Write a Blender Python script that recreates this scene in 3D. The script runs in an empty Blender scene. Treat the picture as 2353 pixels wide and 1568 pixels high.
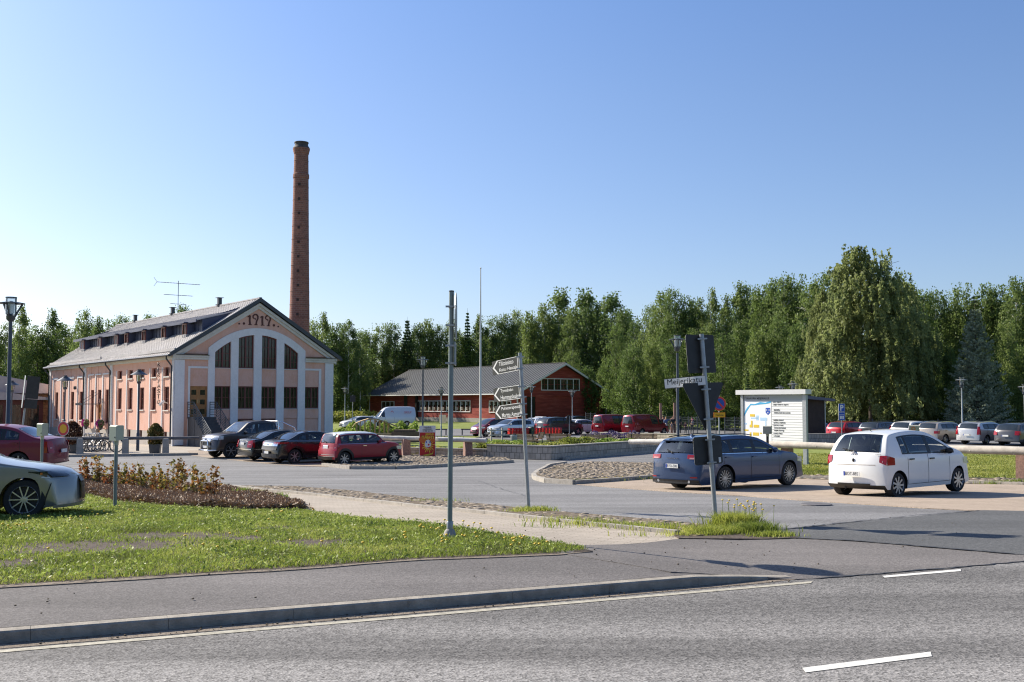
import bpy, bmesh, math, random
import numpy as np
from mathutils import Vector, Matrix
from mathutils.geometry import delaunay_2d_cdt
R=math.radians; cos=math.cos; sin=math.sin; PI=math.pi
SC=bpy.context.scene; COL=SC.collection
random.seed(7); RNG=np.random.default_rng(7)
# ---------------------------------------------------------------- camera, light, sky
FPX,CX,CY,HZ=2450.,1176.5,784.,927.
PITCH=math.atan((HZ-CY)/FPX)
cd=bpy.data.cameras.new("camera"); cam=bpy.data.objects.new("camera",cd); COL.objects.link(cam)
cd.sensor_width=36; cd.lens=36*FPX/2353; cd.clip_start=.1; cd.clip_end=3000
cam.location=(0,0,0); cam.rotation_euler=(PI/2+PITCH,0,0); SC.camera=cam
SUN_AZ,SUN_EL=57,33     # degrees left of straight ahead, degrees up
w=bpy.data.worlds.new("World"); SC.world=w; w.use_nodes=True
nt=w.node_tree; bg=nt.nodes["Background"]
sky=nt.nodes.new("ShaderNodeTexSky"); sky.sky_type='NISHITA'; sky.sun_disc=False
sky.sun_elevation=R(SUN_EL); sky.sun_rotation=R(-SUN_AZ); sky.altitude=0; sky.air_density=.8; sky.dust_density=.95; sky.ozone_density=3
tc=nt.nodes.new("ShaderNodeTexCoord"); sx=nt.nodes.new("ShaderNodeSeparateXYZ"); nt.links.new(tc.outputs["Generated"],sx.inputs[0])
cr0=nt.nodes.new("ShaderNodeValToRGB"); nt.links.new(sx.outputs[2],cr0.inputs[0])   # air clearer near the horizon than the model's
for i_,(p_,c_) in enumerate(((0.,(.92,.89,.92)),(.12,(.95,.93,.96)),(.28,(.93,.98,1.07)),(.38,(.88,1.0,1.16)))):
    e_=cr0.color_ramp.elements[i_] if i_<2 else cr0.color_ramp.elements.new(p_)
    e_.position=p_; e_.color=(*c_,1)
mx0=nt.nodes.new("ShaderNodeMix"); mx0.data_type='RGBA'; mx0.blend_type='MULTIPLY'; mx0.inputs[0].default_value=1
nt.links.new(sky.outputs[0],mx0.inputs[6]); nt.links.new(cr0.outputs[0],mx0.inputs[7]); nt.links.new(mx0.outputs[2],bg.inputs[0]); bg.inputs[1].default_value=.092
sl=bpy.data.lights.new("sun",'SUN'); sun=bpy.data.objects.new("sun",sl); COL.objects.link(sun)
sl.energy=5.; sl.angle=R(.53); sl.color=(1,.91,.77)
sd=Vector((-sin(R(SUN_AZ))*cos(R(SUN_EL)),cos(R(SUN_AZ))*cos(R(SUN_EL)),sin(R(SUN_EL))))
sun.rotation_euler=sd.to_track_quat('Z','Y').to_euler(); sun.location=(-30,20,40)
vs=SC.view_settings; vs.view_transform='Standard'; vs.look='None'; vs.exposure=.8; vs.gamma=1; vs.use_curve_mapping=False
SC.cycles.pixel_filter_type='BLACKMAN_HARRIS'; SC.cycles.filter_width=1.15; SC.cycles.max_bounces=6; SC.cycles.transparent_max_bounces=12; SC.cycles.caustics_reflective=False; SC.cycles.caustics_refractive=False
# ---------------------------------------------------------------- terrain and pixel helpers
RA=R(24); CU=(cos(RA),sin(RA))
def uv(X,Y): return X*CU[0]+Y*CU[1], -X*CU[1]+Y*CU[0]
def xy(u,v): return u*CU[0]-v*CU[1], u*CU[1]+v*CU[0]
_t=np.arange(-40,460,.5)
_z=np.interp(_t,[11,16,19.5,25,30.5,40,50,70,85,100,115,126,134,150],[-1.8,-1.86,-1.97,-2.2,-2.38,-2.6,-2.71,-2.74,-2.92,-3.06,-3.13,-3.0,-2.88,-2.75])
_k=np.exp(-(np.arange(-6,7)/3.)**2); _k/=_k.sum(); _z=np.convolve(np.pad(_z,6,'edge'),_k,'valid')
def ground(X,Y):
    u,v=uv(X,Y); gt=float(np.interp(Y-.1*X,_t,_z))
    z=-1.8+(gt+1.8)*float(np.interp(v,[9,12],[0,1]))
    z+=float(np.interp(u,[5.9,7.2],[1,0])*np.interp(v,[9.0,9.05,12,18],[0,1,1,0]))*.095
    return z+.42*math.exp(-((X+18)/5)**2-((Y-33)/7)**2)
def ray(px,py):
    a=(px-CX)/FPX; b=(CY-py)/FPX
    return Vector((a,cos(PITCH)-b*sin(PITCH),sin(PITCH)+b*cos(PITCH)))
def G(px,py):
    r=ray(px,py); lo,hi=.5,600.
    if r.z*hi-ground(r.x*hi,r.y*hi)>0: return r*hi
    for _ in range(40):
        m=(lo+hi)/2
        if r.z*m-ground(r.x*m,r.y*m)>0: lo=m
        else: hi=m
    return r*lo
def at(px,py,Y):
    r=ray(px,py); return r*(Y/r.y)
def gx(px,Y):     # ground point straight below image column px at depth Y
    X=(px-CX)/FPX*Y*1.0; return Vector((X,Y,ground(X,Y)))
# ---------------------------------------------------------------- materials
MATS={}
def newmat(name):
    m=bpy.data.materials.new(name); m.use_nodes=True; return m,m.node_tree,m.node_tree.nodes["Principled BSDF"]
def N(t,typ,**kw):
    n=t.nodes.new(typ)
    for k,v in kw.items(): setattr(n,k,v)
    return n
def ramp(t,fac,stops):
    r=N(t,"ShaderNodeValToRGB"); e=r.color_ramp.elements
    while len(e)<len(stops): e.new(.5)
    for i,(p,c) in enumerate(stops): e[i].position=p; e[i].color=(*c,1)
    t.links.new(fac,r.inputs[0]); return r.outputs[0]
def coords(t,world=False):
    if world: return N(t,"ShaderNodeNewGeometry").outputs["Position"]
    return N(t,"ShaderNodeTexCoord").outputs["Object"]
def noise(t,vec,scale,detail=4,rough=.6,sc3=None,rot=None):
    if sc3 or rot:
        mp=N(t,"ShaderNodeMapping"); t.links.new(vec,mp.inputs[0])
        if sc3: mp.inputs["Scale"].default_value=sc3
        if rot: mp.inputs["Rotation"].default_value=(0,0,rot)
        vec=mp.outputs[0]
    n=N(t,"ShaderNodeTexNoise"); t.links.new(vec,n.inputs[0]); n.inputs["Scale"].default_value=scale
    n.inputs["Detail"].default_value=detail; n.inputs["Roughness"].default_value=rough; return n.outputs["Fac"]
def mixc(t,f,a,b,mode='MIX'):
    m=N(t,"ShaderNodeMix",data_type='RGBA',blend_type=mode)
    for s,v in ((0,f),(6,a),(7,b)):
        if hasattr(v,'is_linked'): t.links.new(v,m.inputs[s])
        elif s==0: m.inputs[0].default_value=v
        else: m.inputs[s].default_value=(*v,1)
    return m.outputs[2]
def bump(t,b,h,strength,dist=.02):
    n=N(t,"ShaderNodeBump"); n.inputs["Strength"].default_value=strength; n.inputs["Distance"].default_value=dist
    t.links.new(h,n.inputs["Height"]); t.links.new(n.outputs[0],b.inputs["Normal"])
def sc(c,k): return tuple(min(1,max(0,x*k)) for x in c)
def pm(name,col,rough=.6,metal=0,var=.15,scale=6,bmp=0,bscale=40,coat=0,spec=.5,world=False):
    if name in MATS: return MATS[name]
    m,t,b=newmat(name); b.inputs["Roughness"].default_value=rough; b.inputs["Metallic"].default_value=metal
    b.inputs["Specular IOR Level"].default_value=spec; b.inputs["Coat Weight"].default_value=coat*.7; b.inputs["Coat Roughness"].default_value=.04
    v=coords(t,world)
    if var>0:
        t.links.new(ramp(t,noise(t,v,scale),[(.3,sc(col,1-var)),(.7,sc(col,1+var))]),b.inputs["Base Color"])
    else: b.inputs["Base Color"].default_value=(*col,1)
    if bmp: bump(t,b,noise(t,v,bscale,3),bmp,.01)
    MATS[name]=m; return m
def asphalt(name,col,grain=140,contrast=.45,big=.12,rot=RA,streak=.15,rough=.9):
    m,t,b=newmat(name); v=coords(t,True); b.inputs["Roughness"].default_value=rough; b.inputs["Specular IOR Level"].default_value=.25
    vo=N(t,"ShaderNodeTexVoronoi"); vo.inputs["Scale"].default_value=grain*.55; t.links.new(v,vo.inputs[0])
    c1=ramp(t,noise(t,v,grain,2,.7),[(.35,sc(col,1-contrast)),(.5,col),(.66,sc(col,1+contrast*1.3))])
    c2=mixc(t,.35,c1,ramp(t,vo.outputs["Color"],[(.2,sc(col,1-contrast)),(.8,sc(col,1+contrast))]))
    bigv=ramp(t,noise(t,v,.35,3),[(.3,(1-big,)*3),(.7,(1+big,)*3)])
    c3=mixc(t,1,c2,bigv,'MULTIPLY')
    st=ramp(t,noise(t,v,1,3,.5,(.06,1.1,1),-rot),[(.38,(1-streak,)*3),(.62,(1+streak*.8,)*3)])
    c4=mixc(t,1,c3,st,'MULTIPLY'); t.links.new(c4,b.inputs["Base Color"])
    bump(t,b,vo.outputs["Distance"],.35,.008); MATS[name]=m; return m
def groundmat(name,stops,scale,scale2,bmp=.5,rough=.95,dist=.03):
    m,t,b=newmat(name); v=coords(t,True); b.inputs["Roughness"].default_value=rough; b.inputs["Specular IOR Level"].default_value=.15
    a=noise(t,v,scale,6,.7); c=noise(t,v,scale2,3,.6)
    ad=N(t,"ShaderNodeMath",operation='MULTIPLY_ADD'); t.links.new(a,ad.inputs[0]); ad.inputs[1].default_value=.6
    mm=N(t,"ShaderNodeMath",operation='MULTIPLY'); t.links.new(c,mm.inputs[0]); mm.inputs[1].default_value=.4
    t.links.new(mm.outputs[0],ad.inputs[2]); t.links.new(ramp(t,ad.outputs[0],stops),b.inputs["Base Color"])
    bump(t,b,a,bmp,dist); MATS[name]=m; return m
def brickmat(name,c1,c2,mortar,scale,rot=0,bw=.5,rh=.25,ms=.02,world=True,offs=.5,bmp=.3,stain=.2):
    m,t,b=newmat(name); b.inputs["Roughness"].default_value=.9; b.inputs["Specular IOR Level"].default_value=.2
    v=coords(t,world); mp=N(t,"ShaderNodeMapping"); mp.inputs["Rotation"].default_value=(0,0,rot); t.links.new(v,mp.inputs[0])
    br=N(t,"ShaderNodeTexBrick"); br.offset=offs; t.links.new(mp.outputs[0],br.inputs[0])
    for k,x in (("Scale",scale),("Brick Width",bw),("Row Height",rh),("Mortar Size",ms),("Bias",-.1)): br.inputs[k].default_value=x
    br.inputs["Color1"].default_value=(*c1,1); br.inputs["Color2"].default_value=(*c2,1); br.inputs["Mortar"].default_value=(*mortar,1)
    s=ramp(t,noise(t,v,.8,5,.7),[(.3,(1-stain,)*3),(.7,(1+stain,)*3)])
    s2=ramp(t,noise(t,v,30,3,.7),[(.3,(.88,)*3),(.7,(1.12,)*3)])
    t.links.new(mixc(t,1,mixc(t,1,br.outputs["Color"],s,'MULTIPLY'),s2,'MULTIPLY'),b.inputs["Base Color"])
    bump(t,b,br.outputs["Fac"],-bmp,.01); MATS[name]=m; return m
def leafmat(name,cols,trans=.35,scale=.9):
    m,t,b=newmat(name); b.inputs["Roughness"].default_value=.55; b.inputs["Specular IOR Level"].default_value=.3
    v=coords(t,False); oi=N(t,"ShaderNodeObjectInfo")
    n=noise(t,v,scale,3,.6); n2=noise(t,v,11,2,.6)
    ad=N(t,"ShaderNodeMath",operation='MULTIPLY_ADD'); t.links.new(n2,ad.inputs[0]); ad.inputs[1].default_value=.5; t.links.new(n,ad.inputs[2])
    sb=N(t,"ShaderNodeMath",operation='SUBTRACT'); t.links.new(ad.outputs[0],sb.inputs[0]); sb.inputs[1].default_value=.25
    c=ramp(t,sb.outputs[0],[(.3,cols[0]),(.5,cols[1]),(.72,cols[2])])
    hs=N(t,"ShaderNodeHueSaturation"); t.links.new(c,hs.inputs["Color"])
    mr=N(t,"ShaderNodeMapRange"); t.links.new(oi.outputs["Random"],mr.inputs[0]); mr.inputs[3].default_value=.487; mr.inputs[4].default_value=.513
    t.links.new(mr.outputs[0],hs.inputs["Hue"])
    mr2=N(t,"ShaderNodeMapRange"); t.links.new(oi.outputs["Random"],mr2.inputs[0]); mr2.inputs[3].default_value=1.2; mr2.inputs[4].default_value=.8
    t.links.new(mr2.outputs[0],hs.inputs["Value"])
    t.links.new(hs.outputs[0],b.inputs["Base Color"])
    tr=N(t,"ShaderNodeBsdfTranslucent"); t.links.new(hs.outputs[0],tr.inputs[0]); mx=N(t,"ShaderNodeMixShader"); mx.inputs[0].default_value=trans
    t.links.new(b.outputs[0],mx.inputs[1]); t.links.new(tr.outputs[0],mx.inputs[2])
    t.links.new(mx.outputs[0],t.nodes["Material Output"].inputs[0]); MATS[name]=m; return m
def glassmat(name,tint=(.5,.56,.55),refl=.12):
    m,t,b=newmat(name); t.nodes.remove(b)
    tr=N(t,"ShaderNodeBsdfTransparent"); tr.inputs[0].default_value=(*tint,1)
    gl=N(t,"ShaderNodeBsdfGlossy"); gl.inputs["Roughness"].default_value=.03; gl.inputs[0].default_value=(.9,.95,1,1)
    fr=N(t,"ShaderNodeFresnel"); fr.inputs[0].default_value=1.5
    ad=N(t,"ShaderNodeMath",operation='ADD'); t.links.new(fr.outputs[0],ad.inputs[0]); ad.inputs[1].default_value=refl
    mx=N(t,"ShaderNodeMixShader"); t.links.new(ad.outputs[0],mx.inputs[0]); t.links.new(tr.outputs[0],mx.inputs[1]); t.links.new(gl.outputs[0],mx.inputs[2])
    t.links.new(mx.outputs[0],t.nodes["Material Output"].inputs[0]); MATS[name]=m; return m
M_ROAD=asphalt("road asphalt",(.185,.178,.17),60,.8,.12,RA,.3)
M_WALK=asphalt("footway asphalt",(.14,.13,.125),70,.42,.14,RA,.12)
M_DRIVE=asphalt("driveway asphalt",(.155,.143,.136),70,.45,.14,RA,.12)
M_DARK=asphalt("new asphalt patch",(.1,.102,.103),60,.45,.1,RA,.08)
M_SIDE=asphalt("side street asphalt",(.19,.188,.188),50,.45,.12,R(-20),.16)
M_LOT=asphalt("far asphalt",(.17,.17,.175),40,.2,.1,0,.08)
M_PAINT=pm("road paint",(.66,.65,.6),.75,0,.2,14,.3,80,world=True)
M_PAINT2=pm("worn edge line paint",(.4,.375,.3),.85,0,.3,14,.3,80,world=True)
M_CURB=pm("granite kerb",(.3,.27,.225),.9,0,.28,7,.6,60,world=True)
M_KERB2=pm("concrete kerb",(.36,.33,.285),.9,0,.2,7,.4,50,world=True)
M_SAND=groundmat("roadside sand",[(.3,(.1,.085,.07)),(.5,(.24,.2,.16)),(.7,(.36,.31,.25))],22,3,.8)
M_GRASSG=groundmat("lawn soil",[(.36,(.06,.045,.034)),(.46,(.07,.075,.025)),(.6,(.1,.16,.03))],14,1.6,.8)
M_SOIL=groundmat("bare soil",[(.3,(.06,.048,.04)),(.5,(.12,.098,.082)),(.7,(.18,.15,.125))],16,4,1.)
M_LAWN=groundmat("mown lawn",[(.34,(.1,.14,.03)),(.5,(.2,.24,.06)),(.66,(.3,.3,.1))],3,.5,.7)
M_MULCHG=groundmat("mulch soil",[(.3,(.03,.02,.014)),(.6,(.09,.055,.035))],20,3,1.)
M_PATH=brickmat("path pavers",(.36,.315,.26),(.42,.37,.31),(.21,.18,.145),5.2,R(18),1.6,.5,.035,True,.5,.25,.14)
M_BRICKP=brickmat("red paving stones",(.36,.29,.225),(.44,.355,.28),(.26,.215,.17),9,R(38),1,.5,.06,True,.5,.3,.15)
M_PLAZA=groundmat("pale paved yard",[(.3,(.33,.29,.24)),(.7,(.47,.42,.36))],6,.8,.2)
M_COBG=groundmat("cobble joints",[(.3,(.07,.055,.04)),(.5,(.15,.12,.085)),(.7,(.22,.18,.13))],9,1.5,.7)
M_STONE=pm("cobblestone",(.25,.205,.155),.85,0,.5,5,.4,30,world=True)
M_CONC=pm("concrete",(.33,.31,.28),.9,0,.16,4,.4,40)
M_BLACK=pm("black plastic",(.012,.012,.013),.45,0,0)
M_RUBBER=pm("tyre rubber",(.018,.018,.019),.8,0,.1,30,.3,60)
M_GALV=pm("galvanised steel",(.33,.35,.36),.45,.6,.15,14)
M_GALV2=pm("grey green pole paint",(.2,.245,.24),.5,.3,.12,10)
M_DKPOLE=pm("dark grey pole paint",(.06,.07,.085),.4,.3,.1,10)
M_WHITE=pm("white paint",(.72,.72,.7),.5,0,.05,6)
M_CHROME=pm("chrome",(.75,.75,.76),.12,1,0)
M_ALU=pm("alloy",(.42,.43,.45),.3,.85,.08,8)
M_REDL=pm("red lamp lens",(.3,.006,.01),.12,0,.2,20,coat=.5)
M_CLEARL=pm("clear lamp lens",(.55,.57,.6),.1,.3,.3,25,coat=.6)
M_ORANGEL=pm("orange lens",(.6,.16,.02),.2,0,0)
M_DGLASS=pm("dark car glass",(.018,.024,.028),.06,0,.3,3,spec=.9)
M_CGLASS=glassmat("clear car glass",(.72,.8,.78),.03); M_LENS=glassmat("lamp lens glass",(.75,.78,.8),.1)
M_SEAT=pm("seat fabric",(.035,.037,.045),.9,0,.2,10)
M_PLATE=pm("number plate",(.7,.7,.68),.4,0,0); M_PBLUE=pm("plate blue",(.01,.05,.35),.4,0,0); M_INK=pm("black lettering",(.015,.015,.015),.5,0,0)
M_LETW=pm("white lettering",(.75,.75,.73),.5,0,0)
M_WOODL=pm("weathered pale log",(.5,.45,.38),.8,0,.25,3,.5,12)
M_WOODD=pm("dark weathered rail",(.11,.105,.11),.85,0,.25,4,.4,20)
M_GRAN=pm("red granite",(.3,.18,.14),.9,0,.3,14,.7,25)
M_WOOD=pm("bench wood",(.5,.3,.17),.6,0,.2,6,.2,30)
M_PINE=pm("new pine wood",(.68,.46,.2),.6,0,.15,5,.2,30)
# ---------------------------------------------------------------- object helpers
def tag(o,label=None,cat=None,group=None,kind=None):
    if label: o["label"]=label
    if cat: o["category"]=cat
    if group: o["group"]=group
    if kind: o["kind"]=kind
    return o
def thing(name,label,cat,loc=(0,0,0),rz=0,group=None,tilt=None):
    o=bpy.data.objects.new(name,None); COL.objects.link(o); o.empty_display_size=.2
    o.location=loc; o.rotation_euler=(tilt[0] if tilt else 0,tilt[1] if tilt else 0,rz); return tag(o,label,cat,group)
def link(name,me,parent=None,loc=None,rot=None):
    o=bpy.data.objects.new(name,me); COL.objects.link(o)
    if parent is not None: o.parent=parent
    if loc is not None: o.location=loc
    if rot is not None: o.rotation_euler=rot
    return o
def copytree(o,parent=None):
    c=o.copy(); COL.objects.link(c)
    if parent is not None: c.parent=parent
    for ch in o.children: copytree(ch,c)
    return c
class MB:
    def __init__(s): s.v=[];s.f=[];s.m=[];s.mi=0;s.X=None
    def add(s,vs,fs):
        b=len(s.v)
        if s.X is not None: vs=[tuple(s.X@Vector(p)) for p in vs]
        s.v+=[tuple(p) for p in vs]; s.f+=[tuple(b+i for i in f) for f in fs]; s.m+=[s.mi]*len(fs); return s
    def box(s,x0,x1,y0,y1,z0,z1):
        v=[(x,y,z) for z in (z0,z1) for y in (y0,y1) for x in (x0,x1)]
        return s.add(v,[(0,2,3,1),(4,5,7,6),(0,1,5,4),(2,6,7,3),(0,4,6,2),(1,3,7,5)])
    def cbox(s,c,d,M=None):
        a,b,e=d[0]/2,d[1]/2,d[2]/2; v=[Vector((x,y,z)) for z in (-e,e) for y in (-b,b) for x in (-a,a)]
        if M is not None: v=[M@p for p in v]
        return s.add([Vector(c)+p for p in v],[(0,2,3,1),(4,5,7,6),(0,1,5,4),(2,6,7,3),(0,4,6,2),(1,3,7,5)])
    def bar(s,p,q,wd,h,up=(0,0,1)):
        p=Vector(p);q=Vector(q);d=(q-p).normalized();up=Vector(up)
        a=d.cross(up)
        if a.length<1e-4: a=d.cross(Vector((0,1,0)))
        a=a.normalized()*wd/2; b=a.normalized().cross(d).normalized()*h/2
        v=[p-a-b,p+a-b,p+a+b,p-a+b,q-a-b,q+a-b,q+a+b,q-a+b]
        return s.add(v,[(0,1,2,3),(7,6,5,4),(0,4,5,1),(1,5,6,2),(2,6,7,3),(3,7,4,0)])
    def tube(s,pts,rs,n=8,cap=True):
        pts=[Vector(p) for p in pts]
        if not hasattr(rs,'__len__'): rs=[rs]*len(pts)
        v=[];f=[]; prev=None
        for i,p in enumerate(pts):
            d=(pts[min(i+1,len(pts)-1)]-pts[max(i-1,0)]).normalized()
            if prev is None:
                a=d.cross(Vector((0,0,1)));
                if a.length<1e-3: a=Vector((1,0,0))
            else: a=prev-d*prev.dot(d)
            a.normalize(); prev=a; b=d.cross(a)
            v+=[p+(a*cos(2*PI*k/n)+b*sin(2*PI*k/n))*rs[i] for k in range(n)]
        for i in range(len(pts)-1):
            for k in range(n): f.append((i*n+k,i*n+(k+1)%n,(i+1)*n+(k+1)%n,(i+1)*n+k))
        if cap: f.append(tuple(range(n-1,-1,-1))); f.append(tuple((len(pts)-1)*n+k for k in range(n)))
        return s.add(v,f)
    def lathe(s,prof,n=16,c=(0,0,0),M=None,cap=True):
        v=[];f=[]; c=Vector(c)
        for r,z in prof:
            for k in range(n):
                p=Vector((r*cos(2*PI*k/n),r*sin(2*PI*k/n),z))
                v.append(c+(M@p if M is not None else p))
        for i in range(len(prof)-1):
            for k in range(n): f.append((i*n+k,i*n+(k+1)%n,(i+1)*n+(k+1)%n,(i+1)*n+k))
        if cap and prof[0][0]>1e-4: f.append(tuple(range(n-1,-1,-1)))
        if cap and prof[-1][0]>1e-4: f.append(tuple((len(prof)-1)*n+k for k in range(n)))
        return s.add(v,f)
    def ell(s,c,r,nu=10,nv=7,M=None):
        c=Vector(c); return s.lathe([(max(1e-5,cos(a)),sin(a)) for a in [(-PI/2+PI*i/nv) for i in range(nv+1)]],nu,c,(M if M is not None else Matrix.Identity(3))@Matrix.Diagonal(r))
    def prism(s,poly,y0,y1,ax='y'):   # polygon in (x,z) extruded along y ; ax 'z': polygon (x,y) along z
        n=len(poly)
        mk=(lambda p,d:(p[0],d,p[1])) if ax=='y' else ((lambda p,d:(p[0],p[1],d)) if ax=='z' else (lambda p,d:(d,p[0],p[1])))
        v=[mk(p,y0) for p in poly]+[mk(p,y1) for p in poly]
        f=[tuple(range(n)),tuple(range(2*n-1,n-1,-1))]+[(i,i+n,(i+1)%n+n,(i+1)%n) for i in range(n)]
        return s.add(v,f)
    def strip(s,xs,zlo,zhi,y0,y1):    # wall slab between two curves of x, front at y0
        v=[];f=[]
        for x in xs:
            a,b=zlo(x),zhi(x); v+=[(x,y0,a),(x,y0,b),(x,y1,b),(x,y1,a)]
        n=len(xs)
        for i in range(n-1):
            for k in range(4): f.append((i*4+k,i*4+(k+1)%4,i*4+4+(k+1)%4,i*4+4+k))
        f+=[(0,3,2,1),tuple((n-1)*4+k for k in range(4))]
        return s.add(v,f)
    def mesh(s,mats,smooth=False,name="mesh"):
        me=bpy.data.meshes.new(name); me.from_pydata([tuple(p) for p in s.v],[],s.f)
        for m in (mats if isinstance(mats,(list,tuple)) else [mats]): me.materials.append(m)
        if any(s.m): me.polygons.foreach_set("material_index",s.m)
        bm=bmesh.new(); bm.from_mesh(me); bmesh.ops.recalc_face_normals(bm,faces=bm.faces); bm.to_mesh(me); bm.free()
        if smooth:
            me.polygons.foreach_set("use_smooth",[True]*len(me.polygons))
            try: me.set_sharp_from_angle(angle=R(smooth if smooth is not True else 40))
            except Exception: pass
        return me
    def build(s,name,mats,parent=None,smooth=False,loc=None,rot=None): return link(name,s.mesh(mats,smooth,name),parent,loc,rot)
def fastmesh(name,verts,nper,mat,parent=None,smooth=False):   # verts (n*nper,3): separate polygons of nper corners
    me=bpy.data.meshes.new(name); nv=len(verts); nf=nv//nper
    me.vertices.add(nv); me.vertices.foreach_set("co",np.asarray(verts,dtype=np.float32).ravel())
    me.loops.add(nv); me.loops.foreach_set("vertex_index",np.arange(nv,dtype=np.int32))
    me.polygons.add(nf); me.polygons.foreach_set("loop_start",np.arange(0,nv,nper,dtype=np.int32))
    me.update(calc_edges=True); me.materials.append(mat); return link(name,me,parent)
def textmesh(body,w,h,ext=.003,bold=0,font=None):
    cu=bpy.data.curves.new("lettering",'FONT'); cu.body=body; cu.extrude=.01; cu.offset=bold; cu.resolution_u=3
    o=bpy.data.objects.new("lettering",cu); me=bpy.data.meshes.new_from_object(o); bpy.data.objects.remove(o)
    n=len(me.vertices); a=np.empty(n*3); me.vertices.foreach_get("co",a); a=a.reshape(-1,3)
    lo=a.min(0);hi=a.max(0); s=w/(hi[0]-lo[0]); sy=h/(hi[1]-lo[1]) if h else s
    b=np.empty_like(a); b[:,0]=(a[:,0]-lo[0])*s; b[:,1]=(a[:,2]-lo[2])/(hi[2]-lo[2])*-ext; b[:,2]=(a[:,1]-lo[1])*sy
    me.vertices.foreach_set("co",b.ravel()); me.update(); return me   # lies in xz plane, faces -y, origin lower left
def text(body,w,h,loc,mat,parent,rot=(0,0,0),ext=.003,bold=0,name="lettering"):
    me=textmesh(body,w,h,ext,bold); me.materials.clear(); me.materials.append(mat); return link(name,me,parent,loc,rot)
# ---------------------------------------------------------------- ground sheets
def sheet(name,poly,mat,dz,step=1.,px=True,kind='structure',label=None,zf=None,rough=0):
    P=[G(*p) for p in poly] if px else [Vector((p[0],p[1],0)) for p in poly]
    pts=[]; n=len(P)
    for i in range(n):       # densify border, optional ragged edge
        a,b=P[i],P[(i+1)%n]; k=max(1,int((b-a).to_2d().length/step))
        for j in range(k):
            q=a.lerp(b,j/k).to_2d()
            if rough and j: q+=Vector((random.uniform(-1,1),random.uniform(-1,1)))*rough
            pts.append(q)
    nb=len(pts); xs=[p.x for p in pts]; ys=[p.y for p in pts]
    pa=np.array([(p.x,p.y) for p in pts]); inner=[]
    for x in np.arange(min(xs)+step*.37,max(xs),step):
        for y in np.arange(min(ys)+step*.41,max(ys),step):
            if inpoly(pa,x,y) and np.min(np.hypot(pa[:,0]-x,pa[:,1]-y))>step*.3: inner.append(Vector((x,y)))
    r=delaunay_2d_cdt(pts+inner,[],[list(range(nb))],1,1e-5)
    zf=zf or ground
    me=bpy.data.meshes.new(name); me.from_pydata([(v.x,v.y,zf(v.x,v.y)+dz) for v in r[0]],[],[f for f in r[2]])
    me.materials.append(mat); bm=bmesh.new(); bm.from_mesh(me)
    for f in bm.faces:
        if f.normal.z<0: f.normal_flip()
    be=[e for e in bm.edges if e.is_boundary]; r2=bmesh.ops.extrude_edge_only(bm,edges=be)   # closed edge, so no gap shows under the sheet
    for v in r2['geom']:
        if isinstance(v,bmesh.types.BMVert): v.co.z-=.09+max(0,dz)
    bm.to_mesh(me); bm.free()
    o=link(name,me); tag(o,label,kind=kind); return o,pa
def inpoly(pa,x,y):
    x0,y0=pa[:,0],pa[:,1]; x1,y1=np.roll(x0,-1),np.roll(y0,-1)
    c=((y0>y)!=(y1>y)); 
    with np.errstate(divide='ignore',invalid='ignore'): xx=(x1-x0)*(y-y0)/(y1-y0)+x0
    return bool(np.count_nonzero(c&(x<xx))%2)
def inpolys(pa,pts):
    res=np.zeros(len(pts),bool); x,y=pts[:,0],pts[:,1]
    for i in range(len(pa)):
        a,b=pa[i],pa[(i+1)%len(pa)]
        if a[1]==b[1]: continue
        c=((a[1]>y)!=(b[1]>y)); res^=c&(x<(b[0]-a[0])*(y-a[1])/(b[1]-a[1])+a[0])
    return res
def scatter(pa,n):
    lo=pa.min(0);hi=pa.max(0); out=np.zeros((0,2))
    area=abs(np.dot(pa[:,0],np.roll(pa[:,1],1))-np.dot(pa[:,1],np.roll(pa[:,0],1)))/2
    tot=int(n*area) if n<20000 else n
    while len(out)<tot:
        p=RNG.uniform(lo,hi,(max(1000,tot),2)); out=np.vstack([out,p[inpolys(pa,p)]])
    return out[:tot]
def gz(p): return np.array([ground(a,b) for a,b in p])
# base ground out to the horizon (one sheet)
mb=MB(); xs=list(np.arange(-60,84,2.))
xs=[-1500,-600,-300,-160,-90]+xs+[90,160,300,600,1500]; ys=[-60,-20]+list(np.arange(-4,152,2.))+[160,180,220,300,500,900,2000]
vv=[(x,y,ground(x,y)-(.3 if uv(x,y)[1]<11.5 else .07)) for y in ys for x in xs]; nx=len(xs)
mb.add(vv,[(j*nx+i,j*nx+i+1,(j+1)*nx+i+1,(j+1)*nx+i) for j in range(len(ys)-1) for i in range(nx-1)])
tag(mb.build("ground",M_LAWN,smooth=True),kind='structure')
def uvq(a): return [xy(*p) for p in a]
flat=lambda x,y:-1.8
sheet("road",uvq([(-40,-12),(60,-12),(60,8.86),(7.1,8.86),(6.9,8.97),(-40,8.97)]),M_ROAD,0,2.,px=False,zf=flat)
mb=MB()
def mark(u0,u1,v0,v1,sk=.0):
    q=[xy(u0,v0),xy(u1,v0+sk),xy(u1+.1,v1+sk),xy(u0+.06,v1)]; mb.add([(a,b,-1.796) for a,b in q],[(0,1,2,3)])
mark(4.74,5.86,5.82,5.93); mark(8.04,9.1,8.6,8.7); mark(10.12,11.2,8.6,8.7); mark(12.2,13.2,8.6,8.7)
mb.build("dashed_marking",M_PAINT)["kind"]='structure'
mb=MB(); mark(-30,7.12,8.64,8.73); mb.build("edge_line",M_PAINT2)["kind"]='structure'
sheet("roadside_sand",uvq([(-30,8.76),(-30,8.985),(7.1,8.985),(7.3,8.9),(6.6,8.83),(4,8.8),(1,8.77)]),M_SAND,.004,.4,px=False,zf=flat,rough=.012)
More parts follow.
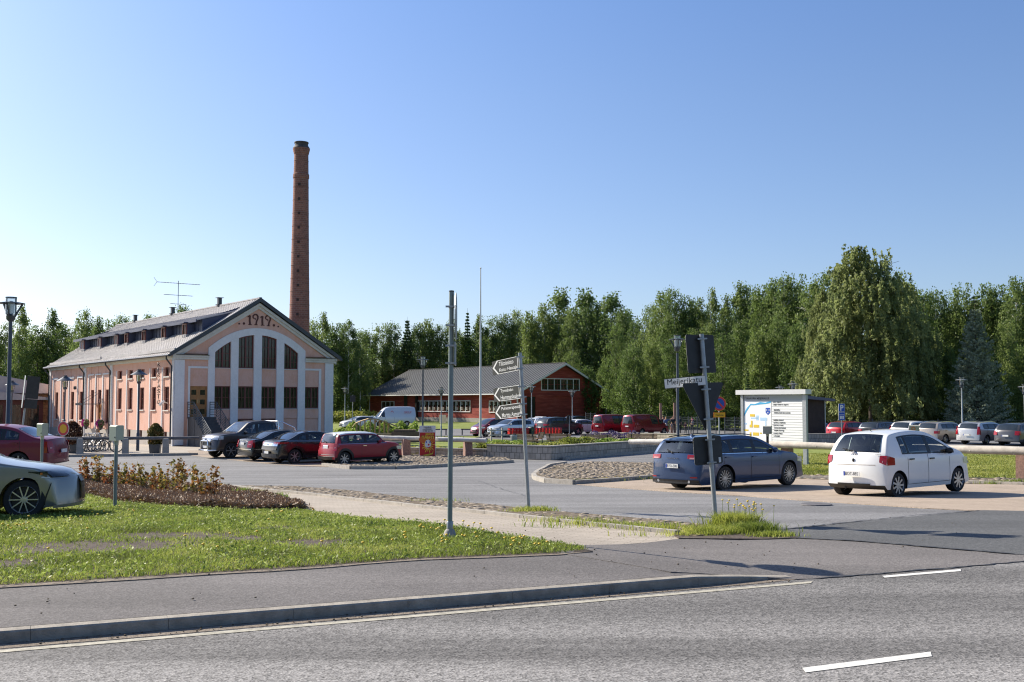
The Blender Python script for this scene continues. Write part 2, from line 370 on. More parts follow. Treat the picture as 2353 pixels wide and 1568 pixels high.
# kerb stones along the footway
mb=MB(); u=-30.
while u<7.1:
    L=1.0; a,b=u+.0015,min(u+L-.0015,7.18); top=lambda q:-1.708 if q<6.1 else -1.708-.085*((q-6.1)/1.08)
    prof=lambda q:[(8.965,-1.86),(8.965,top(q)-.012),(8.977,top(q)),(9.088,top(q)+.002),(9.088,-1.86)]
    for (s0,s1) in ([(a,b)] if b<6.1 else [(a,(a+b)/2),((a+b)/2,b)]):
        P0=[(*xy(s0,v+(0 if s0<6.1 else .02*(s0-6.1))),z) for v,z in prof(s0)]; P1=[(*xy(s1,v+(0 if s1<6.1 else .02*(s1-6.1))),z) for v,z in prof(s1)]
        mb.add(P0+P1,[(0,1,2,3,4),(9,8,7,6,5)]+[(i,i+5,(i+1)%5+5,(i+1)%5) for i in range(5)])
    u+=L
mb.build("kerb",M_CURB)["kind"]='structure'
# footway and driveway
sheet("footway",uvq([(-30,9.095),(5.9,9.095),(7.15,8.99),(7.15,11.5),(5.5,13.2),(-30,13.2)]),M_WALK,0,.5,px=False)
gr=lambda a:[tuple(G(*p)[:2]) for p in a]
drv=gr([(1330,1254),(1560,1239),(1700,1243),(1815,1240),(1830,1236),(1964,1243),(2125,1256.7),(2353,1275.5),(2600,1298)])
sheet("driveway",[xy(5.3,11.9),xy(5.9,9.3),xy(7.1,8.9),xy(7.3,8.84)]+[xy(u,8.82) for u in (10,14,20)]+drv[::-1],M_DRIVE,.006,.5,px=False)
sheet("asphalt_patch",[(1700,1228),(1785,1220.5),(1951,1202.5),(2259,1174.4),(2360,1176),(2750,1190),(2750,1330),(2353,1277.5),(2125,1258.7),(1964,1245),(1830,1238.6),(1760,1241)],M_DARK,.014,.7)
sheet("forecourt",uvq([(7.6,8.95),(45,8.95),(48,26),(14,24),(9,14)]),M_SIDE,-.035,1.,px=False)
# side street and lots
sheet("side_street",[(-500,1140),(150,1100),(480,1128),(560,1122),(700,1133),(977,1154),(1233,1181),(1413,1196),(1551,1208),(1700,1232),(1785,1221),(1951,1203.5),(2259,1175.4),(2600,1190),(2600,1160),(1830,1120),(1700,1080),(1700,1030),(1502,1030),(1290,1050),(1000,1050),(700,1055),(450,1040),(-500,1046)],M_SIDE,-.012,1.)
sheet("path",[(470,1119),(560,1119.5),(606,1128),(732,1140),(977,1168),(1200,1191.6),(1387,1212),(1551,1228.8),(1568,1238.5),(1331,1253.7),(1233,1243),(977,1206),(822,1196),(700,1180),(600,1168),(470,1142)],M_PATH,.004,.6)
sheet("parking_bays",[(430,1036),(440,1047),(560,1060),(680,1071),(750,1073),(930,1062),(1000,1040),(700,1030)],M_BRICKP,.004,1.)
sheet("brick_parking",[(1290,1099),(1320,1113),(1551,1130.8),(1710,1139.5),(1830.5,1149),(1975,1158),(2125,1168),(2259,1174.5),(2353,1178),(2800,1195),(2800,1125),(2353,1113),(2000,1108),(1840,1100),(1500,1094)],M_BRICKP,.004,1.)
_,pa_l=sheet("lawn",[(1800,1043),(2205,1045.9),(2400,1050),(2800,1062),(2800,1106),(2353,1099),(2222,1098),(1840,1092),(1780,1080)],M_LAWN,.006,1.5)
_,pa_is3=sheet("cobbled_verge",[(1815,1090),(1900,1093),(2222,1099),(2400,1101),(2800,1108),(2800,1126),(2353,1114),(2200,1112),(1840,1101),(1790,1097)],M_COBG,.012,.8,rough=.03)
sheet("paved_yard",[(-300,1002),(-300,1048),(160,1045),(300,1044.5),(455,1041.5),(700,1030),(700,1005),(420,1012),(380,1010)],M_PLAZA,.002,2.)
sheet("far_lot",[(1100,1006),(1240,1012),(1366,1011),(1700,1020),(1860,1023),(2500,1034),(2500,986),(1860,986),(1500,984),(1100,992)],M_LOT,.002,3.)
sheet("barn_lane",[(700,990),(700,1004),(1130,1001),(1130,992),(1400,987),(1400,983.5),(1000,986),(800,987)],M_LOT,.004,3.)
_,pa_is1=sheet("cobbled_island",[(747,1069.5),(806.6,1076.8),(909,1076.5),(1011.8,1072),(1149,1063.8),(1176,1062.5),(1165,1056),(1091,1051.5),(1000,1049),(924,1050),(806,1060.5)],M_COBG,.1,.8,rough=.02)
_,pa_is2=sheet("cobbled_island",[(1233,1095.5),(1236,1100),(1258,1106),(1320,1109.5),(1400,1105),(1514,1097),(1640,1088),(1800,1092),(1810,1084),(1640,1074),(1510,1070),(1443,1067.8),(1355,1066),(1279,1074),(1248,1086)],M_COBG,.1,.8,rough=.02)
_,pa_st=sheet("cobbled_strip",[(547,1118),(679,1119.5),(811,1130),(977,1149),(1131,1162.7),(1233,1175.5),(1413,1189.6),(1551,1202),(1640,1212),(1700,1225),(1600,1236),(1551,1227),(1387,1210),(1200,1190),(977,1166.5),(732,1138.5),(606,1126.5)],M_COBG,.03,.5,rough=.03)
def kerbline(name,pts,wd,h,mat,closed=False,seg=.9,below=.1):
    P=[Vector(p[:2]) for p in [G(*q) for q in pts]]; mb=MB(); 
    for i in range(len(P)-1):
        a,b=P[i],P[i+1]; n=max(1,round((b-a).length/seg))
        for k in range(n):
            p=a.lerp(b,k/n); q=a.lerp(b,(k+1)/n); d=(q-p).normalized()*.008; p=p+d; q=q-d
            h2=h+random.uniform(-.006,.006)
            mb.bar((*p,ground(*p)+h2/2-below/2),(*q,ground(*q)+h2/2-below/2),wd,h2+below)
    o=mb.build(name,mat); o["kind"]='structure'; return o
kerbline("island_kerb",[(742,1070.8),(806.6,1078),(909,1077.9),(1011.8,1073),(1149,1064.8),(1178,1063)],.14,.12,M_KERB2)
kerbline("island_kerb",[(1300,1066.5),(1262,1073),(1235,1088),(1226,1096),(1230,1102),(1256,1109),(1320,1113),(1400,1107.5),(1514,1098.8),(1640,1092),(1790,1098)],.14,.12,M_KERB2)
kerbline("path_kerb",[(535,1119),(606,1128),(732,1140),(977,1168),(1200,1191),(1387,1211.5),(1558,1229)],.1,.06,M_KERB2,seg=1.)
kerbline("yard_kerb",[(60,1049.5),(160,1050),(300,1048.5),(455,1046)],.18,.12,M_KERB2,seg=1.)
kerbline("street_kerb",[(1297,1056.5),(1320,1053),(1400,1047),(1502,1041)],.2,.12,M_KERB2,seg=1.)
kerbline("verge_kerb",[(1800,1098),(2000,1105),(2222,1110.5),(2353,1115),(2800,1127)],.12,.08,M_KERB2)
mb=MB(); p=G(1876,1160); mb.lathe([(1e-4,.0),(.3,.0),(.31,-.02)],20,(p.x,p.y,p.z+.02)); mb.build("manhole_cover",M_WOODD)["kind"]='structure'
# cobbles as flattened stones
def cobbles(name,pa,dens,size,base,mat=M_STONE):
    P=scatter(pa,dens); n=len(P); z=gz(P)+base
    th=np.linspace(0,2*PI,7)[:-1]; s=size*RNG.uniform(.55,1.25,n); asp=RNG.uniform(.6,1,n); ro=RNG.uniform(0,PI,n); h=s*RNG.uniform(.12,.3,n)
    rings=[]
    for rr,hh in ((1.,0.),(.82,.75),(.3,1.)):
        x=np.cos(th)[None]*rr*s[:,None]; y=np.sin(th)[None]*rr*(s*asp)[:,None]
        X=P[:,0,None]+x*np.cos(ro)[:,None]-y*np.sin(ro)[:,None]; Y=P[:,1,None]+x*np.sin(ro)[:,None]+y*np.cos(ro)[:,None]
        rings.append(np.stack([X,Y,z[:,None]+hh*h[:,None]+0*X],-1))
    q=[]
    for a,b in ((0,1),(1,2)):
        for k in range(6):
            k2=(k+1)%6; q.append(np.stack([rings[a][:,k],rings[a][:,k2],rings[b][:,k2],rings[b][:,k]],1))
    for a,b,c,d in ((0,1,2,3),(0,3,4,5)): q.append(np.stack([rings[2][:,a],rings[2][:,b],rings[2][:,c],rings[2][:,d]],1))
    V=np.concatenate(q,0).reshape(-1,3); o=fastmesh(name,V,4,mat); bm=bmesh.new(); bm.from_mesh(o.data); bmesh.ops.remove_doubles(bm,verts=bm.verts,dist=.0005); bm.to_mesh(o.data); bm.free()
    o.data.polygons.foreach_set("use_smooth",[True]*len(o.data.polygons)); o["kind"]='stuff'; return o
cobbles("cobblestones",pa_is1,19,.095,.103); cobbles("cobblestones",pa_is2,17,.095,.103); cobbles("cobblestones",pa_is3,10,.1,.012)
cobbles("cobblestones",pa_st,24,.08,.025)
# ---------------------------------------------------------------- pink library building
def stucco(name,col,stain,rough=.9):
    m,t,b=newmat(name); v=coords(t); b.inputs["Roughness"].default_value=rough; b.inputs["Specular IOR Level"].default_value=.2
    c=ramp(t,noise(t,v,1.6,6,.7,(1,1,.45)),[(.36,stain),(.52,col),(.7,sc(col,1.08))])
    t.links.new(mixc(t,.5,c,ramp(t,noise(t,v,9,4,.7),[(.3,sc(col,.86)),(.7,sc(col,1.1))])),b.inputs["Base Color"])
    bump(t,b,noise(t,v,60,3),.25,.008); MATS[name]=m; return m
M_PINK=stucco("pink stucco",(.68,.42,.335),(.64,.32,.2)); M_WST=stucco("white stucco",(.72,.71,.72),(.66,.65,.64))
M_CREAM=stucco("cream cornice",(.62,.6,.56),(.5,.48,.44)); M_PLINTH=stucco("grey plinth",(.44,.4,.36),(.36,.32,.27))
M_WFRAME=pm("dark red window frame",(.13,.03,.025),.5,0,.15,5)
def curtain(name):
    m,t,b=newmat(name); v=coords(t); b.inputs["Roughness"].default_value=.08; b.inputs["Specular IOR Level"].default_value=.45
    n=noise(t,v,2.2,5,.7,(6,6,1)); t.links.new(ramp(t,n,[(.35,(.01,.01,.008)),(.55,(.035,.036,.024)),(.72,(.1,.1,.065))]),b.inputs["Base Color"]); MATS[name]=m; return m
M_WGLASS=curtain("window glass with curtain")
def roofmat(name,col,rough=.45,metal=.5):
    m,t,b=newmat(name); v=coords(t); b.inputs["Roughness"].default_value=rough; b.inputs["Metallic"].default_value=metal
    c=ramp(t,noise(t,v,.8,5,.65),[(.3,sc(col,.82)),(.7,sc(col,1.15))]); t.links.new(c,b.inputs["Base Color"]); MATS[name]=m; return m
M_ROOF=roofmat("grey seamed roof",(.44,.415,.41),.5,.1); M_DORM=roofmat("dark blue sheet metal",(.06,.07,.12),.5,.2); M_GUT=pm("dark gutter metal",(.045,.05,.06),.4,.3,.1,5)
M_DOORW=pm("varnished door wood",(.34,.15,.04),.45,0,.2,4,.1,20)
BC=Vector(G(398,1026)); BW,BL,EZ,RZ,XM=11.3,31.1,5.85,9.68,5.65
B=thing("library_building","long pink stucco building with white arched gable marked 1919 and grey metal roof","building",BC,R(37))
gab=lambda x:5.62+(9.28-5.62)*(1-abs(x-XM)/5.75)
aout=lambda x:(7.80-4.96)+math.sqrt(max(0,4.96**2-(x-5.665)**2)); ain=lambda x:(7.34-4.3)+math.sqrt(max(0,4.3**2-(x-5.665)**2))
aout=lambda x:7.80-1.43*((x-5.665)/3.46)**2*(.93+.07*((x-5.665)/3.46)**2); ain=lambda x:7.34-1.2*((x-5.665)/2.97)**2*(.94+.06*((x-5.665)/2.97)**2)
lin=lambda a,b,n:[a+(b-a)*i/n for i in range(n+1)]
mb=MB()   # backing solid
mb.prism([(.2,-.3),(BW,-.3),(BW,5.6),(XM,9.25),(.2,5.6)],.16,BL)
mb.build("wall_core",M_PINK,B)
pk=MB()
pk.strip(lin(.02,2.2,8),lambda x:5.97,gab,0,.158); pk.strip(lin(2.2,9.13,40),aout,gab,0,.158); pk.strip(lin(9.13,BW-.02,8),lambda x:5.97,gab,0,.158)
pk.box(.63,.885,0,.158,0,5.6); pk.box(.885,2.2,0,.158,5.15,5.6); pk.box(1.02,2.2,.03,.158,3.86,5.02)
BAYS=[(2.65,3.75),(4.27,5.36),(5.92,7.0),(7.55,8.6)]
for i,(a,b) in enumerate(BAYS+[(9.13,10.2)]):
    pk.box(a,b,.02,.158,3.88,5.04 if i<4 else 5.02); pk.box(a,b,.0,.158,1.72,2.38)
    pk.box(a,b,.06,.158,-.1,1.705 if i not in (1,2) else 1.1)
pk.box(9.13,10.38,0,.158,5.15,5.6); pk.box(10.38,10.66,0,.158,0,5.6); pk.box(1.02,2.2,.03,.158,-.1,1.86)
# side wall tiles (front x=0): bays are openings
SB=[(.95,1.95),(3.45,4.4),(5.9,6.9),(8.4,9.4),(10.85,11.83)]; MBAY=[(14.0,14.85),(15.9,16.75),(17.8,18.65)]; FB=[(20.9,21.8),(23.4,24.36),(25.9,26.83),(28.36,29.3)]
yy=.36
for a,b in SB: pk.box(0,.198,yy,a,.9,5.6); pk.box(.0,.198,a,b,5.1,5.6); pk.box(.03,.198,a,b,3.83,4.5); pk.box(.03,.198,a,b,.9,2.3); yy=b
pk.box(0,.198,yy,13.0,.9,5.6); yy=13.63
for a,b in MBAY: pk.box(0,.198,yy,a,.8,5.6); pk.box(.02,.198,a,b,3.78,5.6); (pk.box(.03,.198,a,b,.8,1.25) if a!=15.9 else None); yy=b
pk.box(0,.198,yy,19.9,.8,5.6); yy=20.5
for a,b in FB: pk.box(0,.198,yy,a,.7,5.6); pk.box(.02,.198,a,b,3.68,5.6); pk.box(.03,.198,a,b,.7,1.42); yy=b
pk.box(0,.198,yy,30.7,.7,5.6)
pk.build("wall",M_PINK,B)
wt=MB()
wt.box(-.06,.63,-.07,.158,.06,5.56);                    # corner pilasters
wt.box(-.05,-.002,-.07,.36,0,5.56); 
wt.box(.885,1.02,-.03,.158,0,5.15); wt.box(1.02,2.2,-.03,.158,5.02,5.15)
wt.box(9.13,10.38,-.03,.158,5.02,5.15); wt.box(10.2,10.38,-.03,.158,-.1,5.02)
for a,b in ((2.2,2.65),(8.6,9.13)): wt.box(a,b,-.07,.158,-.1,6.0); wt.strip(lin(a,b,4),lambda x:6.0,aout,-.07,.158)
for a,b in ((3.75,4.27),(5.36,5.92),(7.0,7.55)): wt.box(a,b,-.07,.158,-.1,6.0); wt.strip(lin(a,b,4),lambda x:6.0,aout,-.07,.158)
for a,b in BAYS: wt.strip(lin(a,b,8),ain,aout,-.07,.158)
for a,b in SB: f_=MB(); f_.box(-.05,.0,b+.2,b+.34,.9,5.1); f_.build("window_surround",M_WST,B)
for a,b in MBAY: f_=MB(); f_.box(-.06,.0,b+.45,b+.6,.8,5.0); f_.box(-.06,.0,a-.02,b+.45,4.9,5.0); f_.build("window_surround",M_WST,B)
for a,b in FB: f_=MB(); f_.box(-.06,.0,b+.45,b+.6,.7,4.92); f_.box(-.06,.0,a-.02,b+.45,4.78,4.92); f_.build("window_surround",M_WST,B)
for bx_ in ((-.07,.198,13.0,13.63,.1,5.56),(-.07,.198,19.9,20.5,.1,5.56),(-.07,.198,30.7,31.1,.1,5.56)): f_=MB(); f_.box(*bx_); f_.build("pilaster",M_WST,B)
f_=MB(); f_.box(10.66,BW,-.07,.158,-.1,5.56); f_.build("pilaster",M_WST,B)
wt.build("white_trim",M_WST,B)
cr=MB()
cr.box(-.16,2.2,-.14,-.0,5.58,5.72); cr.box(9.13,BW+.16,-.14,0,5.58,5.72); cr.box(-.2,2.2,-.2,0,5.722,5.86); cr.box(9.13,BW+.2,-.2,0,5.722,5.86)
cr.box(-.14,.0,0,BL,5.57,5.7); cr.box(-.22,.0,0,BL,5.702,5.85); cr.box(BW,BW+.15,0,BL,5.57,5.85)
for s in (-1,1):   # raking cornice
    f=lambda x:5.74+(9.42-5.74)*(1-abs(x-XM)/5.9)
    xs_=lin(XM-5.85,XM,6) if s<0 else lin(XM,XM+5.85,6)
    cr.strip(xs_,lambda x:f(x)-.30,lambda x:f(x)-.10,-.13,.0); cr.strip(xs_,lambda x:f(x)-.098,lambda x:f(x)+.08,-.24,.0)
for a,b in SB:
    cr.box(-.06,.0,a-.06,b+.03,4.42,4.5); cr.box(-.06,.0,a-.06,b+.03,2.23,2.3)
for a,b in FB: cr.box(-.06,.0,a-.06,b+.03,1.35,1.42)
for i,(a,b) in enumerate(BAYS+[(9.13,10.2)]):
    cr.box(a,b,-.04,.1,2.34,2.378)
    if i<4: cr.box(a,b,-.04,.1,5.04,5.08)
cr.build("cornice",M_CREAM,B)
pl=MB(); yy=.36; 
for a,b in SB: pl.box(-.06,.19,yy,a+.1,-.3,.895); pl.box(-.06,.19,a+.1,b-.1,-.3,.25); yy=b-.1
pl.box(-.06,.19,yy,13.0,-.3,.895); pl.box(-.06,.19,13.63,15.8,-.3,.795); pl.box(-.06,.19,16.85,19.9,-.3,.795); pl.box(-.06,.19,20.5,30.7,-.3,.695); pl.box(-.3,.19,15.8,16.85,-.3,.5)
pl.build("plinth",M_PLINTH,B)
# roof: slabs with standing seams
rf=MB(); th=math.atan2(RZ-5.85,XM+.2)
def slope(sgn,y0,y1,x0=-.42,x1=XM,zt=.0):
    k=(RZ-5.85)/(XM+.2); z=lambda x:5.85+(x+.2)*k+zt
    X=(lambda x:x) if sgn<0 else (lambda x:2*XM-x)
    poly=[(X(x0),z(x0)+.06),(X(x1),z(x1)+.06),(X(x1),z(x1)+.14),(X(x0),z(x0)+.14)]; rf.prism(poly,y0,y1)
    return X,z
for s in (-1,1):
    X,z=slope(s,-.35,31.4)
    y=-.3
    while y<31.4:
        rf.bar((X(-.42),y,z(-.42)+.155),(X(XM),y,z(XM)+.155),.04,.045); y+=.45
rf.bar((XM,-.35,RZ+.16),(XM,31.4,RZ+.16),.2,.08); rf.build("roof",M_ROOF,B)
vg=MB()   # dark verge boards and gutters
for s in (-1,1):
    f=lambda x:5.93+(9.72-5.93)*(1-abs(x-XM)/6.0)
    vg.strip(lin(XM-6.1,XM,4) if s<0 else lin(XM,XM+6.1,4),lambda x:f(x)-.14,lambda x:f(x)+.14,-.39,-.25)
vg.tube([(-.5,-.35,5.82),(-.5,31.4,5.82)],.075,8); vg.tube([(BW+.5,-.35,5.82),(BW+.5,31.4,5.82)],.075,8)
vg.box(.0,2.2,-.28,0,5.862,5.90); vg.box(9.13,BW+.1,-.28,0,5.862,5.90)
vg.build("gutter",M_GUT,B)
sr=MB(); 
for y0,y1,x in ((-.3,7,-.1),(7,16,.02),(16,31,-.05)): sr.bar((x,y0,6.2),(x,y1,6.16),.1,.18)
sr.build("snow_rail",M_ROOF,B)
for y in (.2,13.3,20.2,30.9):
    m_=MB(); m_.tube([(-.5,y-.05,5.78),(-.5,y-.05,5.6),(-.14,y,5.15),(-.14,y,.15)],.055,8); m_.build("downpipe",M_GUT,B,True)
# dormer band with windows
dm=MB(); k=(RZ-5.85)/(XM+.2); rz=lambda x:5.99+(x+.2)*k; dz=lambda x:8.22+(x-1.75)*.27
xe=4.9
v=[(2.15,1.2,rz(2.15)),(2.15,30.2,rz(2.15)),(2.15,30.2,dz(2.15)),(2.15,3.4,dz(2.15)),(xe,1.6,rz(xe)),(xe,30.2,rz(xe))]
dm.add([(2.15,1.0,rz(2.15)-.05),(2.15,30.2,rz(2.15)-.05),(2.15,30.2,dz(2.15)),(2.15,1.0,dz(2.15))],[(0,1,2,3)])
dm.add([(2.15,1.0,rz(2.15)-.05),(2.15,1.0,dz(2.15)),(xe,1.0,rz(xe))],[(0,1,2)]); dm.add([(2.15,30.2,rz(2.15)-.05),(2.15,30.2,dz(2.15)),(xe,30.2,rz(xe))],[(0,1,2)])
y=1.6
while y<30: dm.bar((2.13,y,rz(2.13)),(2.13,y,dz(2.13)-.05),.03,.03,(0,1,0)); y+=.6
dm.build("dormer_wall",M_DORM,B)
dr=MB(); dr.prism([(1.72,dz(1.72)),(xe+.1,dz(xe+.1)),(xe+.1,dz(xe+.1)+.1),(1.72,dz(1.72)+.08)],.9,30.4)
y=1.2
while y<30.3: dr.bar((1.72,y,dz(1.72)+.1),(xe,y,dz(xe)+.1),.035,.035); y+=.55
dr.build("dormer_roof",M_ROOF,B); de=MB(); de.box(1.66,1.718,.88,30.42,dz(1.72)-.1,dz(1.72)+.1); de.build("dormer_eave",M_DORM,B)
for i,y in enumerate((2.8,6.95,11.2,15.3,17.8,22.3,27.1)):
    f_=MB(); a,b=y-.38,y+.38; f_.box(1.55,2.14,a,b,7.0,7.36); 
    for q in (a+.2,b-.26): f_.bar((1.54,q+.04,7.05),(1.54,q+.04,7.34),.03,.03,(0,1,0))
    o=f_.build("dormer_window",M_ROOF,B)
    f_=MB(); f_.box(1.58,1.66,a,a+.07,7.362,8.1); f_.box(1.58,1.66,b-.07,b,7.362,8.1); f_.box(1.58,1.66,a+.072,b-.072,8.02,8.1); f_.box(1.6,1.66,y-.02,y+.02,7.362,8.018); f_.build("frame",M_WFRAME,o)
    f_=MB(); f_.box(1.661,2.14,a+.01,b-.01,7.362,8.1); f_.build("cheek",M_DORM,o)
    f_=MB(); f_.box(1.64,1.6605,a+.072,b-.072,7.362,8.018); f_.build("pane",M_LETW if i>3 else M_WGLASS,o)
    f_=MB(); f_.box(1.38,1.9,a-.12,b+.12,8.12,8.19); f_.build("canopy",M_DORM,o)
# windows
def window(par,x0,x1,z0,z1f,yf,mull=1,bars=1,axis='x',arched=False):
    top=z1f if callable(z1f) else (lambda x:z1f)
    m=MB(); e=.07; xs_=lin(x0,x1,8 if arched else 1)
    m.strip(lin(x0+e,x1-e,8 if arched else 1),lambda x:top(x)-e,top,yf-.03,yf+.03); m.box(x0,x0+e,yf-.03,yf+.03,z0,top(x0+e)); m.box(x1-e,x1,yf-.03,yf+.03,z0,top(x1-e)); m.box(x0+e,x1-e,yf-.03,yf+.03,z0,z0+e)
    for i in range(mull):
        c=x0+(x1-x0)*(i+1)/(mull+1); m.box(c-.045,c+.045,yf-.035,yf+.03,z0+e,top(c)-e*.5)
    if mull==1 and x1-x0>.95 and axis=='x':
        for c in (x0+(x1-x0)*.27,x0+(x1-x0)*.73): m.box(c-.012,c+.012,yf-.015,yf+.02,z0+e,top(c)-e*.8)
    for i in range(bars):
        zz=z0+((top((x0+x1)/2)-z0)*(i+1)/(bars+1)); m.box(x0+e,x1-e,yf-.02,yf+.025,zz-.014,zz+.014)
    g=MB(); g.strip(xs_,lambda x:z0,top,yf+.032,yf+.05)
    if axis=='y':
        for q in (m,g): q.v=[(p[1],p[0],p[2]) for p in q.v]
    o=m.build("window",M_WFRAME,par); g.build("pane",M_WGLASS,o); return o
for a,b in BAYS: window(B,a,b,5.08,lambda x:ain(x)-.004,.10,1,2,arched=True)
for a,b in BAYS+[(9.13,10.2)]: window(B,a,b,2.38,3.876,.10,1,1)
for a,b in BAYS[1:3]: window(B,a,b,1.1,1.7,.10,1,0)
for a,b in SB:
    window(B,a+.02,b-.02,2.3,3.826,.14,1,1,'y'); window(B,a+.02,b-.02,4.5,5.096,.14,1,0,'y'); window(B,a+.12,b-.12,.25,.89,.12,1,0,'y')
for a,b in (MBAY[0],MBAY[2]): window(B,a+.02,b-.02,1.25,3.776,.14,0,2,'y')
window(B,15.92,16.73,2.72,3.776,.14,0,1,'y')
for a,b in FB: window(B,a+.02,b-.02,1.42,3.676,.14,0,2,'y')
def door(par,x0,x1,z0,z1,yf,axis='x'):
    m=MB(); m.box(x0,x1,yf,yf+.05,z0,z1); c=(x0+x1)/2; m.box(c-.012,c+.012,yf-.012,yf,z0,z1)
    for (a,b) in ((x0,c-.012),(c+.012,x1)):
        m.box(a,a+.07,yf-.02,yf,z0,z1); m.box(b-.07,b,yf-.02,yf,z0,z1)
        for q in range(4): zz=z0+.04+(z1-z0-.12)*q/3; m.box(a+.07,b-.07,yf-.018,yf,zz,zz+.09)
    g=MB()
    for (a,b) in ((x0,c),(c,x1)):
        for q in range(3): zz=z0+.14+(z1-z0-.12)*q/3; g.box(a+.13,b-.13,yf-.012,yf-.001,zz+.04,zz+.36)
    hnd=MB(); hnd.box(c-.05,c-.03,yf-.07,yf-.03,z0+.9,z0+1.1); hnd.box(c+.03,c+.05,yf-.07,yf-.03,z0+.9,z0+1.1)
    if axis=='y':
        for q in (m,g,hnd): q.v=[(p[1],p[0],p[2]) for p in q.v]
    o=m.build("door",M_DOORW,par); g.build("pane",M_WGLASS,o); hnd.build("handle",M_CHROME,o)
door(B,1.03,2.19,1.87,3.855,.1); door(B,15.92,16.73,.5,2.7,.12,'y')
# entrance stairs with railings
st=MB(); ns=11
st.box(.9,2.3,-1.25,-.072,-.1,1.86)
for i in range(ns): st.box(.92,2.28,-1.25-.27*(i+1),-1.25-.27*i,-.1,1.86-.165*(i+1))
st.build("staircase",pm("dark stair stone",(.09,.088,.09),.8,0,.2,5),B)
for s in (.86,2.34):
    r_=MB(); y1=-1.25-.27*ns
    for k_ in range(6):
        h=.16*(k_+1)+.0
        r_.tube([(s,-.1,1.86+h),(s,-1.2,1.86+h),(s,y1,.05+h)],.018 if k_<5 else .03,6)
    for q in (-.12,-1.2,-1.9,-2.7,-3.5,y1): zz=1.86+min(0,(q+1.2)*.6); r_.tube([(s,q,zz-.1),(s,q,zz+.98)],.024,6)
    r_.build("railing",M_DKPOLE,B)
# gable numerals 1919 with dots
def ribbon(mb,pts,wd,y0=-.035,y1=.0):
    P=[Vector((a,b)) for a,b in pts]; n=len(P); L=[];Rr=[]
    for i,p in enumerate(P):
        d=(P[min(i+1,n-1)]-P[max(i-1,0)]).normalized(); q=Vector((-d.y,d.x)); w_=wd[i] if hasattr(wd,'__len__') else wd
        L.append(p+q*w_/2); Rr.append(p-q*w_/2)
    for i in range(n-1): mb.prism([L[i],L[i+1],Rr[i+1],Rr[i]],y0,y1)
nm=MB()
def one(x,z): ribbon(nm,[(x-.12,z+.52),(x+.02,z+.62)],.07); ribbon(nm,[(x+.03,z+.62),(x+.01,z+.3),(x+.04,z+.02)],.12); ribbon(nm,[(x-.08,z),(x+.17,z)],.05)
def nine(x,z):
    pts=[(x-.02,z+.33),(x+.04,z+.38),(x+.0,z+.44),(x-.09,z+.42),(x-.15,z+.5),(x-.14,z+.6),(x-.04,z+.69),(x+.1,z+.69),(x+.19,z+.58),(x+.19,z+.42),(x+.11,z+.25),(x+.07,z+.02)]
    ribbon(nm,pts,[.04,.05,.05,.06,.08,.09,.1,.11,.11,.1,.1,.1]); ribbon(nm,[(x-.05,z),(x+.18,z)],.05)
one(5.02,8.02); nine(5.42,8.03); one(5.92,8.02); nine(6.32,8.0)
for x,z,r_ in ((4.3,8.05,.06),(4.63,8.08,.085),(6.78,8.05,.085),(7.1,7.98,.06)): nm.prism([(x+r_*cos(a),z+r_*sin(a)) for a in lin(0,2*PI,12)[:-1]],-.03,.0)
nm.build("date_numerals",pm("dark red numerals",(.09,.03,.025),.7,0,0),B)
# vents, antenna, canopy, wall sign, lamp and camera
for y in (6.9,16.7,26.05):
    m_=MB(); m_.box(XM-.15,XM+.15,y-.15,y+.15,RZ-.1,RZ+.2); m_.box(XM-.22,XM+.22,y-.22,y+.22,RZ+.2,RZ+.26); m_.box(XM-.13,XM+.13,y-.13,y+.13,RZ+.262,RZ+.72); m_.box(XM-.24,XM+.24,y-.24,y+.24,RZ+.722,RZ+.75); m_.build("roof_vent",M_GUT,B)
an=MB(); ya=15.5; an.tube([(XM,ya,RZ),(XM,ya,12.45)],.025,6)
for z,hl,ne in ((12.25,1.75,15),(11.3,1.15,6),(10.6,.65,4)):
    an.tube([(XM-hl,ya,z),(XM+hl,ya,z)],.022,6)
    for k_ in range(ne): q=XM-hl+2*hl*k_/(ne-1); an.tube([(q,ya-.22,z),(q,ya+.22,z)],.01,4)
an.tube([(XM-1.95,ya,12.6),(XM-1.7,ya,12.25),(XM-1.95,ya,11.9)],.014,4)
tag(an.build("roof_antenna",M_DKPOLE,None,loc=BC,rot=(0,0,R(37))),"tall television antenna standing on the pink building's roof ridge","antenna")
cn=MB(); cn.box(-1.5,-.05,15.5,17.2,2.66,2.72); cn.box(-1.52,-1.5,15.5,17.2,2.6,2.76)
for y in (15.7,17.0): cn.tube([(-1.4,y,2.72),(-.02,y,3.65)],.014,5)
cn.build("door_canopy",M_GUT,B)
wl=MB(); wl.box(-.3,-.0,15.3,15.5,2.75,3.1); wl.build("wall_lantern",M_LENS,B)
sg=thing("vertical_wall_sign","vertical black lettering KIRJASTO on brackets near the pink building's corner","sign",BC+Matrix.Rotation(R(37),3,'Z')@Vector((0,1.2,0)),R(37))
for i,ch in enumerate("KIRJASTO"):
    z=5.12-i*.345
    me=textmesh(ch,.2 if ch not in 'IJ' else (.05 if ch=='I' else .13),.27,.04,.0); me.materials.append(M_INK); link("letter",me,sg,(-.7,0,z),(0,0,0))
bk=MB()
for z in (4.95,4.25,3.6,2.75): bk.tube([(0,.03,z),(-.7,.03,z)],.012,5)
bk.tube([(-.6,.05,5.4),(-.6,.05,2.7)],.01,5); bk.build("bracket",M_GUT,sg)
cm=MB(); cm.tube([(-.05,1.0,2.75),(-.35,1.0,2.85)],.03,6); cm.tube([(-.3,.98,2.88),(-.62,.9,2.62)],[.09,.1],8)
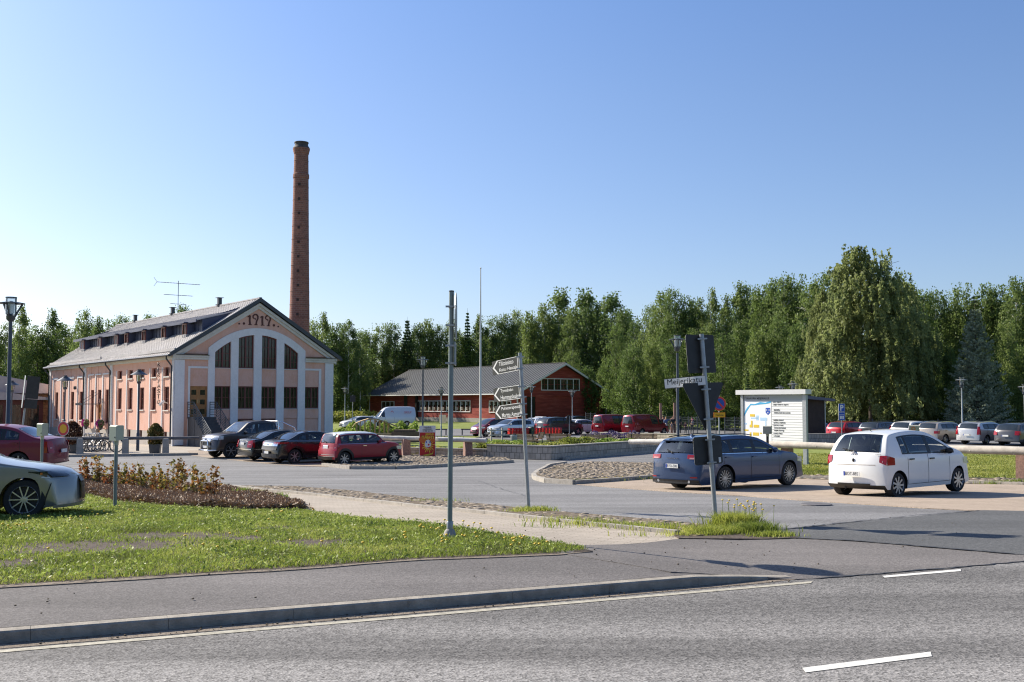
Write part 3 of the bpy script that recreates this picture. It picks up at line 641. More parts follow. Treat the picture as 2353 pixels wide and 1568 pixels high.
tag(cm.build("security_camera",M_WHITE,None,True,loc=BC,rot=(0,0,R(37))),"white security camera on the wall beneath the vertical lettering","camera")
wlm=MB(); wlm.lathe([(.02,.15),(.12,.1),(.12,-.1),(.04,-.15)],10); tag(wlm.build("wall_lamp",M_GUT,None,True,loc=BC+Matrix.Rotation(R(37),3,'Z')@Vector((-.14,22.65,4.0))),"small dark round lamp high on the pink wall between tall windows","lamp")
M_FLO=leafmat("magenta petals",[(.35,.01,.2),(.55,.02,.35),(.7,.1,.5)],.2,6); M_FLG=leafmat("basket leaves",[(.06,.1,.03),(.15,.2,.08),(.3,.32,.22)],.3,6)
def blob(n,c,r,s,seed=0):
    rg=np.random.default_rng(seed+n); d=rg.normal(size=(n,3)); d/=np.linalg.norm(d,axis=1)[:,None]; p=np.array(c)+d*np.array(r)*rg.uniform(.55,1,(n,1))**.5
    return quads(p,np.full(n,s)*rg.uniform(.6,1.3,n),rg)
def quads(p,s,rg,flat=0,elong=1.5):
    n=len(p); a=rg.normal(size=(n,3)); 
    if flat: a[:,2]*=flat
    a/=np.linalg.norm(a,axis=1)[:,None]; b=np.cross(a,rg.normal(size=(n,3))); b/=np.linalg.norm(b,axis=1)[:,None]
    a=a*(s*elong/2)[:,None]; b=b*(s/2)[:,None]
    return np.stack([p-a,p+b*.9-a*.1,p+a,p-b*.9-a*.1],1).reshape(-1,3)
for i,(y,side) in enumerate(((18.3,"left"),(14.5,"right"))):
    t=thing("flower_basket","hanging basket of magenta petunias on the %s side of the side entrance"%side,"flower basket",BC+Matrix.Rotation(R(37),3,'Z')@Vector((-.4,y,1.1)),R(37),"flower baskets by the side entrance")
    m_=MB(); m_.lathe([(.08,-.35),(.2,0)],10); m_.build("basket",M_GUT,t); m_=MB(); m_.bar((0,0,-.1),(.36,0,-.3),.03,.03); m_.build("bracket",M_GUT,t)
    fastmesh("petals",blob(260,(-.05,.16,.12),(.25,.3,.3),.09,i),4,M_FLO,t); fastmesh("leaves",blob(200,(0,-.15,.15),(.22,.22,.28),.09,i+5),4,M_FLG,t)
# ---------------------------------------------------------------- brick chimney
def chim():
    m,t,b=newmat("chimney brick"); b.inputs["Roughness"].default_value=.92; v=coords(t); sp=N(t,"ShaderNodeSeparateXYZ"); t.links.new(v,sp.inputs[0])
    at2=N(t,"ShaderNodeMath",operation='ARCTAN2'); t.links.new(sp.outputs[1],at2.inputs[0]); t.links.new(sp.outputs[0],at2.inputs[1])
    cb=N(t,"ShaderNodeCombineXYZ"); t.links.new(at2.outputs[0],cb.inputs[0]); t.links.new(sp.outputs[2],cb.inputs[1])
    br=N(t,"ShaderNodeTexBrick"); t.links.new(cb.outputs[0],br.inputs[0])
    for k_,x in (("Scale",1),("Brick Width",.34),("Row Height",.17),("Mortar Size",.012),("Bias",.1)): br.inputs[k_].default_value=x
    br.inputs["Color1"].default_value=(.3,.125,.088,1); br.inputs["Color2"].default_value=(.2,.082,.063,1); br.inputs["Mortar"].default_value=(.29,.21,.17,1)
    s=ramp(t,noise(t,v,.6,5,.75,(1,1,.5)),[(.3,(.78,.78,.8)),(.5,(1,1,1)),(.7,(1.22,1.18,1.14))])
    up=ramp(t,sp.outputs[2],[(0,(1,1,1)),(1,(1,1,1))])
    t.links.new(mixc(t,1,br.outputs["Color"],s,'MULTIPLY'),b.inputs["Base Color"]); bump(t,b,br.outputs["Fac"],-.5,.03); return m
CHY=92.; cb_=at(686,900,CHY); cz=ground(cb_.x,CHY); zt=at(689,328,CHY).z-cz
rad=lambda y:np.interp(y,[350,400,500,600,700,800],[16.2,17.2,18.7,20.4,22.4,24.2])/FPX*CHY
T=thing("chimney","tall tapering red brick smokestack rising behind the pink building","chimney",(cb_.x,CHY,cz))
zz=lambda y:at(690,y,CHY).z-cz
prof=[(rad(800)*1.12,-.3),(rad(760)*1.04,zz(800))]+[(rad(y),zz(y)) for y in (760,700,650,600,550,500,450,412)]+[(rad(408)*1.08,zz(410)),(rad(405)*1.08,zz(402)),(rad(400),zz(400))]+[(rad(y),zz(y)) for y in (380,356)]+[(rad(356)*1.04,zz(355.5)),(19.6/FPX*CHY,zz(345)),(19.6/FPX*CHY,zz(342))]
c_=MB(); c_.lathe(prof,40); c_.build("shaft",chim(),T,smooth=30)
c_=MB(); c_.lathe([(19.8/FPX*CHY,zz(342)+.002),(17.5/FPX*CHY,zz(338)),(15.6/FPX*CHY,zz(336)),(15.2/FPX*CHY,zz(331)),(16.6/FPX*CHY,zz(330)),(16.4/FPX*CHY,zz(327.5)),(13/FPX*CHY,zz(328)),(12/FPX*CHY,zz(334))],40); c_.build("crown",pm("sooty cap",(.07,.06,.06),.8,0,.3,3),T,smooth=30)
c_=MB()
for i in range(10):
    y=430+i*33; r_=rad(y)
    c_.box(-.1,.1,-r_-.05,-r_+.1,zz(y),zz(y)+.22)
c_.build("putlog_block",pm("dark brick",(.06,.035,.03),.9,0,.2,5),T)
for i in range(13):
    c_=MB(); y=372+i*30; r_=rad(y)+.012; c_.lathe([(r_,zz(y)),(r_+.008,zz(y)+.015),(r_+.008,zz(y)+.04),(r_,zz(y)+.055)],40); c_.build("iron_band",pm("rusty iron",(.2,.1,.075),.8,.2,.2,4),T,smooth=30)
# ---------------------------------------------------------------- red barn
def siding():
    m,t,b=newmat("red barn boards"); b.inputs["Roughness"].default_value=.9; v=coords(t); sp=N(t,"ShaderNodeSeparateXYZ"); t.links.new(v,sp.inputs[0])
    wv=N(t,"ShaderNodeTexWave",wave_type='BANDS',bands_direction='Z',wave_profile='SAW'); wv.inputs["Scale"].default_value=1.9; t.links.new(v,wv.inputs[0])
    c=ramp(t,wv.outputs["Fac"],[(0,(.35,.35,.35)),(.12,(1,1,1)),(1,(1.05,1.05,1.05))])
    n=ramp(t,noise(t,v,1.1,6,.7,(.35,.35,3)),[(.33,(.21,.04,.03)),(.5,(.33,.055,.042)),(.68,(.46,.12,.085))])
    t.links.new(mixc(t,1,n,c,'MULTIPLY'),b.inputs["Base Color"]); bump(t,b,wv.outputs["Fac"],.5,.05); return m
M_SID=siding(); M_BROOF=roofmat("barn seamed roof",(.08,.083,.083),.55,.2)
BY=150.; q=at(1189.8,971,BY); bz=q.z; bz=-2.75; KB=T
Kb=thing("red_barn","long red wooden barn with grey metal roof and white framed windows","barn",(q.x,BY,bz),R(37))
GW,GL,GE,GR=16.6,42.,4.45,8.45; gm=GW/2
gb=lambda x:GE+(GR-GE)*(1-abs(x-gm)/(gm+.0))
m_=MB(); m_.prism([(.03,.3),(GW,.3),(GW,GE),(gm,GR-.1),(.03,GE)],.03,GL-.0); m_.build("wall",M_SID,Kb)
m_=MB(); m_.box(-.02,GW+.03,-.02,GL+.02,-.4,.55); m_.build("foundation",M_CONC,Kb)
m_=MB()
for s in (-1,1):
    kx=(GR-GE)/gm; X=(lambda x:x) if s<0 else (lambda x:GW-x); z=lambda x:GE+x*kx
    m_.prism([(X(-.9),z(-.9)),(X(gm),z(gm)),(X(gm),z(gm)+.16),(X(-.9),z(-.9)+.16)],-.7,GL+.7)
    y=-.6
    while y<GL+.6: m_.bar((X(-.9),y,z(-.9)+.19),(X(gm),y,z(gm)+.19),.05,.06); y+=.75
m_.bar((gm,-.7,GR+.2),(gm,GL+.7,GR+.2),.3,.08); m_.build("roof",M_BROOF,Kb)
m_=MB()
for s in (-1,1):
    X=(lambda x:x) if s<0 else (lambda x:GW-x); m_.strip([X(-.95),X(gm)] if s<0 else [X(gm),X(-.95)],lambda x:GE+(min(x,GW-x))*kx-.16,lambda x:GE+(min(x,GW-x))*kx+.14,-.76,-.702)
m_.box(-1.0,-.902,-.7,GL+.7,GE-.9*kx-.05,GE-.9*kx+.1)
m_.build('verge_board',M_WHITE,Kb)
for bx_ in ((-.1,.02,-.08,.1,.5,GE-.3),(GW-.1,GW+.04,-.08,.1,.5,GE-.1),(-.1,.02,GL-.1,GL+.05,.5,GE-.3)): m_=MB(); m_.box(*bx_); m_.build('corner_board',M_WHITE,Kb)

def barnwin(y0,y1,z0,z1,n,axis='y',nm_="window"):
    f=MB(); e=.12
    if axis=='y': bx=lambda a,b,c,d,t0,t1: f.box(-t1,-t0,a,b,c,d)
    else: bx=lambda a,b,c,d,t0,t1: f.box(a,b,-t1,-t0,c,d)
    bx(y0,y1,z1-e,z1,0,.09); bx(y0,y1,z0,z0+e,0,.09); bx(y0,y0+e,z0+e,z1-e,0,.09); bx(y1-e,y1,z0+e,z1-e,0,.09)
    for i in range(1,n): c=y0+(y1-y0)*i/n; bx(c-.05,c+.05,z0+e,z1-e,0,.08)
    o=f.build(nm_,M_WHITE,Kb); f=MB()
    if axis=='y': f.box(-.02,-.005,y0+.1,y1-.1,z0+.1,z1-.1)
    else: f.box(y0+.1,y1-.1,-.02,-.005,z0+.1,z1-.1)
    f.build("pane",M_WGLASS,o); f=MB()
    for i in range(n):
        c=y0+(y1-y0)*(i+.5)/n; hw=(y1-y0)/n*.42
        for zz_ in ((z0+z1)/2,z0+.16,z1-.16):
            (f.box(-.035,-.021,c-hw,c+hw,zz_-.03,zz_+.03) if axis=='y' else f.box(c-hw,c+hw,-.035,-.021,zz_-.03,zz_+.03))
        (f.box(-.036,-.021,c-.02,c+.02,z0+.1,z1-.1) if axis=='y' else f.box(c-.02,c+.02,-.036,-.021,z0+.1,z1-.1))
    f.build("glazing_bar",pm("barn red bars",(.2,.04,.03),.8,0,.1,4),o); return o
def stacks(o,y0,y1,z0,z1,n):
    f=MB()
    for i in range(n):
        for zz_ in (z0+.35,(z0+z1)/2+.25): c=y0+(y1-y0)*(i+.62)/n; f.box(-.055,-.037,c,c+(y1-y0)/n*.3,zz_,zz_+.17); f.box(-.055,-.037,c+.03,c+(y1-y0)/n*.27,zz_+.22,zz_+.36)
    f.build("paper_roll",M_PLAZA,o)
def bplane(px,py,ax):   # barn wall coordinates under a pixel
    a=R(37); Fd=Vector((cos(a),sin(a),0)); Wd=Vector((-sin(a),cos(a),0)); D=Wd if ax=='y' else Fd; o=Vector((q.x,BY,bz))
    r=ray(px,py); M=Matrix(((r.x,-D.x),(r.y,-D.y))); s=M.inverted()@Vector((o.x,o.y)); return s.y,(r*s.x).z-bz
w1=(bplane(956,921,'y'),bplane(1081.5,950,'y')); w2=(bplane(877.5,922,'y'),bplane(906.5,945,'y')); w3=(bplane(1124.5,921,'y'),bplane(1175,951,'y')); w4=(bplane(1243,870,'x'),bplane(1331.5,898.5,'x'))
for (A,B_),n in ((w1,12),(w2,3),(w3,5)):
    y0,y1=sorted((A[0],B_[0])); z1=A[1]; z0=z1-1.75; o=barnwin(y0,y1,z0,z1,n); 
    if n!=3: stacks(o,y0,y1,z0,z1,n)
barnwin(w4[0][0],w4[1][0],w4[1][1],w4[0][1]+.05,6,'x')
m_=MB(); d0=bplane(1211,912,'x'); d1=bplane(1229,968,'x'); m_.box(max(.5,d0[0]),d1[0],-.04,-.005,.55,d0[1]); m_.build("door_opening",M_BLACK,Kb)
m_=MB(); m_.box(d1[0]+.1,d1[0]+3.2,-.1,-.02,.5,d0[1]+.1); m_.box(.3,9.5,-.14,-.06,d0[1]+.12,d0[1]+.24); m_.build("sliding_door",M_SID,Kb)
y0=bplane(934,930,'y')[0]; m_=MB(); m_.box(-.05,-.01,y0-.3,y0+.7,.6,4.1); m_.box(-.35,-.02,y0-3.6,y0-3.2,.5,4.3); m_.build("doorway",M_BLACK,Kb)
pb=MB(); pb.box(0,1.3,0,.06,0,1.1); pb.box(1.6,2.0,0,.05,0,.9); p=at(1011,980,147); tag(pb.build("board_panel",M_PLAZA,None,loc=(p.x,p.y-2,ground(p.x,p.y)+.1),rot=(0,0,R(-40))),"pale boards leaning at the foot of the barn's long wall","board")
# ---------------------------------------------------------------- stone building at the far left
M_STW=brickmat("rough stone blocks",(.24,.17,.12),(.33,.24,.16),(.14,.11,.085),1.1,0,1.1,.45,.03,False,.5,.6,.25)
def stonewall(name):
    m,t,b=newmat(name); v=coords(t); sp=N(t,"ShaderNodeSeparateXYZ"); t.links.new(v,sp.inputs[0]); cb=N(t,"ShaderNodeCombineXYZ")
    ad=N(t,"ShaderNodeMath",operation='ADD'); t.links.new(sp.outputs[0],ad.inputs[0]); t.links.new(sp.outputs[1],ad.inputs[1])
    t.links.new(ad.outputs[0],cb.inputs[0]); t.links.new(sp.outputs[2],cb.inputs[1]); br=N(t,"ShaderNodeTexBrick"); t.links.new(cb.outputs[0],br.inputs[0])
    for k_,x in (("Scale",1),("Brick Width",.8),("Row Height",.32),("Mortar Size",.012),("Bias",0)): br.inputs[k_].default_value=x
    br.inputs["Color1"].default_value=(.2,.13,.09,1); br.inputs["Color2"].default_value=(.33,.24,.16,1); br.inputs["Mortar"].default_value=(.12,.09,.07,1)
    t.links.new(mixc(t,1,br.outputs["Color"],ramp(t,noise(t,v,5,5,.7),[(.3,(.65,)*3),(.7,(1.3,)*3)]),'MULTIPLY'),b.inputs["Base Color"]); b.inputs["Roughness"].default_value=.95
    bump(t,b,noise(t,v,4,4),.8,.08); return m
M_STW=stonewall("brown stone blocks")
p=Vector((-46.,92.,ground(-46,92)))
S=thing("stone_building","low brown stone building with grey metal roof and dark red glazed entrance","building",p,R(37))
m_=MB(); m_.box(-18,8,0,.5,-.6,3.9); m_.box(8-.5,8,.5,26,-.6,3.9); m_.box(-18,-17.5,.5,26,-.6,3.9); m_.build("wall",M_STW,S)
m_=MB(); m_.prism([(-18.6,3.9),(8.6,3.9),(8.6,4.05),(-5,6.6),(-18.6,4.05)],-1,26.5)
x=-18.5
m_.build("roof",M_ROOF,S)
m_=MB()
y=-.9
while y<26: 
    for s in (-1,1): m_.bar((8.6 if s>0 else -18.6,y,4.08),(-5,y,6.63),.05,.05)
    y+=.6
m_.build("roof_seam",M_ROOF,S)
m_=MB(); m_.box(-4,5,-1.2,-.0,-.3,3.3); m_.build("entrance",M_WFRAME,S)
m_=MB(); m_.prism([(-4.8,3.32),(5.8,3.32),(5.8,3.45),(.5,4.1),(-4.8,3.45)],-2.2,0); m_.build("porch_roof",M_ROOF,S)
m_=MB()
for i in range(6): m_.box(-3.8+1.45*i,-2.6+1.45*i,-1.24,-1.2,.5,2.9)
m_.build("pane",M_WGLASS,S)
m_=MB(); 
for i in range(6): m_.box(-12+1.4*i,-10.9+1.4*i,-.06,0,.9,2.6)
m_.build("window",M_WFRAME,S)
m_=MB(); m_.box(-6,6.5,-3.2,-1.25,-.6,.35); m_.build("terrace",M_CONC,S)
for s in (-3,6): m_=MB(); m_.tube([(s,-3.4,.0),(s,-3.4,1.1),(s,-2.,1.35)],.04,6); m_.tube([(s,-2,1.35),(s,-2,.3)],.04,6); m_.build("railing",M_CONC,S)
# dark shed behind the map board
p=Vector((20.6,77.,ground(20.6,77.)))
S=thing("storage_shed","dark timber shed with low mono-pitch roof behind the map board","shed",p,R(37))
m_=MB(); m_.box(0,3.2,0,1.5,-.2,3.05); m_.build("wall",pm("dark brown timber",(.035,.022,.017),.85,0,.25,3),S)
m_=MB(); m_.prism([(-.3,3.15),(3.7,2.95),(3.7,3.12),(-.3,3.42)],-.5,1.9); m_.build("roof",M_DORM,S)
m_=MB(); m_.box(-.36,-.302,-.5,1.9,3.12,3.4); m_.box(3.05,3.15,-.05,-.0,0,3.0); m_.build("fascia",M_GALV,S)
# ---------------------------------------------------------------- log rails on posts
def log(name,a,b,r0,r1,mat,label,group=None,ends=True):
    mb=MB(); n=24; a=Vector(a);b=Vector(b); rg=random.Random(int(a.x*100)); pts=[];rs=[]
    for i in range(n+1):
        p=a.lerp(b,i/n)+Vector((0,0,rg.uniform(-.008,.008))); pts.append(p); rs.append((r0+(r1-r0)*i/n)*rg.uniform(.95,1.05))
    mb.tube(pts,rs,14); 
    for i in range(int((b-a).length*1.2)):
        p=a.lerp(b,rg.random()); an_=rg.uniform(0,2*PI); d=(b-a).normalized(); s=d.cross(Vector((0,0,1))); q=(s*cos(an_)+Vector((0,0,1))*sin(an_))*r0*.9
        mb.ell(p+q,(.035,.035,.035),6,4)
    o=mb.build(name,mat,None,50); tag(o,label,"log rail",group); return o
def post(px,py,wd,h,rz,mat,label,group,cat="post",Y=None,flare=0):
    p=G(px,py) if Y is None else gx(px,Y); mb=MB(); a=wd/2
    mb.add([(-a*1.08,-a*1.08,-.1),(a*1.08,-a*1.08,-.1),(a*1.08,a*1.08,-.1),(-a*1.08,a*1.08,-.1),(-a,-a,h*.93),(a,-a,h*.93),(a,a,h*.93),(-a,a,h*.93),(-a*.8,-a*.8,h),(a*.8,-a*.8,h),(a*.8,a*.8,h),(-a*.8,a*.8,h)],
      [(3,2,1,0),(8,9,10,11)]+[(k+i,k+(i+1)%4,k+4+(i+1)%4,k+4+i) for k in (0,4) for i in range(4)])
    o=mb.build("rail_post" if cat=="post" else cat,mat,None,False,(p.x,p.y,p.z),(0,0,rz)); return tag(o,label,cat,group)
bark=pm("peeled birch log",(.56,.54,.5),.75,0,.22,2.5,.5,10)
log("log_rail",at(780,1003,55.2),at(1117,1012.5,52.6),.1,.115,bark,"pale peeled log rail behind the red white-roofed hatchback, ending at the planter wall")
log("log_rail",at(1447,1015.5,47.2),at(1700,1016,43.1),.115,.13,bark,"pale knotty log rail starting beside the dark blue estate car")
log("log_rail",at(1690,1020,42.9),at(2500,1041,32.4),.13,.135,M_WOODL,"thick weathered grey log rail running behind the white hatchback")
log("log_rail",at(100,1008.5,57.3),at(458,1006.5,57.6),.085,.085,M_WOODD,"long dark weathered log rail in front of the pink building")
for px,py,l in ((933,1051,"beside the red hatchback's bonnet"),(980,1052,"hidden behind the circus poster"),(1075,1053,"near the log's sawn right end"),):
    post(px,py,.36 if px!=980 else .3,.93,R(20),M_GRAN,"reddish granite post %s under the pale log"%l,"granite rail posts")
for px,Y,l,h in ((1523,46,"at the dark blue car's rear corner",.98),(1806,41.4,"below the small dark lamp by the board post",.9),(2346,34.7,"in the lawn at the frame's right edge",.9),(2060,38,"behind the white hatchback",.85)):
    post(px,0,.34,h,R(40),M_GRAN,"reddish granite post %s"%l,"granite rail posts",Y=Y)
for px,l in ((188,"next to the fat tyre bicycles and brown hedge"),(292,"behind the second grey meter box"),(384,"right of the green potted hedge"),(130,"behind the round red and yellow sign")):
    post(px,0,.3,.84,R(12),M_CONC,"grey concrete rail post %s"%l,"concrete rail posts",Y=57.2)
# ---------------------------------------------------------------- retaining walls and planting
M_BLOCK=brickmat("concrete block wall",(.36,.33,.29),(.27,.25,.22),(.1,.09,.08),1,0,.34,.3,.012,False,0,.6,.3)
def blockmat():
    m,t,b=newmat("grey wall blocks"); v=N(t,"ShaderNodeTexCoord").outputs["UV"]; br=N(t,"ShaderNodeTexBrick"); br.offset=.4; t.links.new(v,br.inputs[0])
    for k_,x in (("Scale",1),("Brick Width",.3),("Row Height",.3),("Mortar Size",.011),("Bias",0)): br.inputs[k_].default_value=x
    br.inputs["Color1"].default_value=(.48,.42,.35,1); br.inputs["Color2"].default_value=(.37,.32,.265,1); br.inputs["Mortar"].default_value=(.1,.09,.075,1)
    t.links.new(mixc(t,1,br.outputs["Color"],ramp(t,noise(t,v,1.7,5,.7),[(.34,(.7,)*3),(.6,(1.1,)*3),(.75,(1.7,)*3)]),'MULTIPLY'),b.inputs["Base Color"])
    b.inputs["Roughness"].default_value=.95; bump(t,b,br.outputs["Fac"],-.5,.02); return m
M_BLOCK=blockmat()
def blockwall(label,pts,h,thick=.3,name="retaining_wall"):
    root=thing(name,label,"wall",(pts[0][0],pts[0][1],ground(*pts[0][:2]))); o0=root.location.copy()
    me=bpy.data.meshes.new("blocks"); bm=bmesh.new(); ul=bm.loops.layers.uv.new("UVMap"); d0=0; cap=MB()
    for a,b in zip(pts[:-1],pts[1:]):
        a=Vector(a[:2]);b=Vector(b[:2]); L=(b-a).length; d=(b-a)/L; nrm=Vector((-d.y,d.x))*thick; n=max(1,int(L/2))
        for i in range(n):
            p,q_=a+d*L*i/n,a+d*L*(i+1)/n
            for (e0,e1) in ((p,q_),(q_+nrm,p+nrm)):
                vs_=[bm.verts.new((e.x-o0.x,e.y-o0.y,ground(e.x,e.y)-o0.z+zz_)) for e,zz_ in ((e0,-.1),(e1,-.1),(e1,h),(e0,h))]
                f=bm.faces.new(vs_); u0=d0+L*i/n; u1=d0+L*(i+1)/n
                for lp,(uu,vv_) in zip(f.loops,((u0,-.1),(u1,-.1),(u1,h),(u0,h))): lp[ul].uv=(uu,vv_)
            c0=p+nrm/2;c1=q_+nrm/2
            cap.bar((c0.x-o0.x,c0.y-o0.y,ground(c0.x,c0.y)-o0.z+h+.03),(c1.x-o0.x,c1.y-o0.y,ground(c1.x,c1.y)-o0.z+h+.03),thick+.06,.06)
        for e in (a,b):
            vs_=[bm.verts.new((x.x-o0.x,x.y-o0.y,ground(x.x,x.y)-o0.z+zz_)) for x,zz_ in ((e,-.1),(e+nrm,-.1),(e+nrm,h),(e,h))]; f=bm.faces.new(vs_)
            for lp,(uu,vv_) in zip(f.loops,((0,-.1),(.3,-.1),(.3,h),(0,h))): lp[ul].uv=(uu,vv_)
        d0+=L
    bm.to_mesh(me); bm.free(); me.materials.append(M_BLOCK); link("blocks",me,root); cap.build("coping",M_CONC,root); return root
cn_=G(1266.6,1057.6); lf=G(1118,1052.6); lf2=G(860,1046); rt=G(1560,1034)
blockwall("grey block planter wall in two courses with a corner facing the street",[lf,cn_,rt+ (rt-cn_)*.35],.62)
blockwall("low single course block wall behind the log rail and circus poster",[lf2,lf+(lf2-lf).normalized()*.02],.38)
a=G(1366,1011); b=G(1700,1020.5)
blockwall("pale block retaining wall in front of the two red vans",[a,b],.56)
c=at(1640,1000,84); c2=G(1700,1010)
blockwall("long low block wall below the far row of parked cars",[(b.x+1,b.y-1.5),(at(1990,1000,78).x,78)],.6)
tp=lambda x,y:ground(x,y)+.56
d1=(cn_-lf).normalized(); pl_poly=[(lf.x+.3,lf.y+.1),(cn_.x,cn_.y+.35),(rt.x-.3,rt.y+.2),(a.x+.3,a.y-.4),(a.x-9,a.y+1),(lf.x-1.5,lf.y+15)]
sheet("planting_soil",pl_poly,M_GRASSG,0,1.5,px=False,zf=lambda x,y:ground(x,y)+.5*max(0,1-max(0,y-58)/9))
M_HED=leafmat("low hedge leaves",[(.09,.15,.03),(.2,.3,.05),(.36,.42,.09)],.4,1.2); M_HED2=leafmat("yellow green spirea leaves",[(.17,.2,.04),(.28,.31,.06),(.42,.38,.1)],.4,1.2)
M_LAV=leafmat("lavender flowers",[(.08,.05,.16),(.12,.08,.25),(.1,.12,.06)],.2,4)
def hedge(label,p0,p1,wd,h,mat,n=900,s=.09,z0=0,name="low_shrub_row",cat="shrubs",kind='stuff'):
    p0=Vector(p0);p1=Vector(p1); rg=np.random.default_rng(int(abs(p0.x*10+p1.y))); L=(p1-p0).length
    tt=rg.uniform(0,1,n); side=rg.normal(0,.33,n)*wd; d=(p1-p0)/L; nx_,ny_=-d.y,d.x
    X=p0.x+(p1.x-p0.x)*tt+nx_*side; Y=p0.y+(p1.y-p0.y)*tt+ny_*side; hh=h*(.65+.35*np.sin(tt*L*2.3+rg.uniform(0,6))**2)*(1-np.minimum(1,np.abs(side)/wd)**2*.6)
    Z=np.array([ground(a_,b_) for a_,b_ in zip(X,Y)])+z0+hh*rg.uniform(0,1,n)**.6
    o=fastmesh(name,quads(np.stack([X,Y,Z],1),rg.uniform(.7,1.3,n)*s,rg),4,mat); tag(o,label,cat,kind=kind); return o
def gp(px,Y): return gx(px,Y)
hedge("bright green creeping shrubs above the block planter wall's left part",gp(1130,56),gp(1195,57),1.0,.28,M_HED,1500,z0=.5)
hedge("yellow green shrubs lining the top of the planter wall's left face",gp(1100,54.8),gp(1200,53.4),.5,.22,M_HED2,900,z0=.5)
hedge("yellow green spirea behind the low block wall",gp(930,56),gp(1115,54.6),.8,.5,M_HED2,2200)
hedge("green spreading shrubs in the planter between two benches",gp(1210,55),gp(1300,57),.9,.16,M_HED2,1500,z0=.5)
hedge("dense green shrubs in the planter beside the long log",gp(1385,60),gp(1450,58.5),1.,.34,M_HED,1900,z0=.45)
hedge("mixed green shrubs around the middle bench",gp(1300,59),gp(1352,61),1.2,.5,M_HED2,2000,z0=.35)
hedge("purple lavender strip behind the benches",gp(1360,74),gp(1470,73),.8,.75,M_LAV,1400,.08,z0=.2)
hedge("purple lavender along the lane behind the circus poster",gp(1000,82),gp(1120,82),.6,.3,M_LAV,700,.09)
hedge("leafy green bushes behind the wooden pavilion",gp(800,92),gp(960,92),2.0,1.5,M_HED,5200,.14)
hedge("green bushes at the foot of the pink building's right corner",gp(770,84),gp(812,86),1.5,1.0,M_HED,1600,.13)
hedge("rough grass and weeds along the edge of the forest",gp(760,150),gp(860,158),3,1.6,M_HED2,3000,.3,name="tall_weeds")
# ---------------------------------------------------------------- benches and bin
def bench(px,Y,rz,label,w_=1.8):
    p=gx(px,Y); t=thing("park_bench",label,"bench",p,rz,"slatted wooden benches in the planted area")
    for nm_,rows in (("backrest",[(.0,-.02*k_,.48+.085*k_) for k_ in range(5)]),("seat",[(0,.1+.095*k_,.43) for k_ in range(4)])):
        m_=MB()
        for _,y,z in rows: m_.cbox((0,y,z),(w_,.03 if nm_=="backrest" else .08,.07 if nm_=="backrest" else .03))
        m_.build(nm_,M_WOOD,t)
    for s in (-.36,.36):
        m_=MB(); m_.bar((s*w_,-.13,.86),(s*w_,.05,.4),.05,.04); m_.bar((s*w_,.05,.4),(s*w_,.0,0),.05,.05); m_.bar((s*w_,.4,.41),(s*w_,.42,0),.05,.05); m_.bar((s*w_,.04,.405),(s*w_,.42,.405),.05,.03); m_.build("leg",M_DKPOLE,t)
    return t
bench(1206,65.5,R(-34),"wooden bench nearest the green mailbox, seen from behind",1.75); bench(1242,70,R(75),"wooden bench turned side-on beside the steel litter bin",1.7)
bench(1284,66,R(-32),"wooden bench right of the steel litter bin, seen from behind",1.75); bench(1369,64,R(8),"wooden bench in the middle of the green shrubs, seen from behind",1.9)
bench(1474,66,R(8),"wooden bench with pale top slat in front of the red vans",1.9)
p=gx(1181,62.5); t=thing("litter_bin","round galvanised steel litter bin standing between two benches","bin",p); m_=MB(); m_.lathe([(.19,.0),(.2,.02),(.2,.86),(.17,.88),(.17,.6)],16); m_.build("bin_body",M_GALV,t,40); m_=MB(); m_.box(-.03,.03,.2,.26,0,1.0); m_.build("support",M_DKPOLE,t)
# ---------------------------------------------------------------- mailboxes
RED=pm("red mailbox plastic",(.6,.02,.02),.4,0,.06,6); 
p0=gx(1172,79.); p1=gx(1289,82.); dv=(p1-p0); ang=math.atan2(dv.y,dv.x); names_="first second third fourth fifth sixth seventh eighth ninth tenth eleventh twelfth thirteenth fourteenth fifteenth".split()
fr=thing("mailbox_rack","grey timber frame carrying the row of red mailboxes","frame",p0,ang); L=dv.length
m_=MB(); m_.bar((-1.9,0,.52),(L,0,.52),.06,.1); m_.bar((-1.9,0,.86),(-.1,0,.86),.05,.07); m_.build("rail",M_WOODL,fr)
for s in (-1.7,-.7,1.2,L-.6): m_=MB(); m_.bar((s,.05,-.1),(s,.05,1.05 if s<0 else .6),.09,.09); m_.build("post",M_WOODL,fr)
k_=0
for i in range(16):
    q=p0+dv*(i/15.5); q.z=ground(q.x,q.y)+.57
    if i==6: continue
    m_=MB(); m_.prism([(-.15,0),(.12,0),(.14,.34),(.05,.42),(-.15,.38)],-.115,.115,'x')
    m_.v=[(a_,b_,c_) for a_,b_,c_ in m_.v]
    t=tag(m_.build("mailbox",RED,None,False,q,(0,0,ang+PI)),"red mailbox, %s from the left in the row behind the benches"%names_[k_],"mailbox","red mailboxes in a row"); k_+=1
    m_=MB(); m_.cbox((0,.16,.27),(.14,.01,.018)); m_.build("slot",M_PLAZA,t); 
    m_=MB(); m_.prism([(-.17,.39),(.06,.43),(.17,.345),(.175,.36),(.06,.455),(-.17,.41)],-.12,.12,'x'); m_.build("lid",RED,t)
q=p0+dv*(6/15.5); q.z=ground(q.x,q.y)
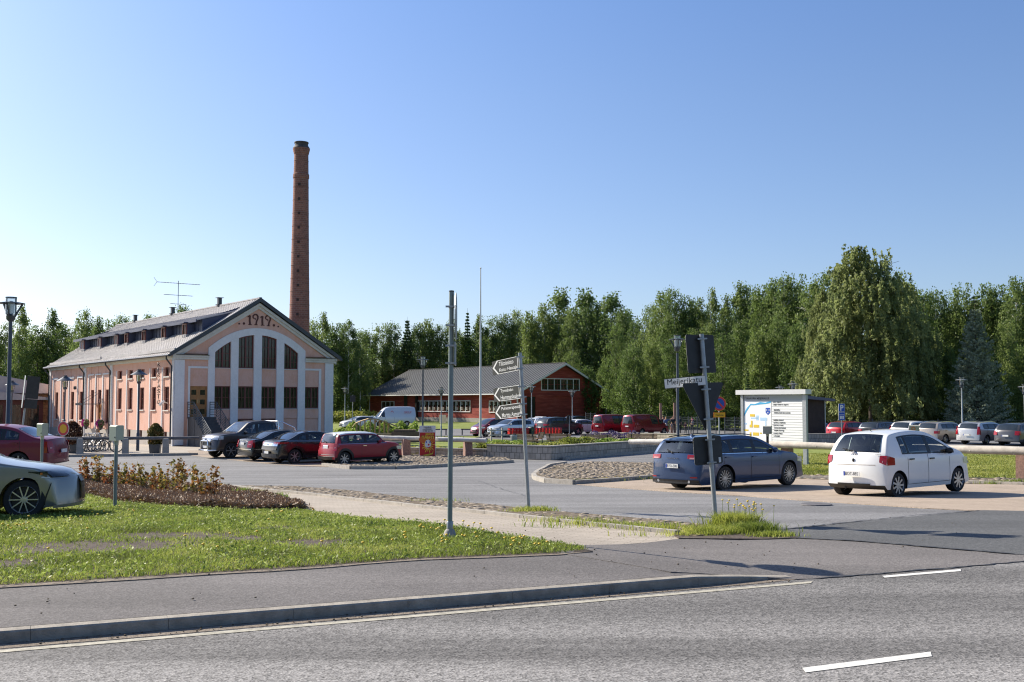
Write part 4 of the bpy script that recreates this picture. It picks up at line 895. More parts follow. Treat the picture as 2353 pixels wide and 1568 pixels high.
t=thing("mailbox","dark green rounded mailbox standing in the middle of the red row","mailbox",q,ang+PI); m_=MB(); m_.prism([(.14*cos(a_),.98+.14*sin(a_)) for a_ in lin(0,PI,10)]+[(-.14,.52),(.14,.52)],-.05,.3); m_.build("box_body",pm("dark green enamel",(.01,.045,.03),.35,0,0),t); m_=MB(); m_.prism([(.025*cos(a_),.86+.035*sin(a_)) for a_ in lin(0,2*PI,8)[:-1]],.301,.306); m_.build("badge",pm("yellow badge",(.7,.5,.03),.5,0,0),t)
# ---------------------------------------------------------------- lamps
def lamp(px,py,Y,kind,label,ring=.85,group="street lamps",pr=.055):
    top=at(px,py,Y); g=ground(top.x,Y); H=top.z-g; t=thing("street_lamp",label,"street lamp",(top.x,Y,g),0,group)
    pm_=M_DKPOLE if kind!='thin' else M_GALV
    m_=MB(); m_.tube([(0,0,-.1),(0,0,1.0),(0,0,1.05),(0,0,H-.75)],[pr*1.5,pr*1.5,pr,pr*.85],12); m_.build("pole",pm_,t,40)
    if kind in('ring','thin'):
        r=ring/2; m_=MB(); m_.lathe([(pr,H-.95*ring),(.16*ring,H-.86*ring),(.17*ring,H-.72*ring),(.02,H-.7*ring)],14)
        for k_ in range(3):
            a_=k_*2*PI/3+.6; m_.bar((cos(a_)*.14*ring,sin(a_)*.14*ring,H-.76*ring),(cos(a_)*r*.8,sin(a_)*r*.8,H-.26*ring),.04*ring,.07*ring)
        m_.build("bracket",M_DKPOLE,t,40)
        m_=MB(); m_.lathe([(r*.62,H-.24*ring),(r,H-.26*ring),(r,H-.235*ring),(r*.62,H-.2*ring),(r*.62,H-.24*ring)],28,cap=False); m_.build("reflector_ring",M_DKPOLE if kind=='ring' else M_GALV,t,40)
        m_=MB(); m_.lathe([(.14*ring,H-.7*ring),(.2*ring,H-.66*ring),(.2*ring,H-.04*ring),(.17*ring,H-.04*ring)],20); m_.build("lens",M_LENS,t,40)
        m_=MB(); m_.lathe([(.06*ring,H-.7*ring),(.12*ring,H-.6*ring),(.12*ring,H-.2*ring),(.05*ring,H-.15*ring)],12); m_.build("bulb",M_WHITE,t,40)
        m_=MB(); m_.lathe([(.21*ring,H-.04*ring),(.21*ring,H),(.02,H+.01)],20); m_.build("cap",M_DKPOLE,t,40)
    else:
        m_=MB(); m_.lathe([(.5,H-.32),(.16,H-.12),(.16,H-.08),(.1,H-.06),(.1,H),(.01,H)],20); m_.build("lamp_shade",M_DKPOLE,t,40)
        m_=MB(); m_.lathe([(.11,H-.72),(.14,H-.7),(.17,H-.24)],16); m_.build("lens",M_LENS,t,40)
        m_=MB(); m_.lathe([(.05,H-.7),(.07,H-.6),(.07,H-.4),(.02,H-.35)],10); m_.build("bulb",pm("warm bulb glass",(.5,.4,.2),.3,0,0),t,40)
        m_=MB(); m_.lathe([(pr,H-.85),(.12,H-.78),(.12,H-.72),(.02,H-.7)],14); m_.build("socket",M_DKPOLE,t,40)
lamp(26,683,36,'ring',"big dark street lamp with ring reflector at the frame's left edge",.88,pr=.07)
lamp(1556,771,45,'ring',"tall dark ring-topped street lamp behind the dark blue car and street name sign",.72,pr=.06)
lamp(972,820,63,'ring',"dark ring-topped street lamp behind the circus poster",.75)
lamp(1014,890,95,'thin',"slim street lamp in the grass in front of the barn's long window",.8,pr=.05)
lamp(793,889,140,'thin',"slim street lamp standing alone right of the pink building",1.0,pr=.06)
lamp(1221.5,884,99,'thin',"slim street lamp in front of the barn's dark doorway",.8,pr=.05)
lamp(1315,895,114,'thin',"slim street lamp in front of the barn's gable wall",.9,pr=.05)
lamp(1556,884,100,'thin',"slim grey street lamp behind the group of people by the fence",.8,pr=.05)
lamp(1793,885,98,'thin',"street lamp head showing just above the map board, left one",.9,pr=.05)
lamp(1822,877,90,'thin',"street lamp head showing just above the map board, right one",.9,pr=.05)
lamp(2209,867,84,'thin',"slim grey street lamp in front of the blue spruce",.9,pr=.055)
lamp(2353,883,84,'thin',"street lamp cut by the frame's right edge",.9,pr=.055)
lamp(28.5,875,76,'hat',"street lamp with conical hat in front of the stone building",pr=.05)
lamp(150.5,863,63,'hat',"street lamp with conical hat beside the tall windows of the pink wall",pr=.05)
lamp(320,849,61.5,'hat',"street lamp with conical hat by the lettered end of the pink wall",pr=.06)
top=at(1104.5,614.5,87); g_=ground(top.x,87); t=thing("flagpole","tall slender white flagpole with no flag, rising above the tree line","flagpole",(top.x,87,g_)); m_=MB(); m_.tube([(0,0,-.1),(0,0,1),(0,0,top.z-g_-.15)],[.11,.105,.04],12); m_.build("pole",M_WHITE,t,40); m_=MB(); m_.ell((0,0,top.z-g_-.08),(.07,.07,.08)); m_.build("finial",M_WHITE,t,True)
# ---------------------------------------------------------------- signs
M_SBACK=pm("weathered sign back",(.035,.035,.034),.55,.3,.25,6); M_BLKSIGN=pm("black sign face",(.02,.022,.022),.4,0,.05,5)
def leanrot(base,top): d=(top-base); return Vector((0,0,1)).rotation_difference(d.normalized()).to_euler(), d.length
def clamps(t,zs,r=.045):
    for z in zs: m_=MB(); m_.lathe([(r,z-.015),(r+.006,z-.015),(r+.006,z+.015),(r,z+.015)],12); m_.box(-.075,.075,-r-.012,-r+.006,z-.012,z+.012); m_.build("clamp",M_GALV,t)
# tall pole with edge-on signs
b0=G(1033.5,1237); tp_=at(1037.5,671,b0.y+.05); e,L=leanrot(b0,tp_)
t=thing("sign_pole","tall grey-green sign pole with round sign seen edge-on in the grass","road sign",b0); t.rotation_euler=e
m_=MB(); m_.tube([(0,0,0),(0,0,L)],.033,14); m_.build("pole",M_GALV2,t,40); m_=MB(); m_.lathe([(.1,-.06),(.095,.02),(.065,.1),(.045,.12)],16); m_.build("foot",M_CONC,t,40)
m_=MB(); m_.lathe([(.042,.12),(.044,.2),(.036,.22)],14); m_.build("collar",M_GALV,t,40); m_=MB(); m_.lathe([(.035,L),(.035,L+.015),(.01,L+.02)],12); m_.build("cap",M_BLACK,t)
m_=MB(); Mx=Matrix.Rotation(R(90.8),3,'Z')@Matrix.Rotation(R(90),3,'X')
m_.lathe([(.001,-.0),(.31,0),(.32,.012),(.31,.014),(.001,.014)],32,(.055,-.03,L-.33),Mx); m_.build("round_plate",M_GALV,t)
m_=MB(); m_.cbox((.058,-.03,L-.83),(.012,.38,.3),Matrix.Rotation(R(.8),3,'Z')); m_.build("lower_plate",M_GALV,t); clamps(t,(L-.45,L-.2,L-.72,L-.95),.035)
# direction signs
b0=G(1215,1172.5); tp_=at(1195,811,b0.y+.1); e,L=leanrot(b0,tp_)
t=thing("direction_sign","leaning grey pole carrying three black arrow signs with white Finnish lettering","direction sign",b0); t.rotation_euler=e
m_=MB(); m_.tube([(0,0,-.05),(0,0,L)],.034,14); m_.build("pole",M_GALV,t,40)
def arrow(z,l,h,lines,tilt,yaw=R(-54)):
    s=bpy.data.objects.new("arrow_plate",None)
    m_=MB(); m_.box(-l,-.05,-.008,.008,-h/2,h/2); o=m_.build("arrow_plate",M_BLKSIGN,t,False,(0,-.0,z),(0,R(tilt),yaw)); bpy.data.objects.remove(s)
    w_=MB(); bw=.03; k_=h/2
    w_.prism([(-l+.015,0),(-l+.015+.16,k_-.0),(-l+.015+.16+bw*1.6,k_),(-l+.07,0)],-.0105,-.0085); w_.prism([(-l+.015,0),(-l+.07,0),(-l+.015+.16+bw*1.6,-k_),(-l+.015+.16,-k_)],-.0105,-.0085)
    w_.box(-l+.2,-.075,-.0105,-.0085,k_-.01,k_-.001); w_.box(-l+.2,-.075,-.0105,-.0085,-k_+.001,-k_+.01); w_.box(-.088,-.075,-.0105,-.0085,-k_+.011,k_-.011); w_.build("arrow_border",M_LETW,o)
    for i,(s_,wd) in enumerate(lines): text(s_,wd,h*.31,(-l+.235,-.009,h*.06 if i==0 else -h*.41),M_LETW,o,ext=.002,bold=.006)
    return o
px2m=b0.y/FPX; zc=lambda y:(927-y)*px2m-b0.z
arrow(L-.19,.93,.27,(("Tilitoimisto",.48),("Kaisu Haataja",.6)),-2); arrow(L-.735,.93,.26,(("Tyrnävän",.42),("Hammaskulma",.66)),-.8); arrow(L-1.07,.92,.26,(("Puheterapeutti",.62),("Maritta Asmundi",.66)),-1.6)
clamps(t,(L-.08,L-.3,L-.64,L-.84,L-.97,L-1.17),.036)
# street name pole with backs of traffic signs
b0=G(1645,1204); tp_=at(1612,768,b0.y+.1); e,L=leanrot(b0,tp_)
t=thing("street_sign_pole","leaning steel pole with backs of traffic signs and white street name plate Meijerikatu","road sign",b0); t.rotation_euler=e
m_=MB(); m_.tube([(0,0,-.05),(0,0,L)],.036,14); m_.build("pole",M_GALV,t,40)
def rr(w_,h,r):   # rounded rectangle polygon centred
    P=[]
    for cx_,cz_,a0 in ((w_/2-r,h/2-r,0),(-w_/2+r,h/2-r,90),(-w_/2+r,-h/2+r,180),(w_/2-r,-h/2+r,270)):
        P+=[(cx_+r*cos(R(a0+k_*30)),cz_+r*sin(R(a0+k_*30))) for k_ in range(4)]
    return P
yaw=R(33)
def plate(poly,z,x=0,yaw=yaw,mat=M_SBACK,front=M_WHITE,nm_="plate_back",par=None,y0=.05,tilt=0):
    m_=MB(); m_.prism(poly,0,.004); m_.mi=1; m_.prism(poly,.0045,.006); q=Matrix.Rotation(yaw,3,'Z')@Vector((x,y0,0))
    return m_.build(nm_,[mat,front],par or t,False,(q.x,q.y,z),(0,tilt,yaw))
plate(rr(.6,.61,.03),L-.31,.005); 
tri=[]; s_=.9; hh=s_*.866
for cx_,cz_,a0 in ((-s_/2+.05,hh/2-.03,90),(0,-hh/2+.045,210),(s_/2-.05,hh/2-.03,-30)): tri+=[(cx_+.03*cos(R(a0+k_*40)),cz_+.03*sin(R(a0+k_*40))) for k_ in range(4)]
plate(tri,L-1.16,.0); plate(rr(.6,.44,.04),L-1.84,.0)
m_=MB(); m_.box(-.64,-.0,-.012,.012,-.078,.078); o=m_.build("name_plate",M_WHITE,t,False,(.0,-.03,L-.735),(0,R(-1.5),R(-12)))
m_=MB(); m_.box(-.64,-.0,-.0135,-.0125,-.078,-.072); m_.box(-.64,0,-.0135,-.0125,.072,.078); m_.build("border",M_SBACK,o)
text("Meijerikatu",.54,.118,(-.595,-.0128,-.052),M_INK,o,ext=.002,bold=.0)
m_=MB(); m_.box(.21,.26,-.002,-.0003,-.2,-.12); m_.build("sticker",M_WHITE,plate(rr(.001,.001,.0001),L-1.84,.0,y0=.049))
clamps(t,(L-.08,L-.53,L-.88,L-1.35,L-1.67,L-2.03),.038)
# no parking sign with yellow plate
Yp=52.; b0=gx(1652,Yp); t=thing("road_sign","round blue and red no parking sign with yellow plate on steel pole","road sign",b0,R(14)); s_=Yp/FPX; zc=lambda y:(927-y)*s_-b0.z
m_=MB(); m_.tube([(0,.05,-.1),(0,.05,zc(905))],.04,10); m_.build("pole",M_GALV,t,40)
z0=zc(928); Mx=Matrix.Rotation(R(90),3,'X'); RR=.31/cos(R(10))
m_=MB(); m_.lathe([(.001,.0),(RR*1.12,0),(RR*1.12,.012),(.001,.012)],32,(0,.0,z0),Mx); m_.build("disc",pm("sign orange rim",(.75,.3,.03),.5,0,0),t)
m_=MB(); m_.lathe([(.001,.013),(RR*1.06,.013),(RR*1.06,.015),(.001,.015)],32,(0,.0,z0),Mx); m_.build("rim",pm("sign red",(.55,.03,.05),.5,0,0),t)
m_=MB(); m_.lathe([(.001,.0155),(RR*.8,.0155),(RR*.8,.017),(.001,.017)],32,(0,.0,z0),Mx); m_.build("face",pm("sign blue",(.01,.07,.4),.5,0,0),t)
m_=MB(); m_.cbox((0,-.0185,z0),(.09,.002,RR*1.62),Matrix.Rotation(R(-45),3,'Y')); m_.build("diagonal_bar",MATS["sign red"],t)
M_YEL=pm("sign yellow",(.75,.38,.01),.5,0,0); m_=MB(); m_.box(-.3,.3,-.02,.0,zc(959.5),zc(948)); o=m_.build("plate",pm("sign orange",(.65,.16,.01),.5,0,0),t); m_=MB(); m_.box(-.28,.28,-.022,-.0205,zc(958.8),zc(948.7)); m_.build("plate_face",M_YEL,t)
text("Pelastustie",.42,.1,(-.21,-.0225,zc(956)),M_INK,t)
# bus parking sign
Yp=74.; b0=gx(1932.5,Yp); t=thing("parking_sign","blue parking sign with white P above a bus stop plate beside red hatchback","road sign",b0,R(8)); s_=Yp/FPX; zc=lambda y:(927-y)*s_-b0.z
m_=MB(); m_.tube([(0,.05,-.1),(0,.05,zc(928))],.04,10); m_.build("pole",M_GALV,t,40); SB_=MATS["sign blue"]
for a_,b_ in ((928,946.5),(947.5,966)):
    m_=MB(); m_.box(-.23,.23,-.01,.01,zc(b_),zc(a_)); m_.build("plate",M_WHITE,t); m_=MB(); m_.box(-.215,.215,-.013,-.0105,zc(b_)+.015,zc(a_)-.015); m_.build("plate_face",SB_,t)
text("P",.24,.4,(-.11,-.0135,zc(944)),M_LETW,t,bold=.03)
m_=MB(); m_.box(-.17,.17,-.0155,-.0135,zc(954),zc(953)); 
for k_ in range(3): m_.box(-.15+.105*k_,-.065+.105*k_,-.0155,-.0135,zc(963),zc(956))
m_.build("symbol",M_LETW,t)
# closed road sign (red ring, yellow centre)
Yp=50.; b0=gx(149,Yp); s_=Yp/FPX; t=thing("closed_road_sign","round red sign with yellow centre behind the dark red sedan's boot","road sign",b0,R(-20)); zc=lambda y:(927-y)*s_-b0.z+0
z0=at(149,985.5,Yp).z-b0.z; r_=16.3*s_
m_=MB(); m_.tube([(0,.05,-.1),(0,.05,z0)],.03,10); m_.build("pole",M_GALV,t,40)
m_=MB(); m_.lathe([(.001,.0),(r_,0),(r_,.014),(.001,.014)],36,(0,0,z0),Mx); m_.build("disc",M_WHITE,t)
m_=MB(); m_.lathe([(.001,.015),(r_*.95,.015),(r_*.95,.017),(.001,.017)],36,(0,0,z0),Mx); m_.build("rim",MATS["sign red"],t)
m_=MB(); m_.lathe([(.001,.0175),(r_*.62,.0175),(r_*.62,.019),(.001,.019)],36,(0,0,z0),Mx); m_.build("face",M_YEL,t)
# left double sign
Yp=45.; tp_=at(66,864,Yp); b0=gx(47,Yp); e,L=leanrot(b0,tp_)
t=thing("road_sign","leaning pole with two rectangular plates mounted at an angle, left edge","road sign",b0); t.rotation_euler=e
m_=MB(); m_.tube([(0,0,-.1),(0,0,L)],.04,10); m_.build("pole",M_GALV,t,40)
for yw,x,mt in ((R(-62),-.12,M_GALV),(R(60),.24,M_SBACK)):
    m_=MB()
    for z1,z2 in ((L,L-.95),(L-.97,L-1.36)): m_.cbox((0,0,(z1+z2)/2),(.6,.015,z1-z2))
    m_.build("plate",mt,t,False,(x,-.03,0),(0,0,yw))
# rear of round sign by the white hatchback
Yp=101.; b0=gx(1307,Yp); t=thing("road_sign","small round sign seen from behind beside the distant white hatchback","road sign",b0,R(50)); z0=at(1307,964,Yp).z-b0.z
m_=MB(); m_.tube([(0,-.05,-.1),(0,-.05,z0+.3)],.035,8); m_.build("pole",M_GALV,t); m_=MB(); m_.lathe([(.001,0),(.42,0),(.42,.014),(.001,.014)],24,(0,0,z0),Mx); m_.build("disc",M_SBACK,t)
Yp=118.; b0=gx(811,Yp); t=thing("road_sign","small dark sign backs on a post in front of the white van","road sign",b0,R(10)); z0=at(811,909,Yp).z-b0.z
m_=MB(); m_.tube([(0,.03,-.1),(0,.03,z0+.05)],.04,8); m_.build("pole",M_GALV,t); m_=MB(); m_.box(-.3,.3,-.01,.01,at(811,924,Yp).z-b0.z,z0); m_.build("plate",M_SBACK,t)
# meter boxes on posts
M_BOX=pm("pale green box paint",(.42,.46,.36),.5,0,.05,6); M_BOX2=pm("grey box paint",(.36,.36,.3),.5,0,.05,6)
def meter(px,pytop,pybot,Y,w_,rz,label,mat=M_BOX,pr=.045,base=None,black=False):
    b0=gx(px,Y) if base is None else base; Y=b0.y; t=thing("meter_box",label,"electric box",b0,rz); zt=at(px,pytop,Y).z-b0.z; zb=at(px,pybot,Y).z-b0.z; d=w_*.75
    m_=MB(); m_.tube([(0,0,-.1),(0,0,zb+.02)],pr,12); m_.build("post",M_GALV2 if not black else M_BLACK,t,40)
    m_=MB(); e=w_*.1; m_.prism([(-d/2+e*.2,zb),(d/2,zb+.02),(d/2,zt-e*.5),(d/2-e,zt),(-d/2+e*1.6,zt),(-d/2,zt-e)],-w_/2,w_/2,'x'); m_.v=[(y_,x_,z_) for x_,y_,z_ in m_.v] if False else m_.v
    o=m_.build("box_body",mat,t); m_=MB(); m_.lathe([(pr*1.25,zb-.09),(pr*1.25,zb+.005)],12); m_.build("collar",mat,t)
    m_=MB(); m_.cbox((w_*.38,-d/2-.004,zb+(zt-zb)*.22),(.018,.012,.03)); m_.build("lock",M_DKPOLE,t); return t
b2=G(264,1168.5); meter(262,977.5,1013,0,.235,R(-38),"pale green electric meter box on a post in the front grass",base=b2,pr=.036)
meter(101,973,1002,27.6,.24,R(-35),"pale green electric meter box on a post beside the dark red sedan",pr=.036)
meter(1761.5,979,997.5,40.5,.3,R(-22),"grey electric box on a black post in front of the map board",M_BOX2,.05,black=True)
t=meter(2098,977,995,42.,.38,R(-22),"pale electric box with orange ring logo above the white hatchback's roof",M_BOX2,.06)
mm_=MB(); 
for k_ in range(16): a0=k_*PI/8; a1=a0+PI/8; zc_=at(2095,985,42).z-t.location.z; mm_.prism([(-.03+.05*cos(a0),zc_+.05*sin(a0)),(-.03+.05*cos(a1),zc_+.05*sin(a1)),(-.03+.075*cos(a1),zc_+.075*sin(a1)),(-.03+.075*cos(a0),zc_+.075*sin(a0))],-.155,-.144)
mm_.build("ring_logo",MATS["sign orange"],t)
p=at(1831,1022.5,41.2); t=thing("rail_lamp","small dark spotlight with pale glass mounted on the grey log","lamp",p,R(-20)); m_=MB(); m_.tube([(-.2,0,.02),(.1,0,-.03)],[.1,.12],10); m_.build("housing",M_DKPOLE,t,40); m_=MB(); m_.add([(-.05,-.16,-.1),(.3,-.14,-.08),(.14,-.05,.12),(-.1,-.06,.1)],[(0,1,2,3)]); m_.build("lens",pm("pale glass",(.35,.5,.6),.15,0,0),t)
# ---------------------------------------------------------------- circus poster board
b0=G(982,1053); s_=b0.y/FPX; t=thing("poster_board","circus poster board with red and yellow clown picture leaning by the granite posts","poster",b0,R(4)); W_=36.8*s_; H_=74*s_
m_=MB(); m_.box(-W_/2,W_/2,0,.03,-.02,H_); m_.build("board",M_WHITE,t)
m_=MB(); m_.box(-W_/2+.02,W_/2-.02,-.004,-.001,.01,H_*.79); m_.build("red_panel",pm("poster red",(.5,.015,.015),.5,0,.05,4),t)
sb=MB(); cz_=H_*.4
for k_ in range(18):
    a_=k_*2*PI/18; a2=a_+PI/22; r_=W_*.33 if k_%2 else W_*.40; sb.prism([(W_*.05,cz_),(W_*.05+max(-W_*.5,min(W_*.4,cos(a_)*r_)),cz_+sin(a_)*r_*1.2),(W_*.05+max(-W_*.5,min(W_*.4,cos(a2)*r_)),cz_+sin(a2)*r_*1.2)],-.007-.0003*k_,-.0045)
PY=pm("poster yellow",(.72,.5,.04),.5,0,.08,3); sb.prism([(W_*.02+W_*.22*cos(a_),cz_+W_*.3*sin(a_)) for a_ in lin(0,2*PI,16)[:-1]],-.0135,-.0045); sb.build("sunburst",PY,t)
def big(m): m.v=[((x-.1*W_)*1.6+.03*W_,y,(z-cz_)*1.6+cz_+.02) for x,y,z in m.v]
cl=MB()
cl.prism([(W_*(.1+.12*cos(a_)),cz_+.02+W_*.17*sin(a_)) for a_ in lin(0,2*PI,14)[:-1]],-.018,-.0138); big(cl); cl.build("clown_face",M_WHITE,t)
cl=MB(); cl.prism([(W_*(-.12+.13*cos(a_)),cz_+.16+W_*.13*sin(a_)) for a_ in lin(0,2*PI,9)[:-1]],-.0175,-.0138); cl.prism([(W_*(.3+.08*cos(a_)),cz_+.14+W_*.1*sin(a_)) for a_ in lin(0,2*PI,9)[:-1]],-.0175,-.0138); cl.prism([(-W_*.1,cz_+.2),(W_*.25,cz_+.2),(W_*.1,cz_+.3)],-.0178,-.0138); big(cl); cl.build("clown_hair",pm("poster orange",(.6,.14,.02),.5,0,0),t)
cl=MB(); cl.prism([(W_*(.13+.035*cos(a_)),cz_+.0+W_*.04*sin(a_)) for a_ in lin(0,2*PI,8)[:-1]],-.021,-.0182); cl.prism([(W_*.0,cz_-.07),(W_*.16,cz_-.12),(W_*.2,cz_-.04),(W_*.13,cz_-.08)],-.021,-.0182); big(cl); cl.build("clown_nose",MATS["poster red"],t)
cl=MB()
for x in (.04,.18): cl.prism([(W_*(x+.025*cos(a_)),cz_+.08+W_*.04*sin(a_)) for a_ in lin(0,2*PI,8)[:-1]],-.021,-.0182)
big(cl); cl.build("clown_eye",MATS["sign blue"],t)
cl=MB(); cl.prism([(-W_*.3,.15),(W_*.3,.25),(W_*.38,.42),(W_*.34,.2),(-.05,.06)],-.0165,-.0138); cl.build("ribbon",PY,t)
text("TYRNÄVÄ",W_*.5,.13,(-W_*.25,-.002,H_-.16),M_INK,t,bold=.02); text("TO 8.8. KLO 18",W_*.62,.11,(-W_*.31,-.002,H_*.81),M_INK,t,bold=.02); m_=MB(); m_.box(-W_*.25,W_*.25,-.003,-.001,H_-.215,H_-.19); m_.build("small_print",M_INK,t)
text("TÄHTI",W_*.8,.2,(-W_*.38,-.0145,H_*.585),M_INK,t,bold=.06,name="title_shadow"); text("TÄHTI",W_*.76,.19,(-W_*.36,-.017,H_*.59),PY,t,bold=.03); text("SIRKUS",W_*.5,.09,(-W_*.12,-.0145,H_*.71),PY,t,bold=.04)
# ---------------------------------------------------------------- map board
b0=G(1852,1069.5); Lb=3.6; bd=thing("map_board","large white map board with grey frame and canopy beam reading TYRNÄVÄN MEIJERIALUE","information board",b0,R(-56)); Hb=3.12
m_=MB(); m_.box(-.1,.1,-.06,.06,-.1,Hb-.1); m_.build("post",M_GALV,bd); m_=MB(); m_.box(-Lb-.1,-Lb+.06,-.06,.06,-.1,Hb-.1); m_.build("post",M_GALV,bd)
m_=MB(); m_.box(-Lb-.25,.22,-.22,.16,Hb-.08,Hb+.13); m_.build("canopy",pm("light grey beam",(.6,.6,.6),.5,0,.04,3),bd)
z0,z1=.92,Hb-.22; m_=MB(); m_.box(-Lb+.062,-.102,-.02,.02,z0-.04,Hb-.102); m_.build("panel",pm("bright white panel",(.85,.85,.84),.45,0,.02,3),bd)
GREYP=pm("panel grey",(.4,.41,.42),.5,0,0); m_=MB(); m_.box(-Lb+.064,-.104,-.024,-.0205,z1-.14,Hb-.104); m_.build("title_band",GREYP,bd)
text("TYRNÄVÄN MEIJERIALUE",1.5,.13,(-Lb+.1,-.026,z1-.1),M_INK,bd,bold=.01)
xm=-1.88; rows=16; m_=MB(); 
for i in range(rows+1): zz_=z0+(z1-.16-z0)*i/rows; m_.box(xm,-.14,-.024,-.0205,zz_-.006,zz_+.006)
m_.box(xm-.008,xm+.008,-.0245,-.0205,z0,z1-.16); m_.build("row_line",pm("grey line",(.2,.2,.2),.6,0,0),bd)
row=lambda i:z1-.16-(z1-.16-z0)*(i+.78)/rows
for i,s_,x,wd in ((0,"1 MYLLY, KIRJASTO",.08,.5),(1,'2 MEIJERI "KIVIPIRTTI", KIRJASTO',.08,.9),(3,"KOKOUSTILA",.14,.36),(4,"HAMMASLÄÄKÄRI IRMA KAMUNEN",.14,.94),(7,"3 MEIJERIN ASUNNOT",.1,.6),(8,"4 JUUSTOLA I AUDITORIO",.1,.7),(9,"5 JUUSTOLA II LUKIO",.1,.58),(10,"KUNNAN JOHTOKESKUS",.15,.67),(11,"MEIJERIN ASUNTOJA",.15,.58),(12,"6 KAHVILA PÖMILÄ",.1,.52),(13,"7 HÖYLÄÄMÖ",.1,.37)):
    text(s_,wd,.075,(xm+x,-.0225,row(i)),M_INK,bd,bold=.005)
mw=Lb-1.88-.1; X0=-Lb+.08; Z=lambda f:z0+(z1-.16-z0)*f; Xf=lambda f:X0+mw*f
RIV=pm("map river blue",(.05,.36,.62),.5,0,0); PAL=pm("map pale blue",(.42,.6,.78),.5,0,0); MY=pm("map yellow",(.72,.5,.03),.5,0,0)
m_=MB(); rv=[(0,.62,.7),(.1,.75,.83),(.25,.9,.94),(.4,.9,.93),(.6,.92,.98),(.8,.93,.965),(.95,.95,1.),(1,.97,1.)]
m_.strip([Xf(a_[0]) for a_ in rv],lambda x:Z(np.interp((x-X0)/mw,[a_[0] for a_ in rv],[a_[1] for a_ in rv])),lambda x:Z(np.interp((x-X0)/mw,[a_[0] for a_ in rv],[a_[2] for a_ in rv])),-.024,-.0205); m_.build("map_river",RIV,bd)
m_=MB()
for a_,b_,c_,d_ in ((.25,.56,.5,.6),(.45,.53,.55,.65),(.6,.52,.85,.6),(.78,.3,.82,.52),(.0,.42,.1,.46)): m_.box(Xf(a_),Xf(c_),-.024,-.0205,Z(b_),Z(d_))
m_.build("map_yard",PAL,bd); m_=MB()
for a_,b_,c_,d_ in ((.22,.62,.4,.68),(.2,.35,.31,.42),(.25,.42,.31,.52),(.35,.35,.55,.42),(.0,.26,.15,.3),(.32,.15,.54,.23),(.58,.2,.65,.23),(.2,.06,.26,.23)): m_=MB(); m_.box(Xf(a_),Xf(c_),-.0265,-.0245,Z(b_),Z(d_)); m_.build("map_building",MY,bd)
m_=MB(); m_.prism([(Xf(.8),Z(.84)),(Xf(.97),Z(.84)),(Xf(.97),Z(.72)),(Xf(.885),Z(.66)),(Xf(.8),Z(.72))],-.024,-.0205); m_.build("coat_of_arms",SB_,bd); m_=MB()
for x,z in ((.84,.785),(.93,.785),(.885,.72)): m_.prism([(Xf(x)+.03*cos(a_),Z(z)+.03*sin(a_)) for a_ in lin(0,2*PI,6)[:-1]],-.027,-.0245)
m_.build("flower_mark",M_LETW,bd)
# ---------------------------------------------------------------- wooden pavilion, planks, planters, bicycles
Yp=80.; b0=gx(858,Yp); t=thing("play_pavilion","small wooden pavilion with curved plywood roof on many thin posts","pavilion",b0,R(8))
s_=Yp/FPX; m_=MB(); rf_=[(-1.55,1.05),(-1.3,1.35),(-.8,1.55),(-.35,1.68),(.2,1.66),(.9,1.45),(1.75,1.1)]
for q in range(len(rf_)-1):
    (x0,z0),(x1,z1)=rf_[q],rf_[q+1]; m_.prism([(x0,z0),(x1,z1),(x1,z1+.06),(x0,z0+.06)],-1.1,1.1)
m_.build("roof",M_PINE,t); m_=MB()
for q in range(3,len(rf_)-1):
    (x0,z0),(x1,z1)=rf_[q],rf_[q+1]; m_.prism([(x0,z0+.062),(x1,z1+.062),(x1,z1+.085),(x0,z0+.085)],-1.12,1.12)
m_.build("roof_felt",M_BLACK,t)
for i,x in enumerate((-1.2,-.95,-.6,-.2,.15,.5,.85,1.15)):
    for y in (-.85,.85):
        m_=MB(); m_.box(x-.045,x+.045,y-.045,y+.045,-.1,float(np.interp(x,[a_[0] for a_ in rf_],[a_[1] for a_ in rf_]))); m_.build("post",M_PINE,t)
Yp=78; b0=gx(918,Yp); t=thing("plank_stack","stack of brown planks and boxes beside the wooden pavilion","planks",b0,R(5))
for x0,x1,z0,z1,y0,y1,mt in ((-2.2,-.6,.0,.55,0,1.2,M_WOOD),(-1.9,.1,.56,.66,.1,1.3,M_PINE),(-.55,1.5,0,.75,0,1.3,pm("brown planks",(.17,.11,.07),.8,0,.3,5)),(-.4,1.2,.76,.9,.1,1.2,MATS["brown planks"]),(-2.9,.3,0,.12,-1,0,M_CONC)):
    m_=MB(); m_.box(x0,x1,y0,y1,z0,z1); m_.build("plank_bundle",mt,t)
for px,Y in ((790,84),(1088,104),(1000,104),(812,84)):
    b0=gx(px,Y); t=thing("low_barrier","low dark timber barrier at the edge of the lane near column %s"%{790:"beside the pink building",1088:"of the distant cars",1000:"behind the circus poster",812:"next to the wooden pavilion"}[px],"barrier",b0,R(-8),"low timber barriers")
    t["label"]="low dark timber barrier "+{790:"beside the pink building's right corner",1088:"left of the distant dark red car",1000:"on the lane behind the circus poster",812:"left of the wooden pavilion"}[px]
    m_=MB(); m_.bar((-1.2,0,.55),(1.2,0,.55),.1,.12); m_.build("rail",M_WOODD,t)
    for s in (-1.1,1.1): m_=MB(); m_.bar((s,0,0),(s,0,.6),.1,.1); m_.build("post",M_WOODD,t)
M_CONE1=leafmat("brown red hedge leaves",[(.05,.02,.02),(.12,.06,.03),(.2,.1,.05)],.3,3); M_CONE2=leafmat("olive hedge leaves",[(.05,.05,.015),(.13,.12,.03),(.28,.15,.05)],.3,3)
